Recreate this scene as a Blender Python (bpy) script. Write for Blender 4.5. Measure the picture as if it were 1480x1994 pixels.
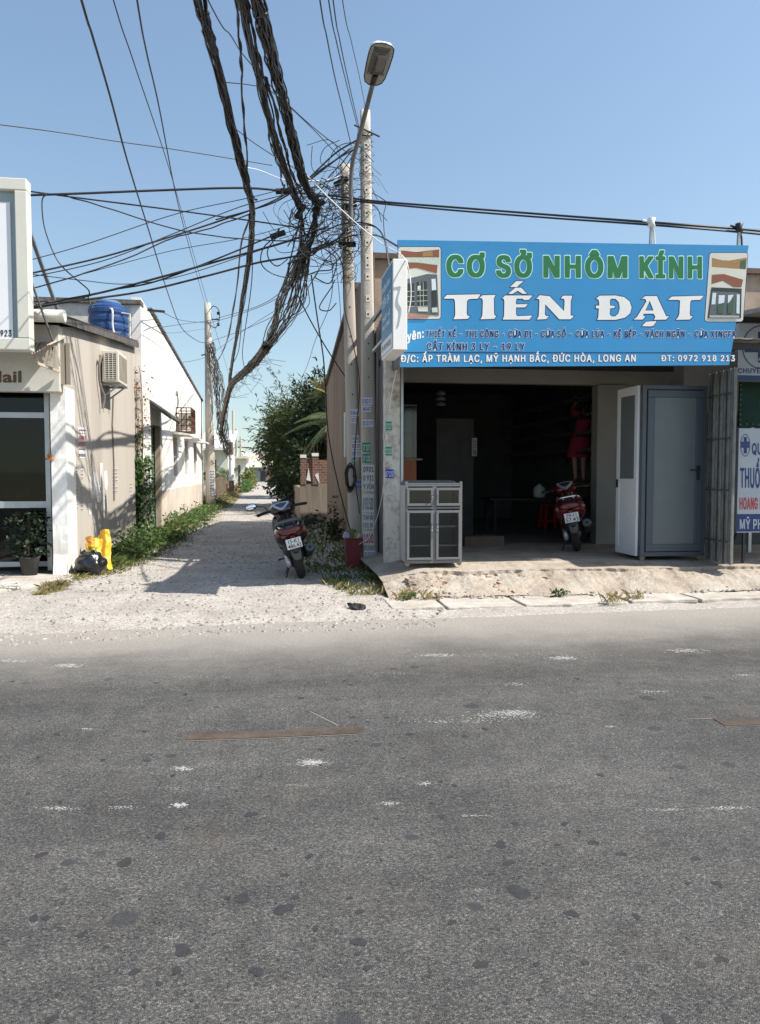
import bpy, bmesh, math, random
from mathutils import Vector, Matrix, noise as mnoise
R = math.radians
rnd = random.Random(11)
for _o in list(bpy.data.objects): bpy.data.objects.remove(_o)
scene = bpy.context.scene
C = scene.collection
# ------------------------------------------------------------------ camera
FPX, CX, CY, EYE = 1500.0, 740.0, 997.0, 1.55
YAW, PITCH = R(8.3), R(3.0)
cd = bpy.data.cameras.new('camera'); cam = bpy.data.objects.new('camera', cd); C.objects.link(cam)
cd.sensor_fit = 'VERTICAL'; cd.sensor_height = 24.0; cd.lens = 24.0*FPX/1994.0
cd.clip_start = 0.05; cd.clip_end = 3000
cam.location = (0, 0, EYE); cam.rotation_euler = (R(90)-PITCH, 0, -YAW)
scene.camera = cam
# ------------------------------------------------------------------ sky, sun, exposure
w = bpy.data.worlds.new('World'); scene.world = w; w.use_nodes = True
nt = w.node_tree; bg = nt.nodes['Background']
sky = nt.nodes.new('ShaderNodeTexSky'); sky.sky_type = 'NISHITA'; sky.sun_disc = False
SUN = Vector((1.0, -0.42, 1.31)).normalized()
sky.sun_elevation = math.asin(SUN.z); sky.sun_rotation = math.atan2(SUN.x, SUN.y)
SKYK, SKYB = 1.0, 0.08      # the low sky is hazier and more even than the clean model
sky.air_density = 1.6; sky.dust_density = 1.3; sky.ozone_density = 2.2; sky.altitude = 0
_tc = nt.nodes.new('ShaderNodeTexCoord'); _sp = nt.nodes.new('ShaderNodeSeparateXYZ'); _cb = nt.nodes.new('ShaderNodeCombineXYZ')
_ml = nt.nodes.new('ShaderNodeMath'); _ml.operation = 'MULTIPLY_ADD'; _ml.inputs[1].default_value = SKYK; _ml.inputs[2].default_value = SKYB
nt.links.new(_tc.outputs['Generated'], _sp.inputs[0]); nt.links.new(_sp.outputs[0], _cb.inputs[0]); nt.links.new(_sp.outputs[1], _cb.inputs[1])
nt.links.new(_sp.outputs[2], _ml.inputs[0]); nt.links.new(_ml.outputs[0], _cb.inputs[2]); nt.links.new(_cb.outputs[0], sky.inputs[0])
nt.links.new(sky.outputs[0], bg.inputs[0]); bg.inputs[1].default_value = 0.115
sd = bpy.data.lights.new('sun', 'SUN'); sd.energy = 5.0; sd.angle = R(0.5); sd.color = (1, 0.945, 0.87)
so = bpy.data.objects.new('sun', sd); C.objects.link(so)
so.rotation_euler = (-SUN).to_track_quat('-Z', 'Y').to_euler(); so.location = SUN*60
scene.view_settings.view_transform = 'Standard'; scene.view_settings.look = 'None'
scene.view_settings.gamma = 1; scene.view_settings.exposure = 0.65
# ------------------------------------------------------------------ pixel -> place helpers (pixels of the 1480x1994 photograph)
_f = Vector((math.sin(YAW)*math.cos(PITCH), math.cos(YAW)*math.cos(PITCH), -math.sin(PITCH)))
_r = Vector((math.cos(YAW), -math.sin(YAW), 0)); _u = _r.cross(_f)
EY = Vector((0, 0, EYE))
def ray(u, v): return _f + _r*((u-CX)/FPX) - _u*((v-CY)/FPX)
def at(u, v, Y): d = ray(u, v); return EY + d*(Y/d.y)
def atx(u, v, X): d = ray(u, v); return EY + d*(X/d.x)
def gz(u, v, z=0.0): d = ray(u, v); return EY + d*((z-EYE)/d.z)
class Plane:
    def __init__(s, p, a, b):
        s.p = Vector(p); s.n = (Vector(a)-s.p).cross(Vector(b)-s.p).normalized()
        if s.n.dot(EY-s.p) < 0: s.n = -s.n
    def __call__(s, u, v, lift=0.0):
        d = ray(u, v); q = EY + d*((s.p-EY).dot(s.n)/d.dot(s.n)); return q + s.n*lift
# ------------------------------------------------------------------ materials
MATS = {}
def newmat(name):
    m = bpy.data.materials.new(name); m.use_nodes = True; n = m.node_tree
    return m, n, n.nodes['Principled BSDF']
def N(nt, t, **kw):
    n = nt.nodes.new(t)
    for k, v in kw.items(): setattr(n, k, v)
    return n
def mat(name, col, rough=0.75, metal=0.0, var=0.18, scale=4.0, bump=0.0, bscale=60.0, dirt=None, damt=0.5, dscale=1.2,
        streak=False, spec=0.4, alpha=None, emit=None, transl=0.0, coat=0.0):
    if name in MATS: return MATS[name]
    m, n, b = newmat(name); L = n.links
    tc = N(n, 'ShaderNodeTexCoord'); mp = N(n, 'ShaderNodeMapping')
    L.new(tc.outputs['Object'], mp.inputs[0])
    if streak: mp.inputs['Scale'].default_value = (1, 1, 0.08)
    nz = N(n, 'ShaderNodeTexNoise'); nz.inputs['Scale'].default_value = scale; nz.inputs['Detail'].default_value = 6
    nz.inputs['Roughness'].default_value = 0.65
    L.new(mp.outputs[0], nz.inputs['Vector'])
    cr = N(n, 'ShaderNodeValToRGB'); L.new(nz.outputs['Fac'], cr.inputs[0])
    cr.color_ramp.elements[0].position = 0.3; cr.color_ramp.elements[1].position = 0.7
    cr.color_ramp.elements[0].color = [max(0, c*(1-var)) for c in col]+[1]
    cr.color_ramp.elements[1].color = [min(1, c*(1+var)) for c in col]+[1]
    out = cr.outputs[0]
    if dirt:
        n2 = N(n, 'ShaderNodeTexNoise'); n2.inputs['Scale'].default_value = dscale; n2.inputs['Detail'].default_value = 8
        n2.inputs['Roughness'].default_value = 0.7
        L.new(mp.outputs[0], n2.inputs['Vector'])
        c2 = N(n, 'ShaderNodeValToRGB'); L.new(n2.outputs['Fac'], c2.inputs[0])
        c2.color_ramp.elements[0].position = 0.45; c2.color_ramp.elements[0].color = (0, 0, 0, 1)
        c2.color_ramp.elements[1].position = 0.72; c2.color_ramp.elements[1].color = (damt,)*3+(1,)
        mx = N(n, 'ShaderNodeMix', data_type='RGBA'); L.new(c2.outputs[0], mx.inputs[0]); L.new(out, mx.inputs[6])
        mx.inputs[7].default_value = list(dirt)+[1]; out = mx.outputs[2]
    L.new(out, b.inputs['Base Color'])
    b.inputs['Roughness'].default_value = rough; b.inputs['Metallic'].default_value = metal
    b.inputs['Specular IOR Level'].default_value = spec
    if coat: b.inputs['Coat Weight'].default_value = coat; b.inputs['Coat Roughness'].default_value = 0.08
    if emit: b.inputs['Emission Color'].default_value = list(col)+[1]; b.inputs['Emission Strength'].default_value = emit
    if bump:
        n3 = N(n, 'ShaderNodeTexNoise'); n3.inputs['Scale'].default_value = bscale; n3.inputs['Detail'].default_value = 5
        L.new(tc.outputs['Object'], n3.inputs['Vector'])
        bp = N(n, 'ShaderNodeBump'); bp.inputs['Strength'].default_value = bump; bp.inputs['Distance'].default_value = 0.02
        L.new(n3.outputs['Fac'], bp.inputs['Height']); L.new(bp.outputs[0], b.inputs['Normal'])
    if transl:
        tr = N(n, 'ShaderNodeBsdfTranslucent'); L.new(out, tr.inputs[0]); ms = N(n, 'ShaderNodeMixShader')
        ms.inputs[0].default_value = transl; L.new(b.outputs[0], ms.inputs[1]); L.new(tr.outputs[0], ms.inputs[2])
        L.new(ms.outputs[0], n.nodes['Material Output'].inputs[0])
    if alpha is not None: b.inputs['Alpha'].default_value = alpha
    MATS[name] = m; return m
def glassmat(name, tint=(0.5, 0.55, 0.55), refl=0.08, rough=0.03):
    if name in MATS: return MATS[name]
    m, n, b = newmat(name); L = n.links; n.nodes.remove(b)
    t = N(n, 'ShaderNodeBsdfTransparent'); t.inputs[0].default_value = list(tint)+[1]
    g = N(n, 'ShaderNodeBsdfGlossy'); g.inputs['Roughness'].default_value = rough
    lw = N(n, 'ShaderNodeLayerWeight'); lw.inputs[0].default_value = 0.15
    mr = N(n, 'ShaderNodeMapRange'); L.new(lw.outputs['Fresnel'], mr.inputs[0]); mr.inputs[3].default_value = refl; mr.inputs[4].default_value = 0.9
    ms = N(n, 'ShaderNodeMixShader'); L.new(mr.outputs[0], ms.inputs[0]); L.new(t.outputs[0], ms.inputs[1]); L.new(g.outputs[0], ms.inputs[2])
    L.new(ms.outputs[0], n.nodes['Material Output'].inputs[0]); MATS[name] = m; return m
# ------------------------------------------------------------------ mesh building
LOCAL = set()
class MB:
    def __init__(s): s.v = []; s.f = []
    def add(s, vs, fs):
        k = len(s.v); s.v += [Vector(p) for p in vs]; s.f += [tuple(i+k for i in f) for f in fs]; return s
    def box(s, a, b):
        x0, y0, z0 = [min(a[i], b[i]) for i in range(3)]; x1, y1, z1 = [max(a[i], b[i]) for i in range(3)]
        return s.add([(x0,y0,z0),(x1,y0,z0),(x1,y1,z0),(x0,y1,z0),(x0,y0,z1),(x1,y0,z1),(x1,y1,z1),(x0,y1,z1)],
                     [(0,3,2,1),(4,5,6,7),(0,1,5,4),(1,2,6,5),(2,3,7,6),(3,0,4,7)])
    def beam(s, p, q, wd, ht=None, up=(0,0,1)):
        p = Vector(p); q = Vector(q); ht = ht or wd; d = (q-p).normalized(); up = Vector(up)
        if abs(d.dot(up)) > 0.97: up = Vector((0, 1, 0))
        a = d.cross(up).normalized()*wd/2; b = a.cross(d).normalized()*ht/2
        return s.add([p-a-b, p+a-b, p+a+b, p-a+b, q-a-b, q+a-b, q+a+b, q-a+b],
                     [(0,3,2,1),(4,5,6,7),(0,1,5,4),(1,2,6,5),(2,3,7,6),(3,0,4,7)])
    def tube(s, pts, r, n=6, cap=True):
        pts = [Vector(p) for p in pts]; k0 = len(s.v); m = len(pts)
        rr = r if isinstance(r, (list, tuple)) else [r]*m
        ref = None
        for i, p in enumerate(pts):
            d = (pts[min(i+1, m-1)]-pts[max(i-1, 0)])
            d = d.normalized() if d.length > 1e-9 else Vector((0,0,1))
            if ref is None: ref = d.orthogonal().normalized()
            ref = (ref-d*ref.dot(d)); ref = ref.normalized() if ref.length > 1e-6 else d.orthogonal().normalized()
            b = d.cross(ref)
            for j in range(n):
                t = 2*math.pi*j/n; s.v.append(p+(ref*math.cos(t)+b*math.sin(t))*rr[i])
        for i in range(m-1):
            for j in range(n):
                a = k0+i*n+j; b2 = k0+i*n+(j+1) % n; s.f.append((a, b2, b2+n, a+n))
        if cap: s.f.append(tuple(k0+j for j in reversed(range(n)))); s.f.append(tuple(k0+(m-1)*n+j for j in range(n)))
        return s
    def cyl(s, p, q, r0, r1=None, n=16): return s.tube([p, q], [r0, r0 if r1 is None else r1], n)
    def lathe(s, prof, c=(0,0,0), n=20, M=None):
        c = Vector(c); k0 = len(s.v); m = len(prof)
        for (r, z) in prof:
            for j in range(n):
                t = 2*math.pi*j/n; p = Vector((r*math.cos(t), r*math.sin(t), z))
                s.v.append(c+(M @ p if M else p))
        for i in range(m-1):
            for j in range(n): a = k0+i*n+j; b = k0+i*n+(j+1) % n; s.f.append((a, b, b+n, a+n))
        s.f.append(tuple(k0+j for j in reversed(range(n)))); s.f.append(tuple(k0+(m-1)*n+j for j in range(n)))
        return s
    def poly(s, pts): return s.add(pts, [tuple(range(len(pts)))])
    def prism(s, pts, d):
        d = Vector(d); n = len(pts); pts = [Vector(p) for p in pts]
        return s.add(pts+[p+d for p in pts], [tuple(reversed(range(n))), tuple(range(n, 2*n))]+[(i, (i+1) % n, (i+1) % n+n, i+n) for i in range(n)])
    def grid(s, nu, nv, fn):
        k0 = len(s.v)
        for j in range(nv+1):
            for i in range(nu+1): s.v.append(Vector(fn(i/nu, j/nv)))
        for j in range(nv):
            for i in range(nu): a = k0+j*(nu+1)+i; s.f.append((a, a+1, a+nu+2, a+nu+1))
        return s
    def ball(s, c, r, n=12, m=8, M=None):
        if not isinstance(r, (tuple, list)): r = (r, r, r)
        k0 = len(s.v); c = Vector(c)
        for i in range(1, m):
            t = math.pi*i/m
            for j in range(n):
                a = 2*math.pi*j/n; p = Vector((r[0]*math.sin(t)*math.cos(a), r[1]*math.sin(t)*math.sin(a), r[2]*math.cos(t)))
                s.v.append(c+(M @ p if M else p))
        tp = Vector((0,0,r[2])); s.v.append(c+(M @ tp if M else tp)); s.v.append(c-(M @ tp if M else tp)); T = len(s.v)-2
        for i in range(m-2):
            for j in range(n): a = k0+i*n+j; b = k0+i*n+(j+1) % n; s.f.append((a, a+n, b+n, b))
        for j in range(n): s.f.append((T, k0+j, k0+(j+1) % n)); s.f.append((T+1, k0+(m-2)*n+(j+1) % n, k0+(m-2)*n+j))
        return s
    def build(s, name, m, parent=None, smooth=False, bevel=0.0, seg=2, kind=None, recenter=True, solid=0, subd=0):
        me = bpy.data.meshes.new(name); vs = s.v; off = Vector((0,0,0))
        if parent is None and recenter and kind is None and vs:
            xs = [p.x for p in vs]; ys = [p.y for p in vs]; zs = [p.z for p in vs]
            off = Vector(((min(xs)+max(xs))/2, (min(ys)+max(ys))/2, min(zs)))
        me.from_pydata([tuple(p-off) for p in vs], [], s.f); me.update()
        if smooth:
            for p in me.polygons: p.use_smooth = True
        o = bpy.data.objects.new(name, me); C.objects.link(o); o.location = off
        if m: me.materials.append(m)
        if parent is not None:
            o.parent = parent
            if parent.type == 'EMPTY' and parent.name not in LOCAL: o.matrix_parent_inverse = Matrix.Translation(-parent.location)
        if bevel:
            md = o.modifiers.new('bevel', 'BEVEL'); md.width = bevel; md.segments = seg; md.limit_method = 'ANGLE'
        if solid: md = o.modifiers.new('solid', 'SOLIDIFY'); md.thickness = solid; md.offset = 0
        if subd: md = o.modifiers.new('sub', 'SUBSURF'); md.levels = subd; md.render_levels = subd
        if kind: o['kind'] = kind
        return o
def tag(o, label, cat, group=None, kind=None):
    o['label'] = label; o['category'] = cat
    if group: o['group'] = group
    if kind: o['kind'] = kind
    return o
def thing(name, label, cat, loc=(0,0,0), group=None, rot=None, local=False):
    o = bpy.data.objects.new(name, None); C.objects.link(o); o.location = loc; o.empty_display_size = 0.2
    if rot: o.rotation_euler = rot
    if local: LOCAL.add(o.name)
    return tag(o, label, cat, group)
def crom(pts, n=8):
    pts = [Vector(p) for p in pts]; out = []
    P = [pts[0]*2-pts[1]]+pts+[pts[-1]*2-pts[-2]]
    for i in range(1, len(P)-2):
        for k in range(n):
            t = k/n; a, b, c, d = P[i-1], P[i], P[i+1], P[i+2]
            out.append(0.5*((2*b)+(c-a)*t+(2*a-5*b+4*c-d)*t*t+(-a+3*b-3*c+d)*t*t*t))
    out.append(pts[-1]); return out
def lerp(a, b, t): return a+(b-a)*t
# ------------------------------------------------------------------ lettering
_tc = {}
def glyphs(s, off=0.0, shear=0.0):
    k = (s, off, shear)
    if k in _tc: return _tc[k]
    cu = bpy.data.curves.new('t', 'FONT'); cu.body = s; cu.size = 1; cu.offset = off; cu.shear = shear; cu.resolution_u = 3
    ob = bpy.data.objects.new('t', cu); me = bpy.data.meshes.new_from_object(ob)
    r = ([(v.co.x, v.co.y) for v in me.vertices], [tuple(p.vertices) for p in me.polygons])
    bpy.data.objects.remove(ob); bpy.data.curves.remove(cu); bpy.data.meshes.remove(me)
    _tc[k] = r; return r
def outline2d(loops, off=0.0):
    cu = bpy.data.curves.new('t', 'CURVE'); cu.dimensions = '2D'; cu.fill_mode = 'BOTH'; cu.offset = off
    for lp in loops:
        sp = cu.splines.new('POLY'); sp.points.add(len(lp)-1); sp.use_cyclic_u = True
        for p, q in zip(sp.points, lp): p.co = (q[0], q[1], 0, 1)
    ob = bpy.data.objects.new('t', cu); me = bpy.data.meshes.new_from_object(ob)
    r = ([(v.co.x, v.co.y) for v in me.vertices], [tuple(p.vertices) for p in me.polygons])
    bpy.data.objects.remove(ob); bpy.data.curves.remove(cu); bpy.data.meshes.remove(me)
    return r
def lettering(name, s, m, parent, fn, x0, x1, yb, yt, bold=0.0, base_bold=0.0, shear=0.0):
    """fn(x, y) -> place; text spans x0..x1, capitals stand from yb (baseline) to yt"""
    v0, _ = glyphs(s, base_bold, shear); v, f = glyphs(s, bold, shear)
    xa = min(p[0] for p in v0); xb = max(p[0] for p in v0)
    hv, _ = glyphs('H', base_bold); ha = min(p[1] for p in hv); hb = max(p[1] for p in hv)
    b = MB(); b.add([fn(lerp(x0, x1, (p[0]-xa)/(xb-xa)), lerp(yb, yt, (p[1]-ha)/(hb-ha))) for p in v], f)
    return b.build(name, m, parent)
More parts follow.
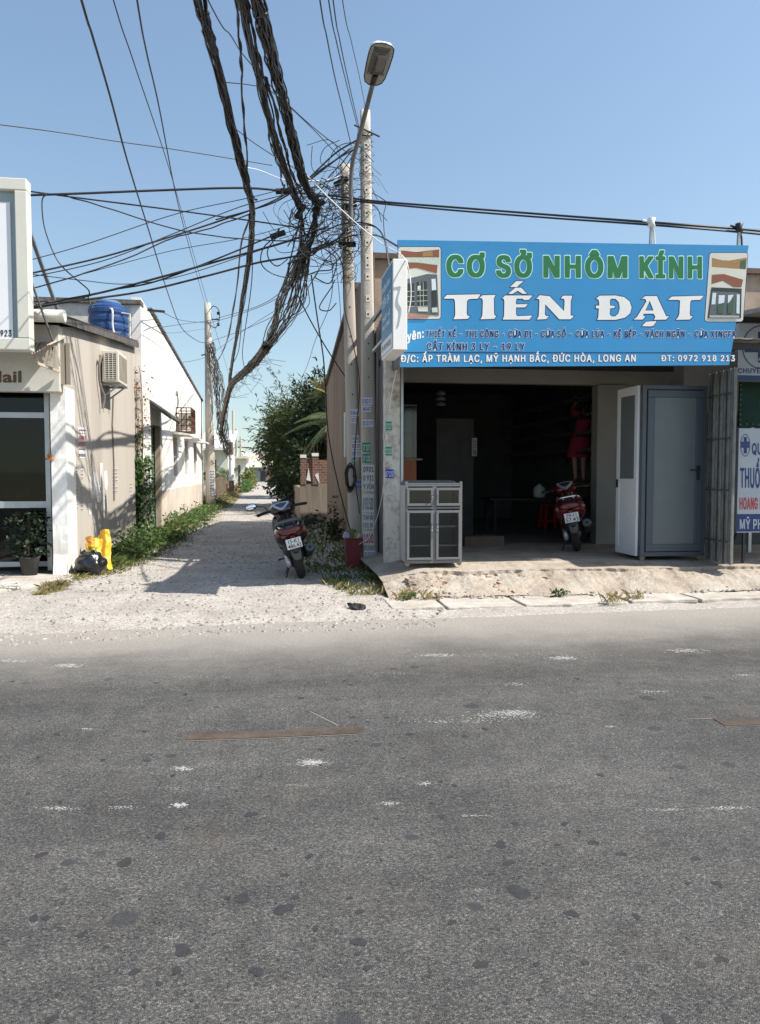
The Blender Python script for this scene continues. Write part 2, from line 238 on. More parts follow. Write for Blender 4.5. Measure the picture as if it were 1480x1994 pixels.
# ------------------------------------------------------------------ bold poster capitals, drawn as outlines (units: 1/1000)
import json
GLY = json.loads('''{"b ":[188,[]],"b,":[188,[[164,82,143,86,60,86,39,82,8,-104,11,-129,32,-133,114,-129,167,65]]],"b-":[453,[[364,254,343,258,87,256,83,243,86,179,107,175,362,178,367,190]]],"b.":[188,[[161,79,143,94,115,100,74,100,43,92,28,76,19,54,19,29,31,1,51,-14,82,-19,126,-17,149,-8,164,7,172,35,172,49]]],"b/":[249,[[261,543,240,547,171,547,150,543,-14,-62,-14,-87,7,-92,79,-92,100,-87,256,490,264,524]]],"b0":[453,[[372,476,346,500,315,517,265,528,212,531,154,522,115,506,90,486,64,454,42,410,28,363,17,282,17,226,33,124,58,62,81,35,107,8,146,-11,188,-19,265,-19,299,-14,337,3,357,17,386,49,408,90,425,143,436,221,436,288,428,351,408,418],[262,425,292,385,308,332,314,226,306,162,283,110,251,75,226,64,192,85,169,110,156,138,144,179,139,274,147,343,169,399,201,433,229,444]]],"b1":[453,[[303,518,282,522,171,519,58,438,56,360,60,347,115,347,181,393,181,71,51,67,47,46,47,1,51,-11,399,-14,419,-10,422,54,418,67,306,71]]],"b2":[453,[[375,476,335,508,299,522,210,531,165,525,126,514,90,492,69,471,47,432,39,404,36,363,40,350,154,350,158,385,172,412,190,431,218,444,232,444,262,428,289,390,289,351,264,304,72,96,36,60,33,1,37,-11,396,-14,417,-10,419,54,415,67,200,71,336,213,378,265,400,307,411,351,411,393,397,443]]],"b3":[453,[[400,518,379,522,62,522,42,518,39,454,43,442,242,438,128,310,125,249,129,236,218,233,262,214,286,190,294,174,297,124,286,101,268,83,243,69,210,64,168,83,147,107,140,128,135,142,115,144,18,142,14,129,19,90,42,46,79,11,140,-14,176,-19,262,-19,307,-11,360,14,386,38,406,65,422,118,422,171,406,224,389,249,346,283,310,297,272,304,400,449]]],"b4":[453,[[336,518,315,522,238,522,217,518,19,185,8,157,8,107,12,94,32,92,249,92,250,1,254,-11,274,-14,368,-11,372,1,372,68,374,92,442,96,444,162,440,175,372,179,372,315,368,328,254,328,250,315,250,179,150,179,331,482,339,504]]],"b5":[453,[[394,518,374,522,87,522,67,518,36,260,39,243,96,233,138,233,157,236,171,247,204,261,218,264,235,258,254,247,283,215,297,179,297,143,281,104,257,81,224,64,193,75,164,101,149,142,35,142,31,129,33,99,47,60,87,14,115,-3,162,-17,260,-19,304,-11,349,11,383,43,408,88,422,149,422,179,414,224,386,282,354,314,321,333,260,347,199,347,171,342,169,357,182,439,393,442,397,454]]],"b6":[453,[[347,518,326,522,243,522,222,518,75,299,50,249,36,201,33,135,47,82,67,46,101,11,138,-8,188,-19,218,-19,265,-19,299,-14,351,11,375,32,397,62,417,118,417,196,406,235,383,274,354,300,329,314,288,325,233,329,347,493],[265,231,283,210,297,174,297,143,286,110,254,75,232,64,212,67,188,83,169,104,156,140,156,176,164,201,193,236,221,250,240,247]]],"b7":[453,[[419,518,399,522,54,522,33,518,31,454,35,442,283,438,144,162,69,13,69,-10,90,-14,174,-14,194,-10,419,438]]],"b8":[453,[[381,474,351,500,326,514,288,525,210,531,165,525,126,514,93,494,67,468,44,421,39,371,53,315,67,293,94,265,76,256,50,229,31,193,22,160,22,113,28,88,42,57,62,31,90,8,149,-14,182,-19,271,-19,315,-11,357,6,388,28,406,49,428,99,431,160,419,199,400,232,379,253,358,265,394,307,411,357,411,404,406,426],[271,203,294,179,306,157,306,121,297,104,271,78,238,64,204,67,179,81,158,99,147,121,147,160,156,176,185,206,224,222,246,217],[268,425,289,390,289,363,278,338,257,317,226,303,186,324,164,357,164,393,178,418,199,436,218,444,235,444]]],"b9":[453,[[372,479,329,511,299,522,210,531,165,525,118,508,93,492,58,451,47,429,33,376,33,326,50,265,72,232,112,200,151,186,219,179,169,107,103,13,103,-10,124,-14,226,-11,381,215,411,288,419,326,419,371,406,426],[262,428,286,399,294,379,294,321,275,288,254,269,232,258,221,258,192,276,169,299,158,324,156,368,161,388,178,415,212,442,232,444]]],"b:":[188,[[161,79,143,94,115,100,74,100,43,92,28,76,19,54,19,29,31,1,51,-14,82,-19,126,-17,149,-8,164,7,172,35,172,49],[161,354,143,369,115,375,74,375,43,367,28,351,19,329,19,304,32,278,51,261,87,256,124,258,149,267,164,282,172,310,172,324]]],"bA":[480,[[306,518,285,522,193,522,172,518,-11,15,-14,1,-10,-11,112,-11,156,115,161,126,168,128,318,128,368,-11,468,-14,489,-10,492,7,483,35],[238,350,286,218,285,214,240,214,192,215]]],"bB":[456,[[397,471,357,503,337,511,279,522,54,522,33,518,31,1,35,-11,85,-14,285,-14,326,-8,388,14,428,54,447,110,447,165,442,188,419,232,401,250,372,268,393,281,411,301,428,349,428,399,419,432],[290,200,311,179,325,151,325,124,308,96,293,83,265,72,174,72,156,74,156,215,254,217],[276,425,297,404,306,385,306,357,294,335,274,314,243,300,171,300,156,301,156,438,240,439]]],"bC":[510,[[464,449,410,497,368,517,332,525,285,531,221,528,176,519,135,503,101,481,69,449,33,388,11,299,11,210,28,135,61,71,112,19,168,-8,224,-19,310,-19,346,-14,382,-3,418,17,468,67,497,129,503,151,499,172,382,172,367,132,335,94,301,75,260,67,212,86,169,126,144,174,133,235,136,301,147,343,178,393,207,419,257,442,288,439,332,417,356,393,375,360,382,336,479,333,499,336,503,357,489,404]]],"bF":[410,[[397,518,376,522,54,522,33,518,33,-10,54,-14,151,-11,156,1,156,82,157,208,354,208,374,211,378,224,378,276,374,289,157,292,156,438,396,442,400,454]]],"bG":[520,[[461,451,432,481,399,503,357,519,312,528,249,531,201,525,165,517,124,497,90,472,64,443,31,382,11,299,11,210,17,176,39,107,58,74,104,25,129,8,176,-11,224,-19,312,-19,349,-14,385,-3,421,17,464,57,478,76,492,104,506,154,506,263,504,267,485,269,257,267,253,254,253,201,257,189,383,185,375,146,347,104,321,83,276,67,260,67,235,75,204,92,164,135,139,193,133,274,142,326,167,379,196,411,246,439,276,442,301,433,332,414,364,376,382,336,501,336,506,351,494,393]]],"bH":[517,[[483,518,462,522,385,522,364,518,360,303,157,303,153,518,132,522,54,522,33,518,31,1,33,-10,43,-11,132,-14,153,-10,157,217,360,217,364,-10,385,-14,462,-14,483,-10]]],"bI":[300,[[297,518,276,522,24,522,3,518,0,454,4,442,89,438,89,74,4,69,0,57,3,-7,4,-11,24,-14,276,-14,297,-10,297,68,214,74,214,438,296,442,300,454]]],"bK":[467,[[475,518,454,522,335,519,157,325,153,518,132,522,54,522,33,518,33,-10,54,-14,151,-11,156,1,156,74,156,160,193,200,346,-11,454,-14,475,-10,478,1,472,18,281,285,475,496]]],"bL":[393,[[153,518,132,522,54,522,35,519,31,507,31,1,35,-11,54,-14,265,-14,388,-11,392,1,392,57,388,69,368,72,156,74]]],"bM":[628,[[594,518,574,522,468,522,447,518,315,172,181,518,160,522,54,522,33,518,33,-10,54,-14,149,-11,153,1,153,46,154,250,256,-7,279,-14,349,-14,372,-7,474,256,478,-10,499,-14,574,-14,594,-10]]],"bN":[523,[[492,518,471,522,393,522,372,518,368,197,162,519,54,522,33,518,33,-7,35,-11,54,-14,132,-14,153,-10,157,308,360,-11,471,-14,492,-10]]],"bO":[533,[[467,446,429,483,404,500,357,519,312,528,251,531,188,522,146,508,101,481,61,438,33,388,11,299,11,210,17,176,33,121,67,65,101,28,135,6,176,-11,224,-19,310,-19,346,-14,388,0,432,28,467,62,500,121,522,210,522,299,517,332,500,388],[337,411,372,371,386,343,397,304,400,229,386,165,356,115,326,89,293,72,274,67,249,69,212,86,197,99,181,113,158,143,139,193,133,274,147,343,178,393,204,417,232,433,276,442,301,433]]],"bP":[445,[[397,471,354,503,324,514,274,522,54,522,33,518,33,-1,35,-11,54,-14,132,-14,153,-10,157,172,274,172,324,181,376,206,408,238,425,268,436,307,439,374,425,426],[279,422,300,401,314,365,314,329,303,299,279,272,265,264,238,256,174,256,156,257,156,438,238,439]]],"bQ":[533,[[467,446,429,483,382,511,332,525,282,531,221,528,160,514,112,489,69,449,33,388,17,332,11,299,11,210,28,135,50,88,69,60,119,15,160,-6,224,-19,310,-19,340,-14,374,-58,474,-61,494,-57,497,-46,492,-29,442,35,467,62,500,121,522,210,522,299,517,332,500,388],[337,411,372,371,394,318,400,279,394,190,368,133,340,169,221,169,217,157,222,140,275,74,274,67,262,67,240,72,190,103,169,126,150,160,139,193,133,235,139,315,147,343,178,393,204,417,232,433,276,442,301,433]]],"bR":[449,[[403,468,357,503,326,514,276,522,54,522,33,518,33,-10,54,-14,132,-14,153,-10,156,146,157,183,221,183,326,-11,435,-14,456,-10,456,13,353,199,357,206,388,222,414,251,428,279,439,324,436,396,425,432],[282,422,306,396,314,374,314,329,303,304,276,281,249,269,171,269,156,271,156,438,240,439]]],"bS":[447,[[397,471,371,494,335,514,293,525,246,531,182,528,126,517,90,500,56,471,31,429,22,396,22,349,31,318,44,293,71,267,121,239,240,206,279,189,311,160,314,124,306,107,274,78,238,64,210,64,171,81,153,96,136,124,132,147,12,147,8,121,14,96,25,65,42,40,74,11,121,-11,182,-22,265,-22,304,-17,349,-3,385,19,408,43,428,76,439,121,439,157,431,193,411,226,393,244,354,269,301,289,232,306,179,328,150,354,144,371,150,399,174,425,215,444,235,444,274,428,297,404,310,367,426,367,431,396,425,421]]],"bT":[449,[[444,518,424,522,24,522,3,518,0,454,4,442,161,438,161,149,164,-10,185,-14,262,-14,283,-10,286,438,443,442,447,454]]],"bU":[517,[[486,518,465,522,385,522,364,518,361,154,353,129,333,101,307,81,274,67,243,67,199,89,169,121,156,154,153,518,132,522,35,519,31,507,31,435,31,143,42,99,64,57,104,17,162,-11,226,-22,293,-22,332,-17,379,-3,424,25,461,68,481,115,489,168]]],"bV":[480,[[489,518,468,522,388,522,367,518,240,158,114,518,93,522,10,522,-11,518,-11,496,28,393,175,-10,196,-14,304,-11,483,474,492,501]]],"bX":[474,[[472,518,451,522,346,519,238,364,132,519,24,522,3,518,0,507,6,490,164,263,-6,18,-11,1,-8,-10,12,-14,118,-11,238,158,354,-11,462,-14,483,-10,483,13,311,263,472,493]]],"bY":[472,[[481,518,460,522,354,519,242,335,235,331,118,519,-10,519,-14,507,-11,496,110,303,172,204,175,-10,196,-14,293,-11,297,1,297,201,478,488,483,504]]],"bh":[410,[[353,357,318,383,262,397,193,397,146,386,142,518,121,522,46,522,25,518,25,-10,46,-14,140,-11,144,1,144,51,144,249,153,271,174,297,190,308,215,314,232,306,253,285,264,263,269,-10,290,-14,365,-14,386,-10,389,246,378,312]]],"bn":[410,[[350,360,318,383,262,397,193,397,143,383,138,392,118,394,26,392,22,379,25,-10,46,-14,121,-14,142,-10,144,182,144,249,164,288,204,314,232,306,253,285,264,263,267,240,269,-10,290,-14,385,-11,389,1,386,276,372,326]]],"bu":[410,[[386,390,365,394,290,394,269,390,264,126,244,90,226,75,201,64,176,75,158,93,144,124,142,390,121,394,26,392,22,379,22,301,25,96,44,40,76,6,110,-11,157,-19,226,-17,268,-3,271,-11,290,-14,385,-11,389,1]]],"by":[389,[[400,390,379,394,299,394,275,388,196,164,114,388,90,394,10,394,-11,390,-14,379,-8,360,103,74,131,1,122,-29,108,-57,93,-72,33,-76,17,-135,19,-149,57,-158,140,-156,179,-142,206,-118,228,-82,267,18,397,360,403,379]]],"bÀ":[480,[[306,518,285,522,193,522,172,518,-11,15,-14,1,-10,-11,112,-11,156,115,161,126,168,128,318,128,368,-11,468,-14,489,-10,492,7,483,35],[238,350,286,218,285,214,240,214,192,215],[247,668,226,672,143,672,122,668,122,646,179,561,188,547,207,544,292,549,292,576]]],"bÁ":[480,[[306,518,285,522,193,522,172,518,-11,15,-14,1,-10,-11,112,-11,156,115,161,126,168,128,318,128,368,-11,468,-14,489,-10,492,7,483,35],[238,350,286,218,285,214,240,214,192,215],[356,668,335,672,232,669,186,574,186,549,207,544,290,547,353,640,358,657]]],"bÊ":[419,[[400,518,379,522,54,522,35,519,31,507,33,-10,54,-14,401,-11,406,1,406,57,401,69,385,69,156,74,157,214,362,214,382,217,386,229,386,285,382,297,157,300,156,438,399,442,403,454],[294,649,274,669,160,669,81,579,78,568,82,553,146,550,196,553,215,578,240,553,354,553,358,565,356,579]]],"bÍ":[300,[[297,518,276,522,24,522,3,518,0,454,4,442,89,438,89,74,4,69,0,57,3,-7,4,-11,24,-14,276,-14,297,-10,297,68,214,74,214,438,296,442,300,454],[267,668,246,672,143,669,97,574,97,549,118,544,201,547,264,640,269,657]]],"bÒ":[533,[[467,446,429,483,404,500,357,519,312,528,251,531,188,522,146,508,101,481,61,438,33,388,11,299,11,210,17,176,33,121,67,65,101,28,135,6,176,-11,224,-19,310,-19,346,-14,388,0,432,28,467,62,500,121,522,210,522,299,517,332,500,388],[337,411,372,371,386,343,397,304,400,229,386,165,356,115,326,89,293,72,274,67,249,69,212,86,197,99,181,113,158,143,139,193,133,274,147,343,178,393,204,417,232,433,276,442,301,433],[275,668,254,672,171,672,150,668,147,657,153,640,206,560,215,547,235,544,319,549,319,574]]],"bÔ":[533,[[467,446,429,483,404,500,357,519,312,528,251,531,188,522,146,508,101,481,61,438,33,388,11,299,11,210,17,176,33,121,67,65,101,28,135,6,176,-11,224,-19,310,-19,346,-14,388,0,432,28,467,62,500,121,522,210,522,299,517,332,500,388],[337,411,372,371,386,343,397,304,400,229,386,165,356,115,326,89,293,72,274,67,249,69,212,86,197,99,181,113,158,143,139,193,133,274,147,343,178,393,204,417,232,433,276,442,301,433],[339,654,324,669,304,672,210,669,142,593,128,568,132,553,207,550,246,553,265,578,288,553,404,553,408,565,406,576]]],"bÙ":[517,[[486,518,465,522,385,522,364,518,361,154,353,129,333,101,307,81,274,67,243,67,199,89,169,121,156,154,153,518,132,522,35,519,31,507,31,435,31,143,42,99,64,57,104,17,162,-11,226,-22,293,-22,332,-17,379,-3,424,25,461,68,481,115,489,168],[267,668,246,672,162,672,142,668,142,646,199,561,207,547,226,544,311,549,311,574]]],"bê":[404,[[361,338,318,375,262,394,168,397,124,389,76,364,47,335,17,276,6,229,3,171,17,99,36,57,65,22,101,-3,143,-17,182,-22,243,-22,299,-11,332,3,372,38,392,74,394,90,390,103,318,119,279,117,267,93,249,75,221,61,204,61,174,75,156,90,133,126,128,154,399,158,403,207,397,251,386,293],[243,297,261,276,275,246,274,236,140,236,128,238,139,265,153,285,182,308,207,317],[267,535,260,542,240,544,168,544,149,542,136,529,75,460,64,438,68,425,160,422,182,425,204,450,224,425,321,422,342,426,342,449]]],"bĂ":[480,[[306,518,285,522,193,522,172,518,-11,15,-14,1,-10,-11,112,-11,156,115,161,126,168,128,318,128,368,-11,468,-14,489,-10,492,7,483,35],[238,350,286,218,285,214,240,214,192,215],[367,668,346,672,268,669,258,640,243,625,238,625,219,643,212,669,115,669,111,640,122,607,149,572,188,553,226,547,290,553,324,567,356,601,369,646]]],"bĐ":[513,[[447,443,399,486,351,508,318,517,276,522,46,519,42,507,42,296,-21,292,-25,279,-22,218,42,213,42,76,44,-10,65,-14,290,-11,362,6,415,36,450,71,478,118,497,182,503,221,503,290,497,329,475,399],[321,406,358,360,378,299,378,213,367,168,353,140,315,100,279,81,251,72,168,72,167,179,168,214,276,214,296,217,300,229,300,279,296,292,167,296,167,438,257,436,276,431]]],"bƯ":[515,[[547,590,526,594,435,592,431,579,431,524,364,518,361,154,353,129,333,101,307,81,274,67,243,67,199,89,169,121,156,154,153,518,132,522,35,519,31,507,31,435,31,143,42,99,64,57,104,17,162,-11,226,-22,293,-22,346,-14,379,-3,424,25,456,60,472,90,483,126,489,168,489,446,524,456,542,474,550,504]]],"bẠ":[480,[[306,-71,288,-56,260,-50,221,-50,190,-58,175,-74,167,-101,176,-136,190,-150,204,-156,260,-158,288,-153,306,-137,314,-112,314,-96],[306,518,285,522,193,522,172,518,-11,15,-14,1,-10,-11,112,-11,156,115,161,126,168,128,318,128,368,-11,468,-14,489,-10,492,7,483,35],[238,350,286,218,285,214,240,214,192,215]]],"bẤ":[480,[[306,518,285,522,193,522,172,518,-11,15,-14,1,-10,-11,112,-11,156,115,161,126,168,128,318,128,368,-11,468,-14,489,-10,492,7,483,35],[238,350,286,218,285,214,240,214,192,215],[431,779,410,783,307,781,261,690,260,664,204,664,181,657,106,571,103,557,107,544,126,542,204,544,221,544,240,569,262,544,357,542,378,546,378,571,300,660,365,664,431,757]]],"bẦ":[480,[[306,518,285,522,193,522,172,518,-11,15,-14,1,-10,-11,112,-11,156,115,161,126,168,128,318,128,368,-11,468,-14,489,-10,492,7,483,35],[238,350,286,218,285,214,240,214,192,215],[339,776,315,783,235,783,214,779,214,754,278,665,185,661,106,571,103,560,107,544,185,542,221,544,240,569,262,544,357,542,378,546,378,571,300,660,383,665,383,688],[296,664,282,661]]],"bẨ":[480,[[306,518,285,522,193,522,172,518,-11,15,-14,1,-10,-11,112,-11,156,115,161,126,168,128,318,128,368,-11,468,-14,489,-10,492,7,483,35],[238,350,286,218,285,214,240,214,192,215],[383,760,360,778,329,783,226,781,222,768,225,721,272,715,258,688,258,665,204,664,181,657,106,571,103,557,107,544,143,542,221,544,240,569,262,544,376,544,381,557,378,571,300,660,361,665,383,699,392,729]]],"bẮ":[480,[[306,518,285,522,193,522,172,518,-11,15,-14,1,-10,-11,112,-11,156,115,161,126,168,128,318,128,368,-11,468,-14,489,-10,492,7,483,35],[238,350,286,218,285,214,240,214,192,215],[358,779,337,783,235,781,189,690,189,665,114,660,114,624,128,588,160,556,188,544,215,539,265,539,299,544,326,558,353,585,369,629,367,660,296,664,294,668,358,757],[265,661,264,638,246,617,240,614,228,626,219,635,215,661],[207,664,196,661],[285,664,276,661]]],"bẾ":[419,[[400,518,379,522,54,522,35,519,31,507,33,-10,54,-14,401,-11,406,1,406,57,401,69,385,69,156,74,157,214,362,214,382,217,386,229,386,285,382,297,157,300,156,438,399,442,403,454],[408,779,388,783,288,781,239,690,238,664,161,660,83,571,81,557,85,544,104,542,185,544,199,544,221,569,240,544,337,542,358,546,358,568,278,660,343,664,406,751,411,768]]],"bỆ":[419,[[283,-71,265,-56,238,-50,199,-50,168,-58,153,-74,147,-90,147,-118,156,-137,174,-153,201,-158,265,-153,283,-137,292,-115,292,-93],[400,518,379,522,54,522,35,519,31,507,33,-10,54,-14,401,-11,406,1,406,57,401,69,385,69,156,74,157,214,362,214,382,217,386,229,386,285,382,297,157,300,156,438,399,442,403,454],[294,649,274,669,160,669,81,579,78,568,82,553,146,550,196,553,215,578,240,553,354,553,358,565,356,579]]],"bỐ":[533,[[467,446,429,483,404,500,357,519,312,528,251,531,188,522,146,508,101,481,61,438,33,388,11,299,11,210,17,176,33,121,67,65,101,28,135,6,176,-11,224,-19,310,-19,346,-14,388,0,432,28,467,62,500,121,522,210,522,299,517,332,500,388],[337,411,372,371,386,343,397,304,400,229,386,165,356,115,326,89,293,72,274,67,249,69,212,86,197,99,181,113,158,143,139,193,133,274,147,343,178,393,204,417,232,433,276,442,301,433],[458,779,437,783,335,781,289,690,288,664,232,664,212,661,206,654,133,571,131,557,135,544,154,542,232,544,249,544,268,569,290,544,385,542,406,546,406,571,328,660,390,664,458,757]]],"bỔ":[533,[[467,446,429,483,404,500,357,519,312,528,251,531,188,522,146,508,101,481,61,438,33,388,11,299,11,210,17,176,33,121,67,65,101,28,135,6,176,-11,224,-19,310,-19,346,-14,388,0,432,28,467,62,500,121,522,210,522,299,517,332,500,388],[337,411,372,371,386,343,397,304,400,229,386,165,356,115,326,89,293,72,274,67,249,69,212,86,197,99,181,113,158,143,139,193,133,274,147,343,178,393,204,417,232,433,276,442,301,433],[411,760,388,778,357,783,254,781,250,768,253,721,300,715,286,690,286,665,232,664,212,661,206,654,133,571,131,557,135,544,168,542,249,544,268,569,290,544,404,544,408,557,406,571,328,660,389,665,417,718,417,743]]],"bỨ":[515,[[547,590,526,594,435,592,431,579,431,524,364,518,361,154,353,129,333,101,307,81,274,67,243,67,199,89,169,121,156,154,153,518,132,522,35,519,31,507,31,435,31,143,42,99,64,57,104,17,162,-11,226,-22,293,-22,346,-14,379,-3,424,25,456,60,472,90,483,126,489,168,489,446,524,456,542,474,550,504],[375,668,354,672,251,669,206,574,206,549,226,544,310,547,372,640,378,657]]],"bỬ":[515,[[547,590,526,594,435,592,431,579,431,524,364,518,361,154,353,129,333,101,307,81,274,67,243,67,199,89,169,121,156,154,153,518,132,522,35,519,31,507,31,435,31,143,42,99,64,57,104,17,162,-11,226,-22,293,-22,346,-14,379,-3,424,25,456,60,472,90,483,126,489,168,489,446,524,456,542,474,550,504],[331,651,315,664,276,672,176,669,172,657,175,610,221,606,217,593,203,560,207,547,307,547,328,579,339,610,339,629]]],"bỸ":[472,[[481,518,460,522,354,519,242,335,235,331,118,519,-10,519,-14,507,-11,496,110,303,172,204,175,-10,196,-14,293,-11,297,1,297,201,478,488,483,504],[364,657,288,661,268,658,262,647,215,661,171,661,143,656,122,638,114,621,106,585,110,567,188,564,207,567,210,578,232,567,262,561,326,567,337,572,356,596,367,643]]],"hC":[510,[[481,454,424,506,360,531,290,539,246,539,162,528,99,497,44,443,11,379,-6,299,-6,210,3,160,17,115,53,54,87,19,121,-3,190,-25,343,-25,371,-19,418,0,464,38,486,62,506,99,519,151,512,181,368,181,350,138,321,103,288,83,262,78,226,94,204,111,175,149,156,196,150,274,164,338,186,376,221,411,262,431,282,428,318,408,347,376,368,328,512,328,519,349,514,385,506,410]]],"hH":[517,[[500,524,468,531,379,531,347,524,343,311,174,311,169,524,138,531,49,531,17,524,14,1,17,-15,24,-19,138,-22,169,-15,174,208,343,208,347,-15,379,-22,468,-22,500,-15]]],"hK":[467,[[492,524,460,531,321,528,174,367,169,524,138,531,49,531,17,524,17,-15,49,-22,165,-19,172,1,172,38,172,154,193,172,332,-19,460,-22,492,-15,494,1,489,24,303,282,311,299,492,490]]],"hM":[628,[[611,524,579,531,462,531,431,524,315,222,197,524,165,531,49,531,17,524,14,1,21,-19,71,-22,135,-22,167,-15,171,161,239,-12,246,-19,382,-19,389,-12,457,164,461,-15,493,-22,579,-22,611,-15]]],"hN":[523,[[508,524,476,531,388,531,356,524,351,256,197,501,176,528,49,531,17,524,17,-10,21,-19,49,-22,138,-22,169,-15,174,247,346,-19,476,-22,508,-15]]],"hS":[447,[[414,476,385,503,349,522,307,533,251,539,204,539,112,525,76,508,39,476,14,435,6,396,8,332,28,288,57,258,107,231,226,197,265,181,294,154,297,129,289,113,268,92,224,72,185,89,169,101,153,129,146,156,-1,156,-8,135,-3,90,8,60,25,38,49,11,79,-8,118,-22,176,-31,271,-31,340,-19,388,3,425,38,444,71,456,121,450,188,428,232,407,253,368,278,315,297,246,314,193,336,167,360,161,374,167,393,188,417,212,431,229,433,260,419,281,399,296,358,440,358,447,379,442,426]]],"hÍ":[300,[[314,524,282,531,18,531,-14,524,-14,438,18,431,72,429,72,82,18,81,-14,74,-14,-12,-10,-19,18,-22,282,-22,314,-15,314,74,310,78,231,82,231,429,282,431,314,438],[283,674,251,681,129,678,81,579,81,543,112,536,215,539,281,635,286,657]]],"hÔ":[533,[[483,451,443,492,418,508,371,528,318,536,246,539,174,531,132,517,87,489,44,443,17,393,3,349,-6,299,-6,210,3,160,17,115,50,60,87,19,107,6,146,-14,190,-25,315,-28,360,-22,401,-8,446,19,483,57,517,115,531,160,539,210,539,299,531,349,517,393],[324,403,356,365,381,301,383,229,369,171,339,121,293,86,262,78,226,94,211,107,197,118,175,149,156,196,150,274,164,338,194,388,246,425,271,431,304,417],[356,660,337,678,196,678,114,585,111,565,118,544,171,542,260,544,265,553,274,544,301,542,418,544,425,565,422,582]]],"hƠ":[532,[[536,596,504,603,393,600,386,579,385,531,296,539,246,539,174,531,132,517,107,503,53,454,17,393,3,349,-6,299,-6,210,3,160,17,115,44,65,83,24,121,-3,162,-19,218,-28,315,-28,371,-19,418,0,446,19,483,57,522,129,539,210,539,299,531,349,517,393,489,440,518,453,533,476,539,504],[324,403,356,365,381,301,383,229,369,171,339,121,293,86,262,78,226,94,211,107,197,118,175,149,156,196,150,274,164,338,194,388,246,425,271,431,304,417]]],"hỞ":[532,[[536,596,504,603,393,600,386,579,385,531,304,536,329,539,358,585,364,629,356,657,337,672,318,678,171,678,164,657,167,604,171,600,208,596,197,576,197,543,201,539,228,538,174,531,121,511,87,489,44,443,17,393,3,349,-6,299,-6,215,11,129,33,82,53,54,87,19,126,-6,190,-25,315,-28,371,-19,435,11,483,57,500,82,522,129,533,174,539,210,536,318,522,379,489,440,518,453,533,476,539,504],[324,403,356,365,381,301,383,229,369,171,339,121,293,86,262,78,226,94,211,107,197,118,175,149,156,196,150,274,164,338,194,388,246,425,271,431,304,417]]]}''')
def _area(l): return sum(l[i][0]*l[(i+1) % len(l)][1]-l[(i+1) % len(l)][0]*l[i][1] for i in range(len(l)))
def offp(poly, d):
    n = len(poly); sgn = 1 if _area(poly) > 0 else -1; out = []
    for i in range(n):
        p0, p1, p2 = Vector(poly[i-1]), Vector(poly[i]), Vector(poly[(i+1) % n]); e0, e1 = (p1-p0).normalized(), (p2-p1).normalized()
        n0, n1 = Vector((e0.y, -e0.x))*sgn, Vector((e1.y, -e1.x))*sgn; m_ = n0+n1; m_ = m_.normalized() if m_.length > .2 else n0
        k = d/max(.6, m_.dot(n0)); out.append(tuple(p1+m_*k))
    return out
_gc = {}
def glyph(c, wt, grow):
    k = (c, wt, round(grow, 4))
    if k not in _gc:
        loops = [list(zip(l[::2], l[1::2])) for l in GLY[wt+c][1]]; loops = [[(x/1000, y/1000) for x, y in l] for l in loops]
        big = max((_area(l) for l in loops), key=abs, default=1)
        if grow: loops = [offp(l, grow if _area(l)*big > 0 else -grow*.9) for l in loops]
        _gc[k] = outline2d(loops) if loops else ([], [])
    return _gc[k]
def poster(name, s, m, parent, fn, x0, x1, yb, yt, wt='b', grow=0.0, track=0.0):
    x = 0; items = []; tr = (.05 if wt == 'b' else .085)+track
    for c in s: items.append((c, x)); x += GLY[wt+c][0]/1000+tr
    xa = min(q[0] for q in glyph(s[0], wt, 0)[0]); xb = items[-1][1]+max(q[0] for q in glyph(s[-1], wt, 0)[0])
    ys = [q[1] for q in glyph('H', wt, 0)[0]]; ha, hb = min(ys), max(ys); b = MB()
    for c, ox in items:
        v, f = glyph(c, wt, grow)
        if v: b.add([fn(lerp(x0, x1, (p[0]+ox-xa)/(xb-xa)), lerp(yb, yt, (p[1]-ha)/(hb-ha))) for p in v], f)
    return b.build(name, m, parent)
# shared colours
M_white = mat('white_print', (0.78, 0.78, 0.76), 0.5, var=0.04)
M_navy = mat('navy_print', (0.012, 0.02, 0.14), 0.5, var=0.1)
M_black = mat('black_print', (0.015, 0.015, 0.018), 0.5, var=0.1)
M_rubber = mat('black_rubber', (0.018, 0.018, 0.018), 0.8, var=0.25, scale=20)
M_cable = mat('black_cable_sheath', (0.02, 0.018, 0.018), 0.45, var=0.4, scale=3, spec=0.5)
M_cablebrown = mat('weathered_cable_sheath', (0.07, 0.055, 0.045), 0.55, var=0.5, scale=5, spec=0.4)
M_conc = mat('pole_concrete', (0.48, 0.435, 0.375), 0.85, var=0.2, scale=3, bump=0.25, bscale=40, dirt=(0.22, 0.19, 0.15), damt=0.55, dscale=1.6, streak=True)
M_steel = mat('galvanised_steel', (0.35, 0.36, 0.37), 0.4, metal=0.8, var=0.2, scale=6)
M_rust = mat('rusty_iron', (0.11, 0.055, 0.035), 0.8, var=0.4, scale=12)
M_chrome = mat('chrome', (0.75, 0.75, 0.75), 0.12, metal=1, var=0.05)
M_darkmetal = mat('dark_metal', (0.05, 0.05, 0.052), 0.5, metal=0.5, var=0.2)
